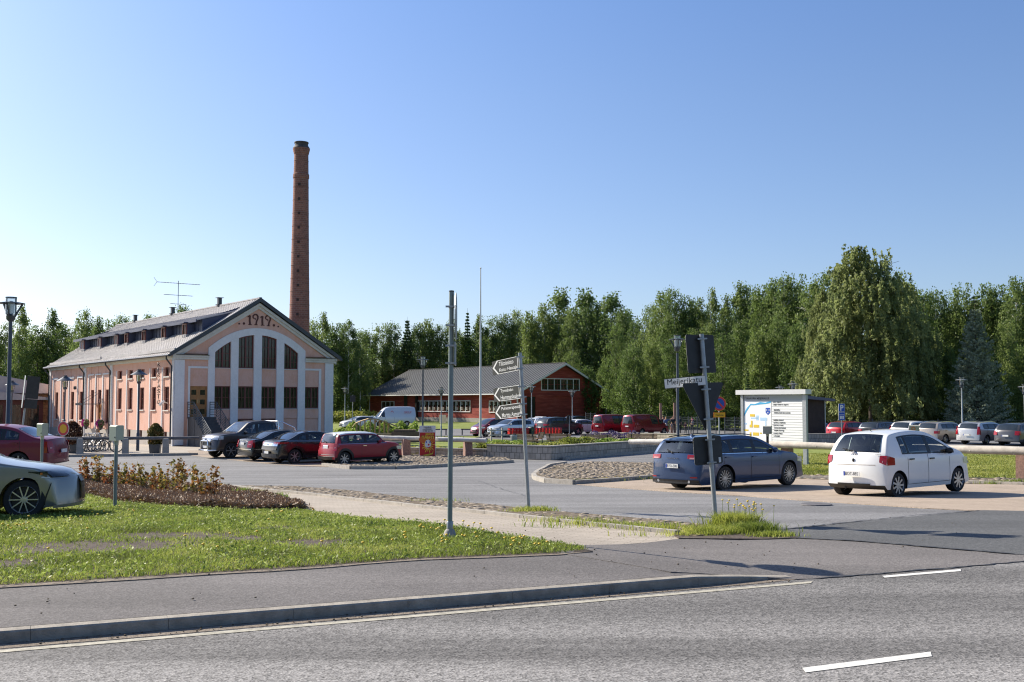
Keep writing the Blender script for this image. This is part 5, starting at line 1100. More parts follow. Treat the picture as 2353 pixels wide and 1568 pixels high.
for px,mat,l,hh_ in ((169,M_CONE1,"dark brown-red clipped bush in a black planter by the round sign",1.72),(360,M_CONE2,"olive green clipped bush in a black planter near the building's corner",1.62)):
    b0=gx(px,58.6); t=thing("potted_bush",l,"potted plant",b0,R(10)); m_=MB(); m_.add([(-.26,-.26,0),(.26,-.26,0),(.26,.26,0),(-.26,.26,0),(-.3,-.3,.5),(.3,-.3,.5),(.3,.3,.5),(-.3,.3,.5)],[(0,1,2,3),(4,5,6,7),(0,1,5,4),(1,2,6,5),(2,3,7,6),(3,0,4,7)]); m_.build("planter",M_DKPOLE,t)
    rg=np.random.default_rng(px); n=3400; zz_=rg.uniform(.48,hh_,n); rr_=(.22+.17*np.sin(np.clip((zz_-.4)/(hh_-.35),0,1)*PI*.78+.35))*np.sqrt(np.clip((hh_+.03-zz_)/.4,0,1))*(1 if px!=169 else 1.25); a_=rg.uniform(0,2*PI,n); r_=rr_*rg.uniform(.6,1.12,n)
    fastmesh("foliage",quads(np.stack([r_*np.cos(a_),r_*np.sin(a_),zz_],1),rg.uniform(.05,.1,n),rg),4,mat,t)
    m_=MB(); m_.tube([(0,0,.4),(0,0,1.4)],.02,5); m_.build("stem",M_WOODD,t)
def bicycle():
    t=thing("bicycle","b","bicycle"); r=.34
    for x in (-.53,.53):
        m_=MB()
        P=[(x+r*cos(a_),0,r+r*sin(a_)) for a_ in lin(0,2*PI,24)]; m_.tube(P,.022,6,False); w_=m_.build("wheel",M_RUBBER,t,40)
        m_=MB(); 
        for k_ in range(12): a_=k_*PI/6; m_.tube([(x,0,r),(x+(r-.03)*cos(a_),0,r+(r-.03)*sin(a_))],.004,3,False)
        m_.tube([(x+(r-.03)*cos(a_),0,r+(r-.03)*sin(a_)) for a_ in lin(0,2*PI,24)],.012,5,False); m_.build("rim",M_ALU,w_)
    m_=MB(); bb=(-.08,0,.3); st_=(-.22,0,.82); hd=(.38,0,.86)
    for a_,b_ in ((bb,st_),(bb,(.4,0,.72)),((-.19,0,.74),hd),((-.53,0,r),bb),((-.53,0,r),(-.19,0,.74)),(hd,(.53,0,r))): m_.tube([a_,b_],.018,6)
    m_.build("frame",M_BLACK,t); m_=MB(); m_.ell((-.24,0,.93),(.13,.07,.03)); m_.tube([(-.22,0,.8),(-.24,0,.92)],.014,5); m_.build("saddle",M_BLACK,t,True)
    m_=MB(); m_.tube([(.38,0,.86),(.36,0,1.0)],.015,5); m_.tube([(.25,-.28,1.03),(.36,0,1.0),(.25,.28,1.03)],.015,6); m_.build("handlebar",M_CHROME,t)
    m_=MB(); m_.tube([(-.08,-.1,.3),(-.08,.1,.3)],.02,5); m_.tube([(-.08,.08,.3),(-.02,.08,.15)],.012,5); m_.lathe([(.09,-.005),(.09,.005)],12,bb,Matrix.Rotation(R(90),3,'X')); m_.build("crank",M_ALU,t)
    return t
bk0=bicycle(); FR=[pm("bike %s"%n_,c,.3,.2,0) for n_,c in (("white",(.7,.7,.72)),("black",(.015,.015,.018)),("teal",(.02,.3,.4)),("red",(.4,.02,.03)),("silver",(.4,.4,.42)))]
for i,(px,Y,rz,mt,l,sc_) in enumerate(((141,61,5,2,"teal bicycle lying low behind the red and yellow sign",.95),(166,61.2,20,3,"bicycle partly hidden by the brown-red potted bush",1),(197,60.8,62,0,"white bicycle in the rack beside the concrete post",1),(206,61,66,4,"silver bicycle second in the rack",1),(216,61.2,60,1,"black city bicycle in the middle of the rack",1),(224,60.6,50,0,"white-framed small-wheeled bicycle in front of the rack",.9),(246,59.8,8,1,"black fat-tyred bicycle parked in front of the rack",1.12))):
    o=bk0 if i==0 else copytree(bk0); o.location=gx(px,Y); o.rotation_euler=(0,0 if i else R(8),R(rz)); o.scale=(sc_,)*3; tag(o,l,"bicycle","bicycles parked by the pink wall")
    for ch in o.children:
        if ch.name.startswith("frame") and i:
            ch.data=ch.data.copy(); ch.data.materials[0]=FR[mt]
        if i==6 and ch.name.startswith("wheel"): ch.scale=(1,2.6,1)
rk=thing("bicycle_rack","galvanised bicycle rack of upright hoops by the building entrance","bicycle rack",gx(222,61.8),R(5))
for i in range(9): m_=MB(); x=-1.1+i*.27; m_.tube([(x,-.1,0),(x,-.05,.92),(x+.03,.0,1.0),(x+.06,.05,.92),(x+.06,.1,0)],.02,6); m_.build("hoop",M_GALV,rk,40)
m_=MB(); m_.bar((-1.2,0,.04),(1.2,0,.04),.05,.05); m_.build("base_rail",M_GALV,rk)
# wire mesh fences
def fence(a,b,h,label,n=None):
    a=Vector(a[:2]);b=Vector(b[:2]); L=(b-a).length; t=thing("wire_fence",label,"fence",(a.x,a.y,ground(a.x,a.y)),math.atan2((b-a).y,(b-a).x)); m_=MB(); n=max(2,int(L/2.5))
    zz=lambda s:ground(*(a.lerp(b,s/L)))-ground(a.x,a.y)
    for k_ in range(8):
        z=.1+(h-.15)*k_/7; 
        for i in range(n): m_.bar((L*i/n,0,z+zz(L*i/n)),(L*(i+1)/n,0,z+zz(L*(i+1)/n)),.012,.014)
    x=0
    while x<L: m_.bar((x,.008,.08+zz(x)),(x,.008,h+zz(x)),.006,.006,(0,1,0)); x+=.12
    m_.build("mesh_panel",M_DKPOLE,t)
    for i in range(n+1): x=L*i/n; m_=MB(); m_.box(x-.035,x+.035,-.03,.03,zz(x)-.1,zz(x)+h+.08); m_.build("post",M_DKPOLE,t)
fence(at(1528,960,112),at(1645,960,96),1.75,"dark wire mesh fence behind the group of people"); fence(at(1665,960,95),at(1712,960,90),1.75,"dark wire mesh fence between the no parking sign and the map board")
fence(at(1862,960,93),at(2480,960,84),1.55,"long dark wire mesh fence behind the far row of parked cars")
m_=MB(); fence(at(1346,955,124),at(1368,955,122),1.9,"short grey rail fence between the barn and the first red van")
for px,Y in ((1517,118),(1554,116)):
    pass
for px,py,Y,l in ((1518,948,114,"bare wooden pole behind the second red van, left one"),(1550,946,113,"bare wooden pole with lamp bracket behind the people, right one")):
    q_=at(px,py-20 if px>1530 else py-21,Y); m_=MB(); m_.tube([(0,0,-.1),(0,0,q_.z-ground(q_.x,Y))],.13,8); tag(m_.build("timber_pole",M_GRAN,None,40,(q_.x,Y,ground(q_.x,Y))),l,"pole")
# ---------------------------------------------------------------- vehicles
def paint(name,col,metal=.35,rough=.32,coat=1.):
    return pm("paint "+name,col,rough,metal,.03,1.2,0,40,coat)
PROF=dict(
 hatch=[(0,.17),(-.001,.3),(.004,.40),(.02,.49),(.07,.58),(.16,.655),(.245,.715,'c'),(.34,.84),(.43,.945,'w'),(.5,.985),(.62,1.),(.74,.99),(.875,.95,'r'),(.925,.82),(.965,.68,'g'),(.978,.60),(.985,.5),(1.,.40),(1.,.30),(.99,.2)],
 mini=[(0,.17),(0,.3),(.004,.42),(.015,.53),(.06,.61),(.15,.65),(.30,.69,'c'),(.34,.81),(.395,.95,'w'),(.45,.985),(.62,1.),(.80,.995),(.915,.96,'r'),(.94,.82),(.96,.68,'g'),(.966,.60),(.972,.5),(1.,.42),(1.,.30),(.99,.2)],
 estate=[(0,.17),(-.001,.3),(.004,.42),(.02,.5),(.07,.58),(.16,.635),(.27,.68,'c'),(.36,.84),(.44,.95,'w'),(.52,.99),(.64,1.),(.8,.985),(.915,.95,'r'),(.95,.82),(.98,.70,'g'),(.986,.60),(.99,.5),(1.,.42),(1.,.30),(.992,.2)],
 sedan=[(0,.17),(-.001,.3),(.004,.42),(.02,.5),(.06,.57),(.16,.64),(.28,.69,'c'),(.36,.84),(.44,.95,'w'),(.5,.985),(.58,1.),(.66,.985),(.74,.935,'r'),(.81,.82),(.875,.735,'g'),(.93,.725),(.972,.705),(.985,.6),(.992,.5),(1.,.42),(1.,.30),(.99,.2)],
 suv=[(0,.2),(-.001,.33),(.004,.44),(.02,.55),(.07,.62),(.16,.66),(.27,.70,'c'),(.35,.84),(.43,.95,'w'),(.5,.985),(.62,1.),(.78,.985),(.9,.95,'r'),(.945,.82),(.975,.69,'g'),(.983,.60),(.99,.5),(1.,.43),(1.,.32),(.99,.24)],
 mpv=[(0,.17),(-.001,.3),(.004,.38),(.02,.46),(.07,.54),(.13,.60),(.19,.64,'c'),(.3,.81),(.4,.94,'w'),(.5,.985),(.62,1.),(.78,.985),(.9,.95,'r'),(.945,.82),(.98,.66,'g'),(.986,.58),(.99,.5),(1.,.40),(1.,.30),(.99,.2)],
 van=[(0,.14),(-.001,.25),(.005,.32),(.02,.39),(.06,.46),(.12,.52),(.175,.56,'c'),(.25,.74),(.32,.92,'w'),(.38,.975),(.5,1.),(.7,1.),(.93,.99),(.975,.96,'r'),(.984,.78),(.990,.55,'g'),(.994,.45),(.997,.35),(1.,.27),(1.,.2),(.993,.15)],
 bigvan=[(0,.12),(-.001,.2),(.005,.27),(.02,.34),(.08,.42),(.13,.46),(.165,.48,'c'),(.22,.66),(.27,.80,'w'),(.32,.93),(.38,.985),(.5,1.),(.93,1.),(.98,.97,'r'),(.986,.75),(.992,.5,'g'),(.995,.4),(.998,.33),(1.,.27),(1.,.2),(.993,.13)],
 lexus=[(.004,.15),(-.002,.22),(.0,.34),(.006,.45),(.02,.52),(.06,.572),(.13,.612),(.2,.645),(.29,.70,'c'),(.36,.84),(.44,.95,'w'),(.5,.985),(.58,1.),(.66,.985),(.74,.935,'r'),(.81,.82),(.875,.735,'g'),(.93,.725),(.972,.705),(.985,.6),(.992,.5),(1.,.42),(1.,.30),(.99,.2)],
 pickup=[(0,.22),(-.001,.33),(.004,.44),(.012,.56),(.04,.62),(.14,.655),(.245,.68,'c'),(.31,.83),(.365,.955,'w'),(.42,.985),(.52,1.),(.60,.985),(.645,.955,'r'),(.655,.8),(.662,.66,'g'),(.70,.625),(.85,.625),(.975,.62),(.985,.55),(.988,.45),(1.,.38),(1.,.33),(.99,.27)])
def smoothpoly(pts,n=7,it=5):
    P=[]; 
    for i in range(len(pts)-1):
        for k in range(n): P.append([pts[i][j]+(pts[i+1][j]-pts[i][j])*k/n for j in range(3)])
    P.append(list(pts[-1])); P=np.array(P)
    for _ in range(it): P[1:-1,:2]=P[1:-1,:2]*.5+(P[:-2,:2]+P[2:,:2])*.25
    return P
def plateobj(par,txt,w_,loc,rz,sc_=1.):
    o=MB().box(-w_/2,w_/2,-.006,.006,-.055,.055).build("number_plate",M_PLATE,par,False,loc,(0,0,rz))
    m_=MB(); m_.box(-w_/2+.004,-w_/2+.045,-.0075,-.0062,-.05,.05); m_.build("country_band",M_PBLUE,o)
    if txt: text(txt,w_*.8,.075,(-w_*.38,-.0065,-.037),M_INK,o,ext=.0015)
    return o
def car(label,cat,kind,col,L,W,H,wb,fo,r,pos,th,name="parked_car",group=None,detail=1,belt=(.66,.70),tumble=.36,dlo=((.30,.535),(.555,.73),(.745,.86)),rim=8,tail=None,head=None,hollow=False,plate=None,platez=.45,trim=None,roofmat_=None,cladding=None,sill=.17,arch=.05,glass=None,doors=((.29,.545),(.545,.78)),metal_col=M_ALU,rearglass=.84,extra=None,bumpblack=False,front_plate=False,crown=.035,steer=0,dz=0,roundF=.24,roundR=.11,tilt=(0,0),headmat=None,grille=True,roundP=3,endr=.11):
    g0=ground(pos[0],pos[1]); t=thing(name,label,cat,(pos[0],pos[1],g0+dz),R(th),group,tilt)
    body=col if not isinstance(col,tuple) else paint(name,col)
    xf=wb/2+fo; xr=xf-L; w=W/2; prof=PROF[kind]
    pts=[(xf-p[0]*L,p[1]*H) for p in prof]; al=[0]
    for a,b in zip(pts[:-1],pts[1:]): al.append(al[-1]+math.hypot(b[0]-a[0],b[1]-a[1]))
    ss=[.7*max(0,min(1,p[0]))+.3*a/al[-1] for p,a in zip(prof,al)]; tags={p[2]:s for p,s in zip(prof,ss) if len(p)>2}
    D=smoothpoly([(x,z,s) for (x,z),s in zip(pts,ss)]); S_=D[:,2]
    U=lambda s:(float(np.interp(s,S_,D[:,0])),float(np.interp(s,S_,D[:,1])))
    def Nrm(s):
        a=U(max(0,s-.004));b=U(min(1,s+.004)); dx,dzz=b[0]-a[0],b[1]-a[1]; l=math.hypot(dx,dzz) or 1; return (dzz/l,-dx/l)   # outward (x,z)
    zb=lambda x:H*(belt[0]+(belt[1]-belt[0])*(xf-x)/L)
    z0=sill*H if sill<.5 else sill
    def side(x,z):
        f=max(0,(x-wb/2)/fo); ro=max(0,(-wb/2-x)/(L-wb-fo)); pl=1-.07*f**2-.05*ro**2
        b=zb(x); zm=z0+(b-z0)*.62
        if z<=b: y=w*pl*(1-.075*((z-zm)/(b-z0))**2-(.02 if z<z0+.12 else 0)*(1-(z-z0)/.12))
        else:
            yb=w*pl*(1-.075*((b-zm)/(b-z0))**2); d=z-b; y=yb-.012-tumble*d*(.75+.5*d/(H-b+.01)*.9)
        return max(.12,y)
    def deform(x,y,z):
        q=min(1,abs(y)/w)
        f=max(0,min(1,(x-(xf-.75))/.75)); x-=roundF*q**roundP*f*f*(3-2*f)
        f=max(0,min(1,((xr+.6)-x)/.6)); x+=roundR*q**3*f*f*(3-2*f)
        return (x,y,z)
    ra=r+arch; ax=[wb/2,-wb/2]
    def low(x):
        z=z0+ (.05*max(0,(x-wb/2-ra)/fo))
        for a in ax:
            if abs(x-a)<ra: z=max(z,r+math.sqrt(max(0,ra*ra-(x-a)**2)))
        return z
    lx=set(np.linspace(xr,xf,34 if detail else 22))
    for a in ax:
        lx={x for x in lx if abs(x-a)>ra*1.06}
        for k in range(13 if detail else 9): lx.add(a+ra*cos(PI*k/(12 if detail else 8))*(.9999))
        lx.add(a+ra*1.001); lx.add(a-ra*1.001)
    lx=sorted(lx,reverse=True); Sx=[(xf-x)/L for x in lx]
    for tg in tags.values(): Sx.append(tg)
    for s in np.linspace(tags['c'],tags['w'],6)[1:-1]: Sx.append(s)
    for s in np.linspace(tags['r'],tags['g'],5)[1:-1]: Sx.append(s)
    Sx=sorted(set(round(s,5) for s in Sx)); n=len(Sx); nj=15 if detail else 9; nk=6
    if detail:   # crisp window edges along the sides
        pass
    v=[];f=[];mi=[]; cr_=crown*W/1.7; rc0=.05
    roof_s=(tags['c'],tags['g'])
    rows=nj+1+5+nk
    grid=[]
    for s in Sx:
        ux,uz=U(s); lx_=xf-s*L; lz=min(low(lx_),uz-.01) if 0<s<1 else uz; nx_,nz_=Nrm(s); col_=[]
        rc=rc0+(endr-rc0)*max(max(0,1-s/(tags['c']*.8)),max(0,(s-tags['g'])/(1-tags['g']))**.5*.8); rr_=rc*min(1,max(.15,(uz-lz)/.4))
        ex,ez=ux-nx_*rr_,uz-nz_*rr_; b=zb(ux)
        for j in range(nj+1):
            tj=j/nj; x=lx_+(ex-lx_)*tj; z=lz+(ez-lz)*tj; col_.append((x,side(x,z),z))
        ye=side(ux,ez)
        for k in range(1,6): a=PI/2*k/5; o=rr_*(1-sin(a)); col_.append((ux-nx_*o,ye-rr_*(1-cos(a)),uz-nz_*o))
        yk=ye-rr_
        for k in range(1,nk+1):
            y=yk*(1-k/nk); c=cr_*(1-(y/max(yk,.01))**2); col_.append((ux+nx_*c,y,uz+nz_*c))
        grid.append(col_)
    dlo_=[(xf-a*L,xf-b*L) for a,b in dlo]
    zt=lambda x:float(np.interp(-x,-D[:,0][np.argsort(-D[:,0])],D[:,1][np.argsort(-D[:,0])]))
    msk=(S_>tags['c']*.6)&(S_<tags['g']); XX=D[msk][:,0]; ZZ=D[msk][:,1]; o_=np.argsort(XX); zt=lambda x:float(np.interp(x,XX[o_],ZZ[o_]))
    wtop=lambda x:zt(x)-.085*H/1.45-(0.0); wbot=lambda x:zb(x)+.025
    def inwin(x,z): return hollow and any(b+.03<x<a-.03 for a,b in dlo_) and wbot(x)+.03<z<wtop(x)-.03
    cells=[]
    for sgn in (1,-1):
        base=len(v)
        for c_ in grid: v+=[deform(x,sgn*y,z) for x,y,z in c_]
        for i in range(n-1):
            sm=(Sx[i]+Sx[i+1])/2
            for j in range(rows-1):
                q=[grid[i][j],grid[i+1][j],grid[i+1][j+1],grid[i][j+1]]; cx_=sum(p[0] for p in q)/4; cz_=sum(p[2] for p in q)/4
                if j<nj and inwin(cx_,cz_): continue
                ws=tags['c']<sm<tags['w'] or tags['r']<sm<tags['g']
                if hollow and j>=(nj+5 if sm<tags['w'] else nj+6) and ws and not(kind=='pickup' and sm>tags['r']): continue
                a,b_,c2,d=base+i*rows+j,base+(i+1)*rows+j,base+(i+1)*rows+j+1,base+i*rows+j+1
                f.append((a,b_,c2,d) if sgn>0 else (d,c2,b_,a)); 
                isroof=roofmat_ is not None and j>=nj and tags['w']*.98<sm<tags['r']*1.005
                mi.append(2 if isroof else 0)
        # underside
        b2=len(v)
        for i,s in enumerate(Sx): x,y,z=grid[i][0]; v.append(deform(x,sgn*(y-.0),z)); v.append(deform(x,0,z))
        for i in range(n-1): q=(b2+2*i,b2+2*i+1,b2+2*i+3,b2+2*i+2); f.append(q if sgn>0 else q[::-1]); mi.append(1)
    me=bpy.data.meshes.new("body"); me.from_pydata(v,[],f)
    for m in (body,M_BLACK,roofmat_ or body): me.materials.append(m)
    me.polygons.foreach_set("material_index",mi); bm=bmesh.new(); bm.from_mesh(me); bmesh.ops.remove_doubles(bm,verts=bm.verts,dist=.002); bmesh.ops.recalc_face_normals(bm,faces=bm.faces); bm.to_mesh(me); bm.free()
    me.polygons.foreach_set("use_smooth",[True]*len(me.polygons)); me.set_sharp_from_angle(angle=R(48)); bo=link("body",me,t)
    gm_=glass or (M_CGLASS if hollow else M_DGLASS)
    def sp(x,z,sg,e=.004): return deform(x,sg*(side(x,z)+e),z)
    def sidepatch(mb,xa,xb,fb,ft,sg,nx2=8,nz=4,e=.004,border=0):
        P=[]
        for i in range(nx2+1):
            x=xa+(xb-xa)*i/nx2; a,b=fb(x),ft(x); b=max(b,a+.004); P.append([sp(x,a+(b-a)*j/nz,sg,e) for j in range(nz+1)])
        vs_=[p for c_ in P for p in c_]; mb.add(vs_,[(i*(nz+1)+j,(i+1)*(nz+1)+j,(i+1)*(nz+1)+j+1,i*(nz+1)+j+1) for i in range(nx2) for j in range(nz)])
    # side windows: black frame band and glass
    for a,b in dlo_:
        for sg in (1,-1):
            g_=MB(); xs_=[a,a-.035]+[a-.035+(b-a+.07)*i/6 for i in range(1,6)]+[b+.035,b]
            cols=[]
            for x in xs_:
                zb_,zt_=wbot(x),wtop(x)
                if zt_<zb_+.02: zt_=zb_+.02
                e=min(.035,(zt_-zb_)*.3); cols.append([sp(x,z,sg,.006) for z in (zb_,zb_+e,(zb_+zt_)/2,zt_-e,zt_)])
            vs_=[p for c_ in cols for p in c_]; fs=[];mm=[]
            for i in range(len(xs_)-1):
                for j in range(4): fs.append((i*5+j,(i+1)*5+j,(i+1)*5+j+1,i*5+j+1)); mm.append(0 if (0<i<len(xs_)-2 and 0<j<3) else 1)
            g_.add(vs_,fs); g_.m=mm; g_.build("side_window",[gm_,M_BLACK],t,30)
    if len(dlo_)>1 and not hollow or kind in('van','bigvan'): pass
    pm_=MB()      # pillars black between windows
    for (a,b),(c_,d) in zip(dlo_[:-1],dlo_[1:]):
        if b-c_<.16:
            for sg in (1,-1): sidepatch(pm_,b,c_,wbot,wtop,sg,1,4,.005)
    if pm_.v: pm_.build("door_pillar",M_BLACK,t,30)
    # front and rear screens
    def screen(nm_,s0,s1,fr,mat):
        g_=MB(); cols=[]; ns=6; 
        for i in range(ns+1):
            s=s0+(s1-s0)*i/ns; ux,uz=U(s); nx_,nz_=Nrm(s); ye=side(ux,uz-nz_*.05)-.05; c_=[]
            for k in range(-6,7):
                y=ye*fr*k/6; cc=cr_*(1-(y/ye)**2)+.005; c_.append(deform(ux+nx_*cc,y,uz+nz_*cc))
            cols.append(c_)
        vs_=[p for c_ in cols for p in c_]; fs=[];mm=[]
        for i in range(ns):
            for k in range(12): fs.append((i*13+k,(i+1)*13+k,(i+1)*13+k+1,i*13+k+1)); mm.append(1 if (k in(0,11) and fr>.9) else 0)
        g_.add(vs_,fs); g_.m=mm; return g_.build(nm_,[mat,M_BLACK],t,30)
    e=.012; screen("windscreen",tags['c']+e*.3,tags['w']-e*.2,1.0 if hollow else .95,gm_)
    if not (kind=='pickup'): screen("rear_window",tags['r']+e*.25,tags['g']-e*.2,min(.87,rearglass+.03) if hollow else rearglass,gm_)
    # door seams, handles
    dm_=MB(); hs=MB()
    for a,b in doors:
        for q in (a,b):
            x=xf-q*L
            for sg in (1,-1): sidepatch(dm_,x+.006,x-.006,lambda x:max(z0+.09,low(x)+.01),lambda x:zb(x)+.02,sg,1,8,.0025)
        xa,xb=xf-a*L,xf-b*L
        for sg in (1,-1): sidepatch(dm_,xa,xb,lambda x:z0+.09,lambda x:z0+.1,sg,6,1,.0025)
        x=xb+.14
        for sg in (1,-1):
            p=sp(x,zb(x)-.09,sg,.02); hs.cbox(p,(.17,.025,.03))
    if doors: dm_.build("door_seam",M_BLACK,t); hs.build("door_handle",body if trim is None else trim,t)
    # arch cladding, sill
    if cladding:
        c_=MB()
        for sg in (1,-1):
            for a in ax:
                P=[]; 
                for k in range(15):
                    an_=PI*k/14
                    for rr2 in (ra-.002,ra+.1): x=a+rr2*cos(an_); z=r+rr2*sin(an_); P.append(sp(x,z,sg,.012))
                c_.add(P,[(2*k,2*k+1,2*k+3,2*k+2) for k in range(14)])
            sidepatch(c_,wb/2-ra,-wb/2+ra,lambda x:z0,lambda x:z0+.1,sg,6,1,.01); sidepatch(c_,xf-.01,wb/2+ra,lambda x:z0,lambda x:z0+.12,sg,4,1,.01); sidepatch(c_,-wb/2-ra,xr+.01,lambda x:z0,lambda x:z0+.12,sg,4,1,.01)
        c_.build("wheel_arch_trim",M_BLACK if cladding is True else cladding,t,40)
    # rear and front surface
    rs=S_>tags['g']*.985; ZR,XR=D[rs][:,1][::-1],D[rs][:,0][::-1]; ZR=np.maximum.accumulate(ZR)
    fs_=S_<tags['c']*.55; ZF,XF=np.maximum.accumulate(D[fs_][:,1]),D[fs_][:,0]
    def rp(y,z,e=.006): x=float(np.interp(z,ZR,XR)); yy=side(x,z); c=cr_*max(0,1-(y/yy)**2); return deform(x-c-e,y,z)
    def fp(y,z,e=.006): x=float(np.interp(z,ZF,XF)); yy=side(x,z); c=cr_*max(0,1-(y/yy)**2); return deform(x+c+e,y,z)
    def endpatch(mb,fn,ya,yb,za,zb2,ny=5,nz=4,e=.008,taper=(0,0)):
        P=[]
        for i in range(ny+1):
            q=i/ny; y=ya+(yb-ya)*q; z1=za+taper[0]*(1-q); z2=zb2-taper[1]*(1-q); P.append([fn(y,z1+(z2-z1)*j/nz,e) for j in range(nz+1)])
        vs_=[p for c_ in P for p in c_]; mb.add(vs_,[(i*(nz+1)+j,(i+1)*(nz+1)+j,(i+1)*(nz+1)+j+1,i*(nz+1)+j+1) for i in range(ny) for j in range(nz)])
    tl=dict(y=.62,z=(.5,.66),dx=.22,tp=(0,0),sz=(0,0)); tl.update(tail or {}); hd=dict(y=.55,z=(.44,.55),dx=.35,tp=(.02,.0),sz=(.03,.0)); hd.update(head or {})
    for sg in (1,-1):
        m_=MB(); ye=side(xr+.1,H*.55)*1.0
        endpatch(m_,rp,sg*ye*tl['y'],sg*ye*.995,tl['z'][0]*H,tl['z'][1]*H,taper=(tl['tp'][0],tl['tp'][1]))
        xe=xr+ (0.02); zr0,zr1=tl['z'][0]*H,tl['z'][1]*H
        sx=float(np.interp((zr0+zr1)/2,ZR,XR)); sidepatch(m_,sx+.0,sx+tl['dx'],lambda x:zr0+tl['sz'][0]*(x-sx)/tl['dx'],lambda x:zr1-tl['sz'][1]*(x-sx)/tl['dx'],sg,4,3,.008)
        o=m_.build("tail_light",M_REDL,t,40)
        if detail: m_=MB(); zc_=(zr0+zr1)/2; endpatch(m_,rp,sg*ye*(tl['y']+.08),sg*ye*.9,zc_-.045,zc_-.005,3,1,.011); m_.build("reversing_lens",pm("pink lens",(.5,.25,.25),.15,0,0),o,40)
        m_=MB(); ye=side(xf-.1,H*.5); endpatch(m_,fp,sg*ye*hd['y'],sg*ye*.995,hd['z'][0]*H,hd['z'][1]*H,taper=hd['tp'])
        sx=float(np.interp(sum(hd['z'])/2*H,ZF,XF)); sidepatch(m_,sx,sx-hd['dx'],lambda x:hd['z'][0]*H+hd['sz'][0]*(sx-x)/hd['dx'],lambda x:hd['z'][1]*H-hd['sz'][1]*(sx-x)/hd['dx'],sg,4,3,.008); m_.build("headlight",headmat or M_CLEARL,t,40)
    # grille
    m_=MB()
    if grille: ye=side(xf-.1,H*.4); endpatch(m_,fp,-ye*.5,ye*.5,.36*H,.46*H,8,2,.008); endpatch(m_,fp,-ye*.6,ye*.6,.2*H,.3*H,8,2,.008); m_.build("grille",M_BLACK,t)
    if bumpblack: m_=MB(); ye=side(xr+.1,H*.3); endpatch(m_,rp,-ye*.99,ye*.99,.2*H,.31*H,10,2,.01); m_.build("bumper_trim",M_BLACK,t)
    p=rp(0,platez*H,.02); plateobj(t,plate,.44,p,-PI/2)
    p=fp(0,.31*H,.02)
    if front_plate: plateobj(t,None,.44,p,PI/2)
    # mirrors
    for sg in (1,-1):
        x=U((tags['c']*1.1+tags['w']*.0)+.02)[0]-.12; z=zb(x)+.07; yy=side(x,z); m_=MB(); m_.ell((x,sg*(yy+.1),z+.01),(.07,.11,.075),10,6); m_.bar((x,sg*(yy-.03),z-.03),(x,sg*(yy+.06),z-.03),.05,.03); m_.build("mirror",(M_BLACK if trim is M_BLACK else body),t,50)
    # wheels
    for ix,a in enumerate(ax):
        for sg in (1,-1):
            yo=side(a,.45)-.03; tw=.2; Mw=Matrix.Rotation(sg*-PI/2,3,'X')
            if ix==0 and steer: Mw=Matrix.Rotation(R(steer),3,'Z')@Mw
            m_=MB(); m_.lathe([(r*.62,-.04),(r*.7,-.004),(r*.93,.0),(r*.985,-.02),(r,-.05),(r,-tw+.04),(r*.96,-tw),(r*.6,-tw)],28 if detail else 18,cap=False)
            o=m_.build("wheel",M_RUBBER,t,35,(a,sg*yo,r),Mw.to_euler())
            m_=MB(); m_.lathe([(r*.70,-.006),(r*.685,.004),(r*.64,-.03),(r*.63,-tw*.6)],28 if detail else 16,cap=False); ns=rim
            if detail:
                for k in range(ns):
                    a0=2*PI*k/ns; dv_=Vector((cos(a0),sin(a0),0)); m_.bar(dv_*.05+Vector((0,0,-.012)),dv_*r*.68+Vector((0,0,-.01)),.02 if ns>9 else .042,.022)
                m_.lathe([(.001,.0),(.05,-.002),(.065,-.02)],12)
            else: m_.lathe([(.001,-.01),(r*.35,-.015),(r*.36,-.05)],12); [m_.bar((0,0,-.02),(cos(2*PI*k/5)*r*.66,sin(2*PI*k/5)*r*.66,-.015),.06,.02) for k in range(5)]
            m_.build("rim",metal_col,o,40); m_=MB(); m_.lathe([(.001,-.07),(r*.63,-.07),(r*.63,-.075)],20); m_.build("brake_disc",M_BLACK,o)
    if hollow:
        m_=MB(); m_.box(xr+.5 if kind!='pickup' else -.9,xf-.27*L,-w+.15,w-.15,.3,.5); m_.build("cabin_floor",M_BLACK,t)
        m_=MB(); xd=xf-tags['c']*L*1.02; m_.box(xd-.35,xd+.15,-w+.16,w-.16,.5,zb(xd)+.0); m_.build("dashboard",M_BLACK,t)
        xs0=-.05+(0 if kind!='sedan' else .1); bw_=.22
        for x,y in ((xs0+.15,.36),(xs0+.15,-.36),(xs0-.75,.36),(xs0-.75,-.36)):
            if kind=='pickup' and x<-.2: x+=.1
            m_=MB(); hb=min(zt(x)-.34,zb(x)+.22); m_.add([(x+.5,y-bw_,.5),(x+.5,y+bw_,.5),(x,y+bw_,.5),(x,y-bw_,.5),(x+.5,y-bw_,.64),(x+.5,y+bw_,.64),(x,y+bw_,.62),(x,y-bw_,.62)],[(0,1,2,3),(4,5,6,7),(0,1,5,4),(1,2,6,5),(2,3,7,6),(3,0,4,7)])
            m_.add([(x+.08,y-bw_,.6),(x+.08,y+bw_,.6),(x-.06,y+bw_,.6),(x-.06,y-bw_,.6),(x-.08,y-bw_*.8,hb),(x-.08,y+bw_*.8,hb),(x-.2,y+bw_*.8,hb),(x-.2,y-bw_*.8,hb)],[(0,1,2,3),(4,5,6,7),(0,1,5,4),(1,2,6,5),(2,3,7,6),(3,0,4,7)])
            m_.ell((x-.16,y,hb+.1),(.06,.13,.1),8,6); m_.build("seat",M_SEAT,t,50)
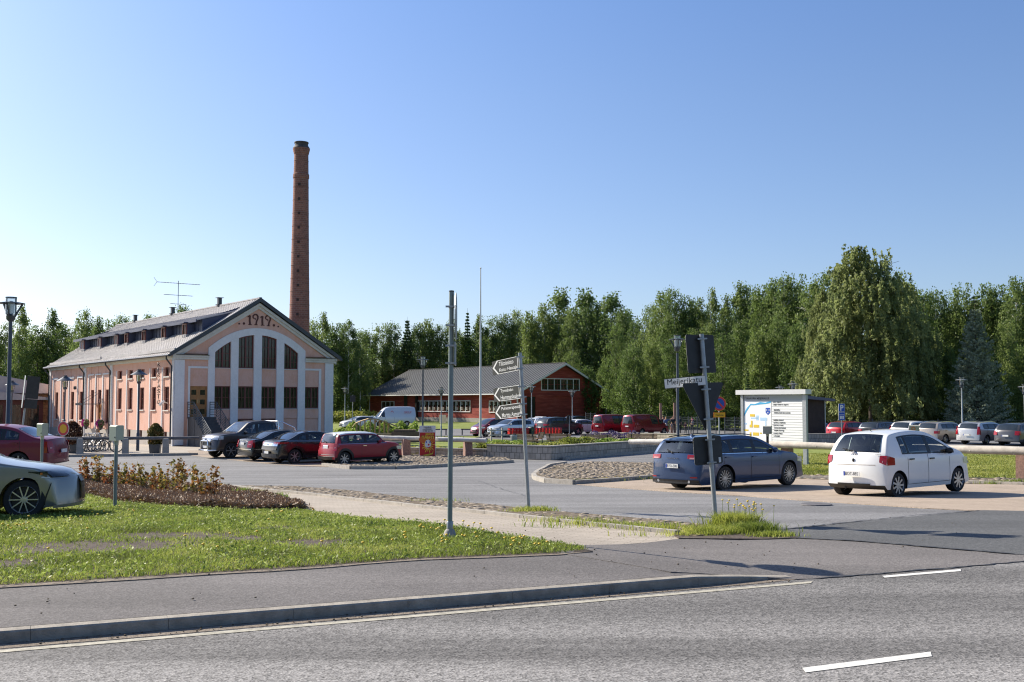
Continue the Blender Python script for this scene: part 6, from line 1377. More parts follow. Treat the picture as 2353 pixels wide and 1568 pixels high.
        m_=MB(); xw=xd-.45; m_.tube([(xw+.12*sin(R(25))*sin(a_)*0+.05*sin(a_),.36+.18*cos(a_),zb(xd)-.02+.17*sin(a_)) for a_ in lin(0,2*PI,16)],.015,5,False); m_.bar((xw,.36,zb(xd)-.02),(xd-.2,.36,zb(xd)-.1),.05,.05); m_.build("steering_wheel",M_BLACK,t)
    if extra: extra(t,dict(side=side,sp=sp,rp=rp,fp=fp,U=U,zb=zb,xf=xf,xr=xr,H=H,L=L,w=w,tags=tags,endpatch=endpatch,sidepatch=sidepatch,body=body,r=r,wb=wb,z0=z0,zt=zt,cr=cr_,Nrm=Nrm))
    return t
def wiper(t,k,y0=.05,l=.5,z=None):
    m_=MB(); s=k['tags']['g']; p=k['U'](s*.995); x,z_=p; m_.bar((x-k['cr']-.03,-y0,z_+.02),(x+.02-k['cr']-.02,y0+l*.75,z_+.07),.02,.02); m_.ell((x-k['cr']-.02,-y0,z_+.0),(.03,.04,.03),8,5); m_.build("wiper",M_BLACK,t)
def letters(t,k,s_,wd,h,y,z,mat=M_CHROME,nm_="badge_lettering"):
    p=k['rp'](y,z,.012); o=text(s_,wd,h,(p[0],p[1],p[2]),mat,t,(0,0,-PI/2),ext=.004,name=nm_)
def xyaris(t,k):
    wiper(t,k,.0,.45); H=k['H']; m_=MB(); p=k['rp'](0,.665*H,.012)
    for (rx,rz_) in ((.075,.05),(.028,.048)): m_.tube([(p[0],p[1]+rx*cos(a),p[2]+rz_*sin(a)) for a in lin(0,2*PI,20)],.007,5,False)
    m_.tube([(p[0],p[1]+.05*cos(a),p[2]+.022+.018*sin(a)) for a in lin(0,2*PI,16)],.006,5,False); m_.build("emblem",M_CHROME,t)
    letters(t,k,"YARIS",.16,.025,-.55,.655*H); letters(t,k,"TOYOTA",.13,.02,.42,.665*H,M_INK)
    m_=MB(); p=k['rp'](0,.575*H,.01); m_.ell(p,(.02,.03,.045),8,6); m_.build("boot_latch",M_BLACK,t,50)
    m_=MB(); ye=k['side'](k['xr']+.1,.5); k['endpatch'](m_,k['rp'],-ye*.7,ye*.7,.5*H,.51*H,8,1,.007); m_.build("bumper_seam",M_PLAZA,t)
    m_=MB(); k['endpatch'](m_,k['rp'],-ye*.55,ye*.55,.2*H,.225*H,8,1,.01); m_.box(k['xr']+.25,k['xr']+.9,-.5,.5,.2,.32); m_.tube([(k['xr']+.1,.3,.23),(k['xr']+.6,.3,.25)],.03,8); m_.build("exhaust",M_BLACK,t)
    m_=MB(); x,z=k['U'](k['tags']['r']*.93); m_.tube([(x+.1,0,z+.02),(x-.02,0,z+.1)],.008,5); m_.build("aerial",M_BLACK,t)
def xfocus(t,k):
    wiper(t,k,-.05,.4); H=k['H']; letters(t,k,"FOCUS",.42,.035,.21,.605*H)
    m_=MB(); ye=k['side'](k['xr']+.1,.4); k['endpatch'](m_,k['rp'],-ye*.97,ye*.97,.165*H,.235*H,10,2,.012); m_.build("bumper_trim",M_BLACK,t)
    for sg in (1,-1): m_=MB(); m_.tube([(k['xr']+.02,sg*.55,.3),(k['xr']+.2,sg*.55,.31)],.04,10); m_.build("exhaust",M_CHROME,t); m_=MB(); k['endpatch'](m_,k['rp'],sg*ye*.7,sg*ye*.93,.27*H,.295*H,4,1,.012); m_.build("reflector",M_REDL,t)
    m_=MB(); m_.tube([(k['U'](s)[0],.0,k['U'](s)[1]+.0) for s in (.3,.31)],.001,3)
    m_=MB(); s=k['tags']['r']; x,z=k['U'](s); m_.prism([(x+.12,z+.03),(x-.16,z+.0),(x-.16,z-.03),(x+.1,z-.02)],-.56,.56); m_.build("roof_spoiler",k['body'],t,40)
    for sg in (1,-1): m_=MB(); m_.tube([(x_,sg*(k['side'](x_,k['zt'](x_)-.05)-.12),k['zt'](x_)+.045) for x_ in lin(k['xf']-.46*k['L'],k['xf']-.88*k['L'],8)],.014,6); m_.build("roof_rail",M_BLACK,t); m_=MB(); k['sidepatch'](m_,k['xf']-.3*k['L'],k['xf']-.9*k['L'],lambda x:k['zb'](x)+.004,lambda x:k['zb'](x)+.022,sg,10,1,.008); m_.build("chrome_strip",M_CHROME,t)
    m_=MB(); m_.prism([(.1,0),(-.1,0),(-.08,.055),(-.02,.05)],-.02,.02); o=m_.build("roof_fin",k['body'],t); x=k['xf']-.82*k['L']; o.location=(x,0,k['zt'](x)+.03)
def xmini(t,k):
    H=k['H']; wiper(t,k,0,.35); m_=MB(); ye=k['side'](k['xr']+.1,.5)
    for z in (.335,.285): k['endpatch'](m_,k['rp'],-ye*.97,ye*.97,z*H,(z+.018)*H,10,1,.02)
    k['endpatch'](m_,k['rp'],-.2,.2,.60*H,.625*H,4,1,.02); m_.build("chrome_trim",M_CHROME,t); m_=MB(); k['endpatch'](m_,k['rp'],-ye*.8,ye*.8,.2*H,.28*H,10,2,.014); m_.build("bumper_trim",M_BLACK,t)
    for sg in (1,-1): m_=MB(); k['sidepatch'](m_,k['xf']-.28*k['L'],k['xf']-.95*k['L'],lambda x:k['zb'](x)-.005,lambda x:k['zb'](x)+.014,sg,10,1,.009); m_.build("chrome_strip",M_CHROME,t)
def xamp(t,k):
    H=k['H']; ye=k['side'](k['xr']+.1,.5); m_=MB(); k['endpatch'](m_,k['rp'],-ye*.9,ye*.9,.56*H,.66*H,8,2,.01); m_.build("tail_panel",M_CHROME,t)
    m_=MB(); k['endpatch'](m_,k['rp'],-ye*.88,ye*.88,.44*H,.55*H,8,2,.01); k['endpatch'](m_,k['rp'],-ye*.9,ye*.9,.2*H,.32*H,8,2,.01); m_.build("bumper_trim",pm("dark grey plastic",(.06,.06,.062),.5,0,0),t)
    for sg in (1,-1): m_=MB(); k['sidepatch'](m_,k['xf']-.28*k['L'],k['xf']-.88*k['L'],lambda x:k['zb'](x)-.0,lambda x:k['zb'](x)+.018,sg,10,1,.009); m_.build("chrome_strip",M_CHROME,t)
    m_=MB(); p=k['rp'](0,.6*H,.02); m_.tube([(p[0],p[1]+.05*cos(a),p[2]+.05*sin(a)) for a in lin(0,2*PI,16)],.007,5,False); m_.build("emblem",M_CHROME,t)
def xvolvo(t,k):
    H=k['H']; letters(t,k,"VOLVO",.6,.04,.3,.66*H); m_=MB(); ye=k['side'](k['xr']+.1,.4); k['endpatch'](m_,k['rp'],-ye*.99,ye*.99,.395*H,.41*H,8,1,.02)
    for sg in (1,-1): k['sidepatch'](m_,k['xr']+.03,k['xr']+.8,lambda x:.395*H,lambda x:.41*H,sg,5,1,.01)
    m_.build("chrome_strip",M_CHROME,t)
def xpick(t,k):
    H=k['H']; U=k['U']; L=k['L']; xc=k['xf']-.66*L
    m_=MB(); m_.box(k['xr']+.12,xc-.02,-.72,.72,.62*H+.0,.66*H); m_.build("bed_cover",M_BLACK,t)
    for sg in (1,-1):
        m_=MB(); y=sg*.78; m_.tube([(xc-.1,y,.63*H),(xc-.08,y*.92,.98*H),(xc-.35,y*.95,.955*H),(xc-1.0,y,.80*H),(xc-1.15,y,.64*H)],.035,8); m_.build("roll_bar",M_CHROME,t,50)
    m_=MB(); m_.tube([(xc-.08,-.72,.985*H),(xc-.08,.72,.985*H)],.035,8); m_.build("roll_bar",M_CHROME,t,50)
    m_=MB(); xb=k['xf']+.05; m_.tube([(xb-.25,-.85,.42),(xb+.03,-.6,.4),(xb+.06,0,.4),(xb+.03,.6,.4),(xb-.25,.85,.42)],.035,8); m_.tube([(xb+.02,-.38,.4),(xb+.05,-.4,.7),(xb+.03,-.36,.86),(xb+.03,.36,.86),(xb+.05,.4,.7),(xb+.02,.38,.4)],.033,8); m_.build("bull_bar",M_CHROME,t,50)
    m_=MB()
    for z in (.465,.5,.535): k['endpatch'](m_,k['fp'],-.52,.52,z*H,(z+.02)*H,8,1,.02)
    m_.build("grille_bar",M_CHROME,t); p=k['fp'](0,.515*H,.04); m_=MB(); m_.tube([(p[0],.075*cos(a),p[2]+.075*sin(a)) for a in lin(0,2*PI,18)],.009,5,False); m_.tube([(p[0],-.05,p[2]+.05),(p[0],-.02,p[2]-.06),(p[0],0,p[2]),(p[0],.02,p[2]-.06),(p[0],.05,p[2]+.05)],.009,5,False); m_.build("emblem",M_CHROME,t)
    for x in (k['xf']-.66*L,): m_=MB(); m_.box(k['xf']-.3*L,k['xf']-.62*L,-.99,.99,.27,.31) if False else m_.tube([(k['wb']/2-.5,.93,.33),(-k['wb']/2+.5,.93,.33)],.04,8); m_.tube([(k['wb']/2-.5,-.93,.33),(-k['wb']/2+.5,-.93,.33)],.04,8); m_.build("side_step",M_BLACK,t)
    for a in (k['wb']/2,-k['wb']/2):
        for sg in (1,-1): m_=MB(); m_.box(a-k['r']-.13,a-k['r']-.11,sg*.7,sg*.93,.2,.55); m_.build("mud_flap",M_BLACK,t)
def xlexus(t,k):
    H=k['H']; ye=k['side'](k['xf']-.1,.5)
    for sg in (1,-1):
        m_=MB(); k['sidepatch'](m_,k['xf']-.1,k['xf']-.42,lambda x:.497*H,lambda x:.507*H,sg,5,1,.014); m_.build("daytime_light",M_WHITE,t)
        m_=MB(); k['sidepatch'](m_,k['xf']-.36,k['xf']-.5,lambda x:.535*H,lambda x:.56*H,sg,3,1,.013); m_.build("indicator",M_ORANGEL,t)
        m_=MB(); P=[]; 
        for i in range(7):
            q=i/6; x=k['xf']-.07-.2*q**1.3; z=.44*H-.27*H*q; P+=[k['sp'](x,z,sg,.01),k['sp'](x-.015-.07*q,z-.01,sg,.01)]
        m_.add(P,[(2*i,2*i+1,2*i+3,2*i+2) for i in range(6)]); m_.build("air_vent",M_BLACK,t)
    m_=MB(); k['endpatch'](m_,k['fp'],-.28,.28,.2*H,.5*H,8,4,.015); m_.build("grille_mesh",pm("dark grille",(.03,.03,.035),.3,.5,0),t)
    m_=MB(); k['endpatch'](m_,k['fp'],-.93,.93,.13*H,.165*H,12,1,.03); k['endpatch'](m_,k['fp'],.6,.9,.16*H,.2*H,3,1,.02); m_.build("front_lip",k['body'],t)
CARG="cars parked in the front bays"
def at_fit(X,Y): return (X,Y)
car("white five-door hatchback with black door handles parked on the brick paving","car",'hatch',paint("solid white",(.78,.78,.76),0,.3),3.75,1.695,1.53,2.46,.72,.295,(9.43,26.1),36,hollow=True,plate="BOT-885",platez=.37,trim=M_BLACK,rim=9,tail=dict(y=.8,z=(.50,.645),dx=.32,tp=(.07,.0),sz=(.0,.06)),belt=(.60,.645),dlo=((.235,.50),(.52,.73),(.735,.80)),doors=((.30,.535),(.535,.75)),extra=xyaris,sill=.135,dz=.02,tilt=(R(-1),R(-.7)),group=None)
car("dark blue estate car with multi-spoke alloys parked behind the street name pole","car",'estate',paint("dark blue metallic",(.022,.05,.125),.4,.3),4.67,1.825,1.46,2.70,.88,.335,(6.2,30.0),38,hollow=True,plate="BYO-500",platez=.48,rim=15,tail=dict(y=.56,z=(.60,.675),dx=.3,tp=(.02,-.02),sz=(.03,-.02)),belt=(.63,.69),dlo=((.265,.50),(.515,.70),(.715,.875)),extra=xfocus,sill=.14,dz=.01,tilt=(R(-.8),R(-.7)))
car("small red three-door hatchback with white roof and black wheel arches","car",'mini',paint("dark red",(.3,.003,.018),0,.4,.3),3.64,1.69,1.41,2.467,.62,.305,(-6.68,47.2),38,hollow=True,plate="",platez=.56,rim=8,roofmat_=paint("solid white",(.75,.75,.75)),cladding=True,trim=M_CHROME,tail=dict(y=.74,z=(.47,.68),dx=.1),belt=(.65,.665),dlo=((.315,.56),(.575,.79),(.80,.905)),doors=((.33,.62),),tumble=.3,extra=xmini,rearglass=.8,dz=.02,tilt=(0,R(-.6)))
car("black liftback with chrome tail panel between the red hatchback and black saloon","car",'sedan',paint("gloss black",(.008,.008,.01),.2,.25),4.5,1.79,1.44,2.685,.88,.33,(-9.15,49.3),38,hollow=True,plate="",platez=.36,rim=7,tail=dict(y=.55,z=(.62,.68),dx=.5,sz=(.03,-.02)),belt=(.66,.72),dlo=((.27,.46),(.475,.65),(.665,.76)),extra=xamp)
car("black saloon with large red tail lights second from the dark brown pickup","car",'sedan',paint("gloss black",(.008,.008,.01),.2,.25),4.58,1.8,1.43,2.71,.9,.32,(-10.85,51.7),38,plate="",platez=.58,rim=10,tail=dict(y=.6,z=(.46,.7),dx=.12,tp=(0,.05)),belt=(.64,.70),dlo=((.28,.47),(.485,.64),(.655,.74)),extra=xvolvo)
car("dark brown double cab pickup with chrome roll bar and bull bar","pickup truck",'pickup',paint("dark brown metallic",(.045,.034,.03),.25,.35),5.25,1.94,1.83,3.1,.9,.385,(-13.3,54.6),221,name="pickup_truck",hollow=True,plate="",rim=6,belt=(.635,.66),front_plate=True,dlo=((.275,.43),(.445,.60),(.601,.64)),doors=((.28,.44),(.44,.625)),sill=.2,arch=.07,tumble=.28,head=dict(y=.6,z=(.5,.61),dx=.3),extra=xpick,cladding=None,roundF=.2)
car("silver saloon cut by the left edge with long black headlight and open-spoke alloy wheel","car",'lexus',paint("silver champagne",(.27,.27,.245),.55,.3),4.85,1.87,1.44,2.87,.86,.345,(-10.1,19.05),17,rim=10,headmat=M_DGLASS,belt=(.65,.70),dlo=((.29,.47),(.485,.65),(.665,.75)),head=dict(y=.6,z=(.505,.575),dx=.62,tp=(.0,.0),sz=(.085,.0)),hollow=False,extra=xlexus,sill=.13,roundF=.4,roundP=2.4,grille=False,endr=.13,metal_col=pm('bright alloy',(.6,.6,.6),.25,.7,0),dz=-.02,arch=.04,steer=-3)
car("dark red saloon with rounded boot behind the silver car at the left edge","car",'sedan',paint("dark cherry red",(.17,.003,.025),.05,.38,.5),4.38,1.73,1.44,2.51,.86,.31,(-16.25,33.3),181,hollow=True,belt=(.64,.69),tail=dict(y=.7,z=(.42,.66),dx=.1),dlo=((.27,.46),(.475,.65),(.665,.77)),dz=.0)
# distant parked cars
def xroof(t,k):
    for sg in (1,-1): m_=MB(); m_.tube([(x_,sg*(k['side'](x_,k['zt'](x_)-.05)-.1),k['zt'](x_)+.05) for x_ in lin(k['xf']-.46*k['L'],k['xf']-.88*k['L'],5)],.016,5); m_.build("roof_rail",M_CHROME,t)
def xgate(t,k):
    x,z=k['U'](k['tags']['r']); m_=MB(); P=[(x+.1,z+.02),(x-.35,z+.32),(x-.75,z+.34),(x-1.05,z+.12),(x-1.0,z+.06),(x-.72,z+.27),(x-.33,z+.25),(x+.1,z-.05)]; m_.prism(P,-.62,.62); m_.build("open_tailgate",k['body'],t,40)
def px_pos(px,Y): g_=gx(px,Y); return (g_.x,Y)
def fcar(px,Y,th,label,cat,kind,pn,col,L,W,H,**kw):
    a=dict(wb=L*.59,fo=L*.19,r=.32 if L<5 else .34,rim=5,detail=0,hollow=False,plate="",metal_col=M_ALU); a.update(kw); mtl=.5 if sum(col)<1.8 else .1
    return car(label,cat,kind,paint(pn,col,mtl,.3),L,W,H,a.pop('wb'),a.pop('fo'),a.pop('r'),px_pos(px,Y),th,**a)
FG="cars in the far parking rows"
fcar(1130,98,218,"dark red people carrier facing left in front of the barn","car",'mpv',"wine red",(.22,.015,.03),4.3,1.78,1.68,belt=(.58,.62),group=FG,head=dict(y=.45,z=(.46,.55),dx=.45))
fcar(1173,95.5,217,"pale blue-white SUV facing left, nearest the red mailboxes' left end","car",'suv',"pale blue",(.5,.55,.6),4.5,1.85,1.6,group=FG,head=dict(y=.5,z=(.5,.57),dx=.35))
fcar(1203,107,217,"white car with raised tailgate behind the pale blue-white SUV","car",'hatch',"solid white",(.75,.75,.75),4.3,1.8,1.5,group=FG,extra=xgate)
fcar(1254,106,38,"white SUV seen from behind, left of the dark grey SUV","car",'suv',"pearl white",(.66,.68,.72),4.4,1.83,1.64,group=FG,extra=xroof,tail=dict(y=.55,z=(.56,.64),dx=.3))
fcar(1287,104,38,"large dark grey SUV seen from behind the right end of the mailboxes","car",'suv',"dark grey",(.05,.048,.05),5.05,1.97,1.74,group=FG,tail=dict(y=.5,z=(.54,.64),dx=.3))
fcar(1341,108,38,"small white hatchback left of the first red van","car",'hatch',"solid white",(.78,.78,.79),4.0,1.74,1.48,group=FG,tail=dict(y=.6,z=(.52,.66),dx=.3))
fcar(1333,128,38,"dark car in the barn's shade behind the small white hatchback","car",'hatch',"shadow blue",(.02,.03,.045),4.3,1.78,1.47,group=FG)
def xvanrear(t,k):
    m_=MB(); ye=k['side'](k['xr']+.1,1.0); k['endpatch'](m_,k['rp'],-.005,.005,.2*k['H'],.95*k['H'],1,8,.01); m_.build("door_gap",M_BLACK,t)
fcar(1413,105,40,"older dark red van with full width rear window, left of the second van","van",'van',"van red",(.26,.015,.03),4.9,1.8,1.98,name="parked_van",group="red vans behind the wall",belt=(.52,.55),dlo=((.20,.31),(.33,.5),(.52,.7)),tail=dict(y=.82,z=(.3,.48),dx=.08),rearglass=.86)
fcar(1484,103,40,"dark red van with twin rear doors and split rear windows","van",'van',"deep van red",(.22,.008,.02),5.2,1.9,1.97,name="parked_van",group="red vans behind the wall",belt=(.53,.57),dlo=((.20,.31),(.35,.52)),tail=dict(y=.86,z=(.42,.66),dx=.1),extra=xvanrear,rearglass=.8)
v_=fcar(900,133,203,"white high-roof panel van with red lettering GROUP, in front of the barn","van",'bigvan',"van white",(.62,.65,.72),5.9,1.97,2.42,name="parked_van",belt=(.48,.50),dlo=((.185,.30),),doors=((.17,.31),(.31,.5)),tail=dict(y=.9,z=(.25,.5),dx=.06))
for ch in [c_ for c_ in v_.children if c_.name.startswith("body")][:1]:
    text("GROUP",.95,.26,(-1.35,.995,1.62),MATS["sign red"],v_,(0,0,PI)); m_=MB(); m_.bar((.35,.99,1.8),(.2,.99,1.95),.05,.05); m_.bar((.2,.99,1.95),(.0,.99,1.75),.05,.05); m_.build("arrow_logo",MATS["sign red"],v_)
fcar(822,126,212,"white estate car mostly hidden behind the wooden pavilion","car",'estate',"solid white",(.75,.75,.76),4.4,1.78,1.45,group=FG)
for i,(px,Y,kind,pn,col,L,W,H,l,kw) in enumerate((
 (1873,85,'sedan',"ice blue",(.3,.37,.45),4.6,1.8,1.45,"pale blue-grey saloon just right of the map board",dict(tail=dict(y=.66,z=(.5,.66),dx=.15))),
 (1955,82,'hatch',"bright red",(.42,.012,.02),4.3,1.8,1.47,"bright red hatchback under the blue parking sign",dict(tail=dict(y=.6,z=(.54,.64),dx=.25))),
 (2032,79.5,'estate',"slate grey",(.06,.07,.09),4.4,1.8,1.46,"slate grey hatchback between the red and the white cars",dict(tail=dict(y=.55,z=(.55,.63),dx=.25))),
 (2103,77,'hatch',"solid white",(.72,.74,.76),4.3,1.8,1.5,"white hatchback behind the pale electric box",dict(tail=dict(y=.85,z=(.5,.8),dx=.1))),
 (2170,74.5,'estate',"champagne",(.42,.36,.3),4.7,1.75,1.46,"beige estate car with large silver wheel, left of the silver estate",dict(tail=dict(y=.7,z=(.48,.6),dx=.25),extra=xroof)),
 (2262,72,'estate',"silver",(.5,.5,.5),4.55,1.78,1.48,"silver estate car with tall red tail lights near the right edge",dict(tail=dict(y=.8,z=(.46,.82),dx=.1),extra=xroof)),
 (2348,70,'hatch',"graphite",(.07,.068,.072),4.35,1.8,1.45,"graphite hatchback cut by the right edge",dict(tail=dict(y=.68,z=(.48,.66),dx=.2))))):
    fcar(px,Y,36,l,"car",kind,pn,col,L,W,H,group="cars in the row by the forest fence",**kw)
# ---------------------------------------------------------------- people
def skin(name,verts,edges,rad,mat,par,root=0,lev=1):
    me=bpy.data.meshes.new(name); me.from_pydata(verts,edges,[]); me.materials.append(mat); o=link(name,me,par)
    m=o.modifiers.new("skin",'SKIN'); sv=me.skin_vertices
    if not sv: 
        pass
    if not me.skin_vertices:
        bm=bmesh.new(); bm.from_mesh(me); bm.verts.layers.skin.verify(); bm.to_mesh(me); bm.free()
    for i,r_ in enumerate(rad): me.skin_vertices[0].data[i].radius=(r_,r_) if not hasattr(r_,'__len__') else r_
    me.skin_vertices[0].data[root].use_root=True; m.use_smooth_shade=True
    s=o.modifiers.new("sub",'SUBSURF'); s.levels=s.render_levels=lev; return o
M_SKIN=pm("skin",(.5,.28,.2),.6,0,0)
def person(px,Y,rz,h,label,top,legs,hair,armL=None,armR=None,extra=None,sleeve=True,skirt=False):
    g_=gx(px,Y); t=thing("person",label,"person",g_,R(rz)); k=h/1.75
    J=dict(pel=(0,0,.95),sp=(0,-.01,1.15),ch=(0,0,1.35),nk=(0,.01,1.49),hd=(0,.02,1.6),top=(0,.02,1.7),ls=(.18,0,1.42),le=(.24,.0,1.14),lw=(.25,-.08,.9),lh=(.25,-.1,.81),rs=(-.18,0,1.42),re=(-.24,0,1.14),rw=(-.25,-.08,.9),rh=(-.25,-.1,.81),lk=(.11,-.02,.5),la=(.12,.02,.08),lt=(.13,-.13,.03),rk=(-.11,-.03,.5),ra=(-.12,.02,.08),rt=(-.13,-.13,.03),lp=(.09,0,.9),rp=(-.09,0,.9))
    if armL: J['le'],J['lw'],J['lh']=armL
    if armR: J['re'],J['rw'],J['rh']=armR
    RD=dict(pel=.13,sp=.115,ch=.14,nk=.05,hd=.088,top=.075,ls=.065,le=.042,lw=.03,lh=.036,rs=.065,re=.042,rw=.03,rh=.036,lk=.058,la=.042,lt=.036,rk=.058,ra=.042,rt=.036,lp=.09,rp=.09)
    E=[('pel','sp'),('sp','ch'),('ch','nk'),('nk','hd'),('hd','top'),('ch','ls'),('ls','le'),('le','lw'),('lw','lh'),('ch','rs'),('rs','re'),('re','rw'),('rw','rh'),('pel','lp'),('lp','lk'),('lk','la'),('la','lt'),('pel','rp'),('rp','rk'),('rk','ra'),('ra','rt')]
    def mk(nm_,keys,grow,mat,root):
        ks=[q for q in J if q in keys]; ed=[(ks.index(a),ks.index(b)) for a,b in E if a in keys and b in keys]
        return skin(nm_,[tuple(c*k for c in J[q]) for q in ks],ed,[RD[q]*k*grow for q in ks],mat,t,ks.index(root))
    mk("body",list(J),1,M_SKIN,'pel')
    mk("shirt",['pel','sp','ch','ls','rs']+(['le','re'] if sleeve else [])+(['lw','rw'] if sleeve==2 else []),1.16,top,'pel'); mk("trousers",['pel','lp','rp','lk','rk']+([] if skirt else ['la','ra']),1.12,legs,'pel')
    m_=MB(); hx=[c*k for c in J['hd']]; m_.ell((hx[0],hx[1]+.02*k,hx[2]+.06*k),(.092*k,.1*k,.1*k),10,7)
    if extra=='bun': m_.ell((hx[0],hx[1]+.02*k,hx[2]+.19*k),(.05*k,.05*k,.05*k),8,5)
    m_.build("hair",hair,t,True); m_=MB(); m_.ell((hx[0],hx[1]-.095*k,hx[2]+.0*k),(.014*k,.02*k,.02*k),6,4); m_.build("nose",M_SKIN,t,True)
    m_=MB()
    for a in ('la','ra'): x,y,z=[c*k for c in J[a]]; m_.ell((x,y-.07*k,.045*k),(.05*k,.14*k,.05*k),8,5)
    m_.build("shoes",M_BLACK,t,True); return t
CL=lambda n_,c: pm("cloth "+n_,c,.85,0,.1,8)
BLK=CL("black",(.015,.015,.018)); HBR=CL("brown hair",(.08,.04,.02)); HBL=CL("blond hair",(.4,.25,.1)); HDK=CL("dark hair",(.02,.013,.01))
person(1523,107,20,1.82,"person in black T-shirt and dark trousers, leftmost by the red van",BLK,BLK,HBR)
person(1529.5,106.5,-10,1.74,"person in blue-grey T-shirt raising an arm towards the others",CL("blue grey",(.1,.14,.25)),BLK,HBL,armL=((.42,-.1,1.5),(.68,-.18,1.62),(.75,-.2,1.66)))
person(1545,108.5,0,1.78,"person in dark patterned jacket standing behind the small child",CL("charcoal",(.03,.03,.035)),BLK,HBR,sleeve=2)
person(1542.5,106,10,1.22,"small child in pale striped clothes in front of the jacketed person",CL("pale stripe",(.35,.3,.27)),M_SKIN,HBL,sleeve=False)
person(1559,106.5,160,1.84,"person with blond hair bun in long dark dress by the tall lamp",CL("dark teal",(.02,.035,.045)),BLK,HBL,extra='bun',armL=((.3,-.06,1.18),(.36,-.16,.98),(.38,-.2,.92)))
person(1574,107,30,1.25,"child in maroon top and striped skirt right of the tall lamp",CL("maroon",(.1,.015,.03)),BLK,HDK,sleeve=2)
p_=person(1589,107,10,1.74,"person in black jacket carrying a baby in a pink hat",BLK,CL("dark grey",(.04,.04,.045)),HBR,armL=((.26,-.12,1.18),(.08,-.26,1.2),(.02,-.27,1.22)),armR=((-.26,-.12,1.18),(-.08,-.26,1.12),(-.02,-.27,1.12)),sleeve=2)
b_=gx(1589,107); o_=thing("person","baby in pink hat held against the black jacketed person's chest","person",(b_.x,b_.y-.28,b_.z+1.05),R(10))
skin("body",[(0,0,0),(0,0,.15),(0,0,.25),(0,-.0,.33),(.1,-.02,.2),(.16,-.08,.12),(-.1,-.02,.2),(-.16,-.08,.12),(.08,-.06,-.12),(-.08,-.06,-.12)],[(0,1),(1,2),(2,3),(2,4),(4,5),(2,6),(6,7),(0,8),(0,9)],[.08,.08,.05,.07,.04,.03,.04,.03,.045,.045],M_SKIN,o_)
m_=MB(); m_.ell((0,0,.38),(.085,.09,.07)); m_.build("hat",CL("pink",(.7,.15,.35)),o_,True); m_=MB(); m_.ell((0,0,.1),(.13,.11,.17)); m_.build("romper",CL("striped romper",(.3,.3,.32)),o_,True)
person(1191,101,150,1.8,"person in bright green vest beside the pale blue-white SUV",CL("hi-vis green",(.12,.7,.05)),BLK,HBR)
# ---------------------------------------------------------------- trees
M_BARKB=pm("birch bark",(.55,.53,.5),.8,0,.45,3,.3,10); M_BARKD=pm("dark bark",(.09,.07,.055),.9,0,.3,4,.5,10)
LB=leafmat("birch foliage",[(.085,.13,.042),(.145,.205,.058),(.25,.31,.1)],.5,.5); LG=leafmat("broadleaf foliage",[(.075,.12,.035),(.135,.195,.05),(.23,.3,.085)],.5,.5)
LS=leafmat("spruce needles",[(.025,.055,.02),(.055,.11,.035),(.11,.18,.055)],.3,.7); LBS=leafmat("blue spruce needles",[(.13,.165,.11),(.27,.32,.22),(.46,.51,.38)],.35,.8)
LW=leafmat("weeping birch foliage",[(.13,.16,.06),(.24,.28,.1),(.38,.41,.18)],.55,.5); LY=leafmat("yellow green birch foliage",[(.075,.115,.025),(.16,.23,.04),(.3,.34,.06)],.4,.5)
def limbs(rg,H,n,z0,rt,env,mat,par,lean=.0):
    m_=MB(); m_.tube([(0,0,-.3),(.02*H*lean,0,H*.3),(.05*H*lean,.01*H,H*.65),(.05*H*lean,.0,H*.97)],[rt,rt*.8,rt*.45,.02],8)
    for i in range(n):
        z=H*rg.uniform(z0,.85); a=rg.uniform(0,2*PI); L_=env(z/H)*rg.uniform(.6,.95); q=Vector((cos(a),sin(a),0)); s=Vector((.03*H*lean*z/H,0,z))
        m_.tube([s,s+q*L_*.5+Vector((0,0,L_*.35)),s+q*L_+Vector((0,0,L_*.5))],[rt*.25,rt*.13,.015],5,False)
    return m_.build("trunk",mat,par,40)
def envf(kind):
    if kind=='spire': return lambda f:3.0*max(0,min(1,(f-.1)/.15))*max(0,(1-f))**.75*1.25
    if kind=='poplar': return lambda f:2.3*max(0,min(1,(f-.08)/.1))*(max(0,1-((f-.5)/.52)**2))**.5
    if kind=='round': return lambda f:4.2*max(0,min(1,(f-.05)/.18))*(max(0,1-((f-.42)/.6)**2))**.6
    return lambda f:3.3*max(0,min(1,(f-.12)/.2))*(max(0,1-((f-.42)/.59)**2))**.62
def tree_proto(kind,seed,mat,H=20.,leaf=.3,ncl=210,per=46,bark=M_BARKB,name="birch_tree",sig=.5):
    rg=np.random.default_rng(seed); t=thing(name,"t","tree"); env=envf(kind); limbs(rg,H,26,.15,.22,env,bark,t,rg.uniform(-1,1))
    C_=[];
    while len(C_)<ncl:
        f=rg.uniform(.06,.99); e=env(f)
        if rg.uniform()>(e+.25)/4.0: continue
        a=rg.uniform(0,2*PI); w_=1+.28*sin(a*3+seed)+.18*sin(f*17+seed*2); r_=e*w_*rg.uniform(.25,1)**.45
        C_.append((r_*cos(a),r_*sin(a),f*H))
    C_=np.array(C_); cs=rg.uniform(.6,1.35,len(C_)); idx=np.repeat(np.arange(len(C_)),per); n=len(idx)
    off=rg.normal(0,1,(n,3))*np.array([sig,sig,sig*1.1])*cs[idx][:,None]; P=C_[idx]+off; P[:,2]=np.minimum(P[:,2],H*1.02)
    fastmesh("crown",quads(P,rg.uniform(.6,1.3,n)*leaf,rg,1,1.35),4,mat,t); return t
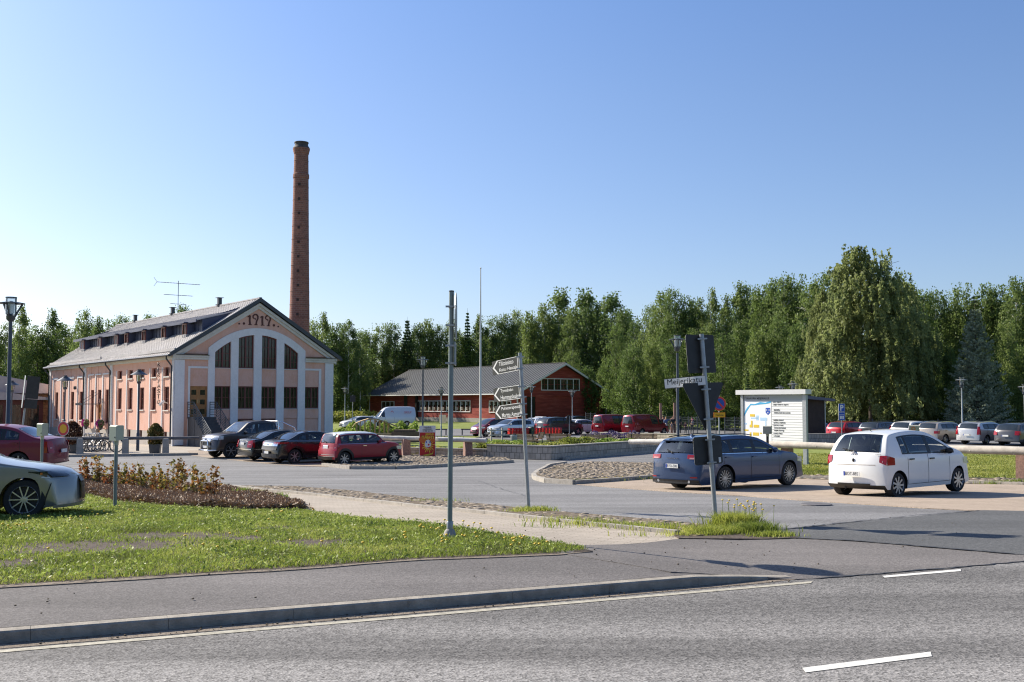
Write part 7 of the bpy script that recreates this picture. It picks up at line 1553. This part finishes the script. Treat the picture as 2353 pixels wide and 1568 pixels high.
def conifer_proto(seed,mat,H=20.,Rb=3.2,name="spruce_tree",leaf=.3,droop=.3,tiers=34,per=170,pw=.9,up=.0):
    rg=np.random.default_rng(seed); t=thing(name,"t","tree"); m_=MB(); m_.tube([(0,0,-.3),(0,0,H*.5),(0,0,H)],[.24,.14,.02],8); P=[];S_=[]
    for i in range(tiers):
        f=.05+.93*i/tiers; z=H*f; Rr=Rb*(1-f)**pw*rg.uniform(.85,1.1)+.1; nb=max(5,int(11*(1-f)+4)); a0=rg.uniform(0,6)
        for b in range(nb):
            a=a0+2*PI*b/nb+rg.normal(0,.15); L_=Rr*rg.uniform(.75,1.1); k_=max(6,int(per*L_/Rb/nb*2.2)); s=rg.uniform(.12,1,k_)**.7
            zz_=z-droop*L_*s+up*L_*s*s*1.2; wid=.16*L_*(1.15-s)+.12
            side=rg.normal(0,1,k_)*wid; P.append(np.stack([cos(a)*L_*s-sin(a)*side,sin(a)*L_*s+cos(a)*side,zz_-np.abs(side)*.25+rg.normal(0,.05,k_)-rg.uniform(0,.28,k_)*(1-s)],1))
            if i%3==0: m_.tube([(0,0,z),(cos(a)*L_*.8,sin(a)*L_*.8,z-droop*L_*.8+up*L_*.7)],[.04,.01],4,False)
    m_.build("trunk",M_BARKD,t,40); P=np.vstack(P); fastmesh("crown",quads(P,rg.uniform(.6,1.25,len(P))*leaf,rg,.5,1.6),4,mat,t); return t
def weeping_proto(seed,H=20.,Rw=5.6,name="weeping_birch"):
    rg=np.random.default_rng(seed); t=thing(name,"t","tree"); env=lambda f:Rw*max(0,min(1,(f+.1)/.3))*(max(0,1-((f-.38)/.635)**2))**.5
    limbs(rg,H,26,.3,.2,env,M_BARKD,t,.4); P=[]
    CC=[]
    while len(CC)<215:
        f=rg.uniform(.14,.99); e=env(f)
        if rg.uniform()>(e+.4)/Rw: continue
        a=rg.uniform(0,2*PI); w_=1+.22*sin(a*4+1)+.25*sin(f*13+a*2); r_=e*w_*rg.uniform(.1,1)**.5; CC.append((r_*cos(a),r_*sin(a),f*H,f))
    for cx_,cy_,cz_,f in CC:
        for q in range(int(rg.uniform(6,15))):
            L_=rg.uniform(.8,3.4)*min(1,f*2.2)*(1.1-f*.6); k_=int(14+L_*10); s=rg.uniform(0,1,k_); x0,y0=cx_+rg.normal(0,.55),cy_+rg.normal(0,.55)
            P.append(np.stack([x0*(1+.04*s)+rg.normal(0,.1,k_),y0*(1+.04*s)+rg.normal(0,.1,k_),cz_+rg.normal(0,.5)-s*L_],1))
    P=np.vstack(P); P[:,2]=np.maximum(P[:,2],.6); n=len(P); a=rg.normal(0,1,(n,3)); a[:,2]*=2.2; a/=np.linalg.norm(a,axis=1)[:,None]; b=np.cross(a,rg.normal(size=(n,3))); b/=np.linalg.norm(b,axis=1)[:,None]
    s=rg.uniform(.6,1.4,n)*.2; a=a*(s*.8)[:,None]; b=b*(s*.5)[:,None]
    fastmesh("crown",np.stack([P-a,P+b,P+a,P-b],1).reshape(-1,3),4,LW,t); return t
PR={}
PR['b1']=tree_proto('oval',1,LB,ncl=180,leaf=.26,sig=.42,per=54); PR['b2']=tree_proto('oval',2,LB,ncl=160,leaf=.26,sig=.42,per=56); PR['b3']=tree_proto('spire',3,LB,ncl=150,leaf=.26,sig=.4,per=56); PR['by']=tree_proto('oval',4,LY,per=50)
PR['g1']=tree_proto('round',5,LG,ncl=240,leaf=.27,sig=.45,per=52,bark=M_BARKD,name="broadleaf_tree"); PR['g2']=tree_proto('round',6,LG,ncl=230,leaf=.34,bark=M_BARKD,name="broadleaf_tree"); PR['g3']=tree_proto('oval',9,LG,bark=M_BARKD,name="broadleaf_tree")
PR['p1']=tree_proto('poplar',7,LB,ncl=190,name="aspen_tree"); PR['s1']=conifer_proto(11,LS,per=230); PR['s2']=conifer_proto(12,LS,Rb=3.8,pw=.75,per=210,leaf=.38,up=.25,name="pine_tree")
PR['w']=weeping_proto(21); PR['bs']=conifer_proto(31,LBS,H=12.,Rb=4.1,name="blue_spruce",leaf=.16,droop=.12,tiers=30,per=620,pw=.8,up=.22)
used=set(); CNT={}
ZN=((110,"behind the stone building"),(470,"behind the pink building's roof"),(862,"between the chimney and the barn"),(1200,"above the barn's long roof"),(1410,"above the barn's gable"),(1700,"behind the red vans and the people"),(1880,"behind the map board"),(2120,"beside the weeping birch"),(9999,"behind the far parked cars"))
KN={'b':"birch",'g':"broadleaf tree",'p':"slender aspen",'s':"dark spruce",'w':"weeping birch"}
ORD="first second third fourth fifth sixth seventh eighth ninth tenth eleventh twelfth".split()
def plant(k,px,topy,Y,ws=1.,label=None,group=None,cat="tree",basepx=None):
    src=PR[k]
    tp_=at(px,topy,Y); g_=ground(tp_.x,Y); Hh=12. if k=='bs' else 20.; sc_=(tp_.z-g_)/Hh/.99
    if k in used: o=copytree(src)
    else: o=src; used.add(k)
    o.location=(tp_.x,Y,g_-.1); o.scale=(sc_*ws,sc_*ws,sc_); o.rotation_euler=(0,0,random.uniform(0,6.28))
    if label is None:
        zn=[b for a,b in ZN if px<a][0]; kn="pine" if k=='s2' else KN[k[0]]; CNT[(zn,kn)]=CNT.get((zn,kn),0)+1; label="%s %s, %s one from the left"%(kn,zn,ORD[min(11,CNT[(zn,kn)]-1)])
        label={'b':"feathery green ",'g':"dense green ",'p':"narrow ",'s':"tall ",'w':""}[k[0]]+label
    tag(o,label,cat,group); return o
random.seed(3)
FT=[('b1',-25,735,150,1),('b1',18,738,150,1),('b3',52,702,146,1),('g3',86,748,150,1),('b3',122,714,150,1),('g1',158,752,150,.9),('b2',192,708,142,.9),('b1',226,736,150,1),('g3',255,742,155,.9),('b2',286,722,150,.9),('b1',316,745,152,.9),('b2',347,725,158,.9),('g3',380,752,160,1),('b1',424,700,165,.9),('b2',462,745,168,.9),
 ('b1',700,742,175,.9),('b2',722,733,170,.9),('b1',745,722,162,.95),('g3',775,745,170,1),('b1',802,737,168,.9),('b2',830,756,172,.9),('g1',876,750,175,.9),('b2',905,740,180,.9),('s2',936,728,186,.8),('b1',962,745,182,.9),('g3',985,742,180,.9),('b2',1012,740,184,.8),('b1',1038,733,182,.9),('s1',1074,712,190,.75),('b2',1100,728,184,.8),('g1',1130,735,182,.8),('b1',1160,724,182,.9),('b2',1189,711,180,.8),('g3',1218,722,184,.8),('b1',1250,704,180,.85),
 ('p1',1287,672,178,1.1),('b2',1313,706,180,.8),('p1',1346,669,180,1.),('b1',1376,703,178,.8),('p1',1406,679,176,1.25),('g3',1436,718,172,.8),('b1',1462,735,168,.9),('b2',1492,700,152,.9),('b1',1522,674,148,.85),('b2',1547,665,145,.85),('g3',1578,684,146,.8),('b1',1606,690,148,.8),('b2',1638,668,142,.9),('b3',1668,682,145,.9),('b1',1697,656,140,.9),('b2',1722,650,140,.9),('g3',1754,664,136,.8),('b1',1780,642,134,.9),('b2',1806,627,130,.9),('g1',1832,636,130,.7),('b1',1860,645,126,.9),('b2',1889,621,126,.9),('b1',1918,642,124,.8),('b3',1948,652,122,.9),
 ('b2',2062,619,112,.9),('b1',2090,650,116,.9),('g3',2118,672,120,.9),('b2',2150,664,124,.9),('g1',2185,676,124,.9),('g1',2214,663,122,.8),('s2',2240,668,122,.9),('g3',2268,662,120,.9),('g3',2296,666,120,.8),('b1',2332,636,116,.9),('b2',2365,650,116,.9),('s1',2400,670,118,.9),
 ('by',842,757,190,1.),('by',1070,775,197,1.),('g2',1350,838,158,1.),('g1',1318,808,164,.9),('g2',1384,845,160,.8),('g1',1418,752,138,.8),('g2',1455,800,128,.95),('g2',1496,792,130,.9),('g1',1545,775,132,.9),('g3',1590,760,134,.9),('b1',1625,745,134,.9),('g1',1665,770,122,.9),('g3',1705,745,124,.9),('g2',1745,762,118,.85),('g1',1790,735,118,.85),('g3',1835,745,114,.9),('s1',1718,848,110,.9),('s2',1855,720,116,.9),('b2',1925,740,112,1.),
 ('g1',2135,770,108,.8),('g3',2100,740,112,.9),('g1',2310,745,106,.8),('g3',2180,800,104,.9),('g2',2350,800,100,.8),('s1',2285,800,104,1.1)]
FT=[(k,px,ty,(max(Y,197) if 835<px<1215 else (max(Y,186) if 1215<=px<1300 else Y)),ws) for k,px,ty,Y,ws in FT]
for k,px,ty,Y,ws in FT: plant(random.choice([k,k,k,'b2','b3']) if k in('b1','b2') else k,px,ty+random.uniform(-4,5),Y,ws*random.uniform(.72,.95))
o=plant('w',1992,573,100,.98,"huge pale green weeping birch, tallest tree, right of the map board"); o=plant('bs',2240,699,94,.82,"blue-grey spruce with spreading lower branches behind the beige estate car")
plant('w',1905,672,106,.72,"smaller weeping birch on the left side of the huge one"); plant('w',2070,665,106,.75,"weeping birch on the right side of the huge one")
for k,px,ty,Y,ws in FT[:71]:
    for dx,dy,dY in ((14,22,16),):
        plant(random.choice(['b1','b2','g1','g3']),px+dx,ty+dy+random.uniform(6,34),Y+dY,1.1,"tree filling the forest behind the front row of birches",group="trees filling the forest behind the front row")
hedge("dark undergrowth along the foot of the forest",(-80,168),(-34,192),8,6,LG,8000,.55,name="undergrowth"); hedge("dark undergrowth behind the barn",(-34,202),(34,202),8,7,LG,9000,.55,name="undergrowth"); hedge("dark undergrowth behind the parked cars",(20,160),(72,104),9,5,LG,16000,.5,name="undergrowth")
hedge("leafy shrubs along the forest fence",(14,130),(56,98),3,2.4,LG,7000,.28,name="undergrowth"); hedge("shrubs at the left end of the barn",(-46,160),(-30,178),3,3.2,LG,4000,.3,name="undergrowth")
def backline():  # unseen trees behind the camera, put in for car and window reflections
    rg=np.random.default_rng(99); P=[]
    for (x0,y0,x1,y1) in ((-110,-38,70,-46),(70,-46,120,10)):
        n=9000; t_=rg.uniform(0,1,n); h=8+3*np.sin(t_*23)+2*np.sin(t_*57); P.append(np.stack([x0+(x1-x0)*t_+rg.normal(0,2,n),y0+(y1-y0)*t_+rg.normal(0,2,n),-2+h*rg.uniform(0,1,n)],1))
    P=np.vstack(P); o=fastmesh("unseen_tree_line",quads(P,rg.uniform(.8,1.6,len(P)),rg),4,LG); o["kind"]='stuff'
backline()
for k,o in PR.items():
    if k not in used:
        for c_ in list(o.children): bpy.data.objects.remove(c_)
        bpy.data.objects.remove(o)
# ---------------------------------------------------------------- front lawn, mulch bed, weeds
GP=[(-330,1395),(-330,1178),(-100,1150),(100,1125),(195,1134),(270,1154),(400,1165),(560,1173),(700,1175),(822,1192),(977,1204),(1100,1222),(1200,1238),(1300,1254),(1362,1267),(1284,1274.5),(1172,1279),(977,1285.8),(690,1307.6),(0,1349)]
_,pa_g=sheet("grass_bed",GP,M_SOIL,.006,.5,rough=.02)
sheet("verge_soil",[(1545,1229),(1600,1214),(1700,1214),(1775,1225),(1838,1238.5),(1760,1241.5),(1560,1240)],M_SOIL,.02,.4,rough=.02)
_,pa_m=sheet("mulch_bed",[(150,1100),(300,1106),(490,1124),(560,1134),(640,1152),(690,1164),(697,1174.5),(560,1174),(400,1166),(270,1155),(195,1135),(120,1128)],M_MULCHG,.05,.4,rough=.03)
_,pa_e=sheet("gravel_edge",[(-330,1402),(0,1353),(690,1310.5),(977,1288.5),(1172,1281.5),(1284,1277),(1362,1269),(1284,1274.5),(1172,1279),(977,1285.5),(690,1307),(0,1347),(-330,1393)],M_SAND,.010,.3,rough=.02)
LGR=leafmat("grass blades",[(.12,.15,.03),(.24,.3,.05),(.44,.45,.12)],.5,.8); LGD=leafmat("broad weed leaves",[(.09,.14,.03),(.2,.28,.045),(.4,.45,.14)],.4,2)
def density(P,seed=0):
    x,y=P[:,0],P[:,1]; n=np.sin(x*2.1+1.3*np.sin(y*1.7+seed))*np.sin(y*2.6+1.1*np.sin(x*1.9)); m=np.sin(x*6.3+2*np.sin(y*5.1))*np.sin(y*7.7+np.sin(x*4.2)); return n*.5+m*.3
def blades(name,P,hmin,hmax,wd,mat,lean=.5,label=None):
    n=len(P); z=gz(P)+.01; h=RNG.uniform(hmin,hmax,n); a=RNG.uniform(0,2*PI,n); l=RNG.uniform(.1,lean,n)*h*1.2; w_=wd*RNG.uniform(.6,1.4,n)
    dx,dy=np.cos(a),np.sin(a); p=RNG.uniform(0,2*PI,n); ux,uy=np.cos(p)*w_/2,np.sin(p)*w_/2
    A=np.stack([P[:,0]-ux,P[:,1]-uy,z],1); B_=np.stack([P[:,0]+ux,P[:,1]+uy,z],1); m1=np.stack([P[:,0]+dx*l*.35,P[:,1]+dy*l*.35,z+h*.65],1); U_=np.stack([ux*.8,uy*.8,0*z],1); T_=np.stack([P[:,0]+dx*l,P[:,1]+dy*l,z+h],1)
    v=np.concatenate([np.stack([A,B_,m1+U_,m1-U_],1),np.stack([m1-U_,m1+U_,T_+U_*.15,T_-U_*.15],1)],0).reshape(-1,3)
    o=fastmesh(name,v,4,mat); tag(o,label,kind='stuff'); return o
def bare(P):
    b=np.zeros(len(P)); 
    for px,py,rx,ry in ((250,1256,1.4,.5),(140,1262,.8,.4),(400,1234,1.,.42),(730,1250,.6,.3),(640,1215,.5,.2),(560,1240,.35,.2),(20,1300,.4,.3)):
        c=G(px,py); b=np.maximum(b,1.25-(((P[:,0]-c.x)/rx)**2+((P[:,1]-c.y)/(ry*2))**2))
    n=np.sin(P[:,0]*9+2*np.sin(P[:,1]*7))*np.sin(P[:,1]*11+np.sin(P[:,0]*8))*.45+density(P)*.5
    return np.clip(b*.9+n*.6*(b>0)+np.clip(-density(P,3)-.45,0,1)*.8,0,.97)
P=scatter(pa_g,240000); P=P[~inpolys(pa_m,P)&inpolys(pa_g,P+np.array([CU[1],-CU[0]])*.07)]; P=P[RNG.uniform(0,1,len(P))>bare(P)]
blades("grass",P,.015,.055,.008,LGR,1.1)
P2=scatter(pa_g,30000); k_=~inpolys(pa_m,P2); k_&=RNG.uniform(0,1,len(P2))<np.clip(.5-density(P2,2)*1.1,.06,1); k_&=RNG.uniform(0,1,len(P2))>bare(P2); P2=P2[k_]
z_=gz(P2)+RNG.uniform(.02,.075,len(P2)); rg=RNG
v_=quads(np.stack([P2[:,0],P2[:,1],z_],1),RNG.uniform(.014,.034,len(P2)),RNG,1,1.8); o=fastmesh("weeds",v_,4,LGD); o["kind"]='stuff'
P=scatter(pa_l,45000); blades("mown_grass",P,.03,.08,.03,leafmat("mown yellow green blades",[(.14,.17,.04),(.25,.28,.06),(.36,.36,.12)],.4,.6),.9)
P=scatter(pa_g,55); P=P[~inpolys(pa_m,P)]; P=P[RNG.uniform(0,1,len(P))>bare(P)]; fastmesh("weeds",quads(np.stack([P[:,0],P[:,1],gz(P)+RNG.uniform(.03,.09,len(P))],1),RNG.uniform(.01,.026,len(P)),RNG,.8,2.2),4,leafmat("bright weed leaves",[(.3,.38,.08),(.42,.5,.12),(.6,.62,.3)],.4,3))["kind"]='stuff'
P=np.vstack([scatter(pa_m,500)+RNG.normal(0,.12,(len(scatter(pa_m,500)),2))]); fastmesh("mulch_chips",quads(np.stack([P[:,0],P[:,1],gz(P)+.03],1),RNG.uniform(.02,.05,len(P)),RNG,.5,3.),4,pm("bark chips",(.32,.21,.12)))["kind"]='stuff'
# tall dandelion-like flowers
M_YF=pm("yellow petals",(.75,.5,.01),.6,0,.1,9); 
def flowers(pts,s=.028):
    m_=MB(); q_=MB()
    for x,y,h in pts:
        g_=ground(x,y); dx,dy=random.uniform(-.05,.05),random.uniform(-.05,.05); m_.tube([(x,y,g_),(x+dx*.5,y+dy*.5,g_+h*.6),(x+dx,y+dy,g_+h)],.0028,4,False); q_.ell((x+dx,y+dy,g_+h),(s*.75,s*.75,s*.4),7,4)
    return m_,q_
fl=[]
for cx_,cy_,n_,sp_ in ((250,1180,12,40),(30,1225,9,25),(100,1205,4,60),(600,1180,6,120),(1020,1225,14,26),(1120,1228,10,40),(1040,1250,8,30),(1190,1262,8,30),(870,1240,10,120),(430,1290,7,150),(1230,1248,6,40)):
    for i in range(n_): p=G(cx_+random.gauss(0,sp_),cy_+random.gauss(0,sp_*.22)); fl.append((p.x,p.y,random.uniform(.06,.17)))
fl=[f_ for f_ in fl if inpoly(pa_g,f_[0],f_[1])]
m_,q_=flowers(fl); m_.build("flower_stems",LGD)["kind"]='stuff'; q_.build("dandelion_flowers",M_YF,None,True)["kind"]='stuff'
# grass tuft round the street name pole and small tufts on the strip
def tuft(cx,cy,n,rx,ry,h0,h1,wd=.011,mat=LGR,label=None):
    c=G(cx,cy); P=np.stack([c.x+RNG.normal(0,rx,n),c.y+RNG.normal(0,ry,n)],1); return blades("grass_tuft",P,h0,h1,wd,mat,.9,label)
for cx,cy,n,rx,ry,h0,h1 in ((1688,1217,2400,.16,.12,.08,.27),(1732,1225,1500,.17,.12,.06,.17),(1640,1228,1300,.2,.12,.04,.13),(1772,1235,800,.15,.08,.03,.09),(1600,1232,500,.15,.07,.02,.07)): tuft(cx,cy,n,rx,ry,h0,h1)
tuft(1228,1177,700,.17,.1,.04,.12); tuft(1200,1179,300,.18,.08,.02,.07)
_,_=None,None
for cx,cy,n in ((1010,1154,120),(1290,1200,180),(1350,1207,250),(1430,1212,250),(1500,1216,300),(1540,1221,300),(1320,1110,400),(1340,1108,300),(1390,1106,300),(1440,1103,300),(1480,1101,200),(1345,1085,260),(1420,1079,260),(1300,1080,160),(1240,1213,60),(1500,1233,60),(1850,1085,500),(1880,1082,600),(1930,1086,300),(2100,1113,200),(2300,1113,300),(2340,1108,300)): tuft(cx,cy,n,.3,.08,.03,.12)
cp=[tuple(G(1720+random.gauss(0,26),1216+random.gauss(0,7))[:2])+(random.uniform(.28,.46),) for _ in range(26)]+[tuple(G(1905+random.gauss(0,26),1084+random.gauss(0,3))[:2])+(random.uniform(.1,.2),) for _ in range(30)]+[tuple(G(1450+random.gauss(0,60),1104+random.gauss(0,3))[:2])+(.12,) for _ in range(14)]
m_,q_=flowers(cp,.024); m_.build("flower_stems",LGD)["kind"]='stuff'; q_.build("yellow_flowers",M_YF,None,True)["kind"]='stuff'
P=scatter(pa_is2,7); P=P[density(P,5)>.0]; blades("moss_tufts",P,.02,.07,.012,LGR)["kind"]='stuff'
# mulch chips
M_CHIP=pm("bark chips",(.32,.21,.12),.85,0,.7,9,.3,20,world=True)
P=scatter(pa_m,9000); n=len(P); z_=gz(P)+.05+RNG.uniform(0,.07,n)*(1+.5*np.sin(P[:,0]*3)); fastmesh("mulch_chips",quads(np.stack([P[:,0],P[:,1],z_],1),RNG.uniform(.02,.065,n),RNG,.7,3.),4,M_CHIP)["kind"]='stuff'
# young copper-leaved shrubs
LR=[leafmat("copper shrub leaves",[(.22,.06,.025),(.26,.13,.04),(.2,.22,.06)],.45,5),leafmat("olive copper shrub leaves",[(.14,.17,.04),(.24,.19,.05),(.38,.13,.045)],.45,5)]
whr=("behind the silver car's bonnet","left of the meter box","just left of the meter box post","just right of the meter box post","right of the meter box","in front of the potted olive bush","near the bed's middle","between two tall copper shoots","with the tallest shoots","near the bed's right part","at the right end of the bed")
spx=(205,228,252,285,312,340,365,393,420,447,478)
for i,(px,l) in enumerate(zip(spx,whr)):
    py=1112+ (px-205)*.125; b0=G(px,py+4); t=thing("young_shrub","young copper-leaved shrub "+l,"shrub",b0,random.uniform(0,6),"young copper-leaved shrubs in the mulch bed"); rg=np.random.default_rng(50+i); hh=(.8,.92,.76,.72,.78,.82,.74,.9,.98,.8,.78)[i]
    m_=MB(); Q=[]
    for s in range(9):
        a=rg.uniform(0,6.28); r0=rg.uniform(0,.22); h=hh*rg.uniform(.55,1.05); bx,by=r0*cos(a),r0*sin(a); tx,ty=bx+.1*cos(a)+rg.normal(0,.03),by+.1*sin(a)+rg.normal(0,.03)
        m_.tube([(bx,by,0),((bx+tx)/2,(by+ty)/2,h*.5),(tx,ty,h)],[.006,.005,.002],4,False)
        for q in range(int(22*h/.6)):
            f=rg.uniform(.12,1.02)**.8; Q.append((bx+(tx-bx)*f+rg.normal(0,.035),by+(ty-by)*f+rg.normal(0,.035),h*f+rg.normal(0,.015)))
    m_.build("stem",M_BARKD,t); Q=np.array(Q); fastmesh("foliage",quads(Q,rg.uniform(.05,.09,len(Q)),rg,.7,1.3),4,LR[i%2],t)
for px,py in ((560,1140),(590,1147),(500,1128),(640,1152)): 
    P=np.stack([G(px,py).x+RNG.normal(0,.12,150),G(px,py).y+RNG.normal(0,.1,150)],1); blades("grass_tuft",P,.05,.22,.02,LGD)
def crack(pts,wd,zf,dz,name="asphalt_crack",mat=None,jit=.03):
    P=[]; 
    for a,b in zip(pts[:-1],pts[1:]):
        a=Vector(a);b=Vector(b); n=max(1,int((b-a).length/.12)); P+=[a.lerp(b,k/n)+Vector((random.gauss(0,jit),random.gauss(0,jit)*.7)) for k in range(n)]
    v=[];f=[]
    for i,p in enumerate(P):
        d=(P[min(i+1,len(P)-1)]-P[max(i-1,0)]).normalized(); q=Vector((-d.y,d.x))*wd*random.uniform(.3,1.1)/2; v+=[(p.x+q.x,p.y+q.y,zf(p.x,p.y)+dz),(p.x-q.x,p.y-q.y,zf(p.x,p.y)+dz)]
    f=[(2*i,2*i+1,2*i+3,2*i+2) for i in range(len(P)-1)]; m_=MB(); m_.add(v,f); m_.build(name,mat or M_TAR)["kind"]='structure'
M_TAR=pm("bitumen",(.035,.035,.037),.6,0,.2,8,world=True)
crack([xy(7.4,8.83),xy(10,8.82),xy(14,8.82)],.05,flat,.008,"asphalt_seam",jit=.012)
crack([tuple(G(*p)[:2]) for p in ((1785,1221),(1951,1203),(2110,1187),(2259,1175))],.06,ground,.022,"asphalt_seam",jit=.015)
crack([tuple(G(*p)[:2]) for p in ((1830,1239),(1964,1245.5),(2125,1259),(2353,1278))],.05,ground,.022,"asphalt_seam",jit=.015)
crack([tuple(G(*p)[:2]) for p in ((900,1090),(1100,1105),(1210,1140),(1420,1150))],.02,ground,0,jit=.04); crack([tuple(G(*p)[:2]) for p in ((977,1125),(1060,1118),(1150,1112))],.02,ground,0,jit=.04)
# small litter and pebbles on the asphalt
m_=MB()
for i in range(160):
    u_,v_=random.uniform(-6,14),random.uniform(9.3,14); x,y=xy(u_,v_)
    if inpoly(pa_g,x,y): continue
    s=random.uniform(.004,.014); m_.ell((x,y,ground(x,y)+.014),(s,s,s*.6),5,3)
for i in range(220):
    u_=random.uniform(-6,7); v_=random.uniform(8.78,8.95); x,y=xy(u_,v_); s=random.uniform(.004,.012); m_.ell((x,y,-1.79),(s,s,s*.6),5,3)
m_.build("pebbles",M_COBG)["kind"]='stuff'
print("objects",len(bpy.data.objects))
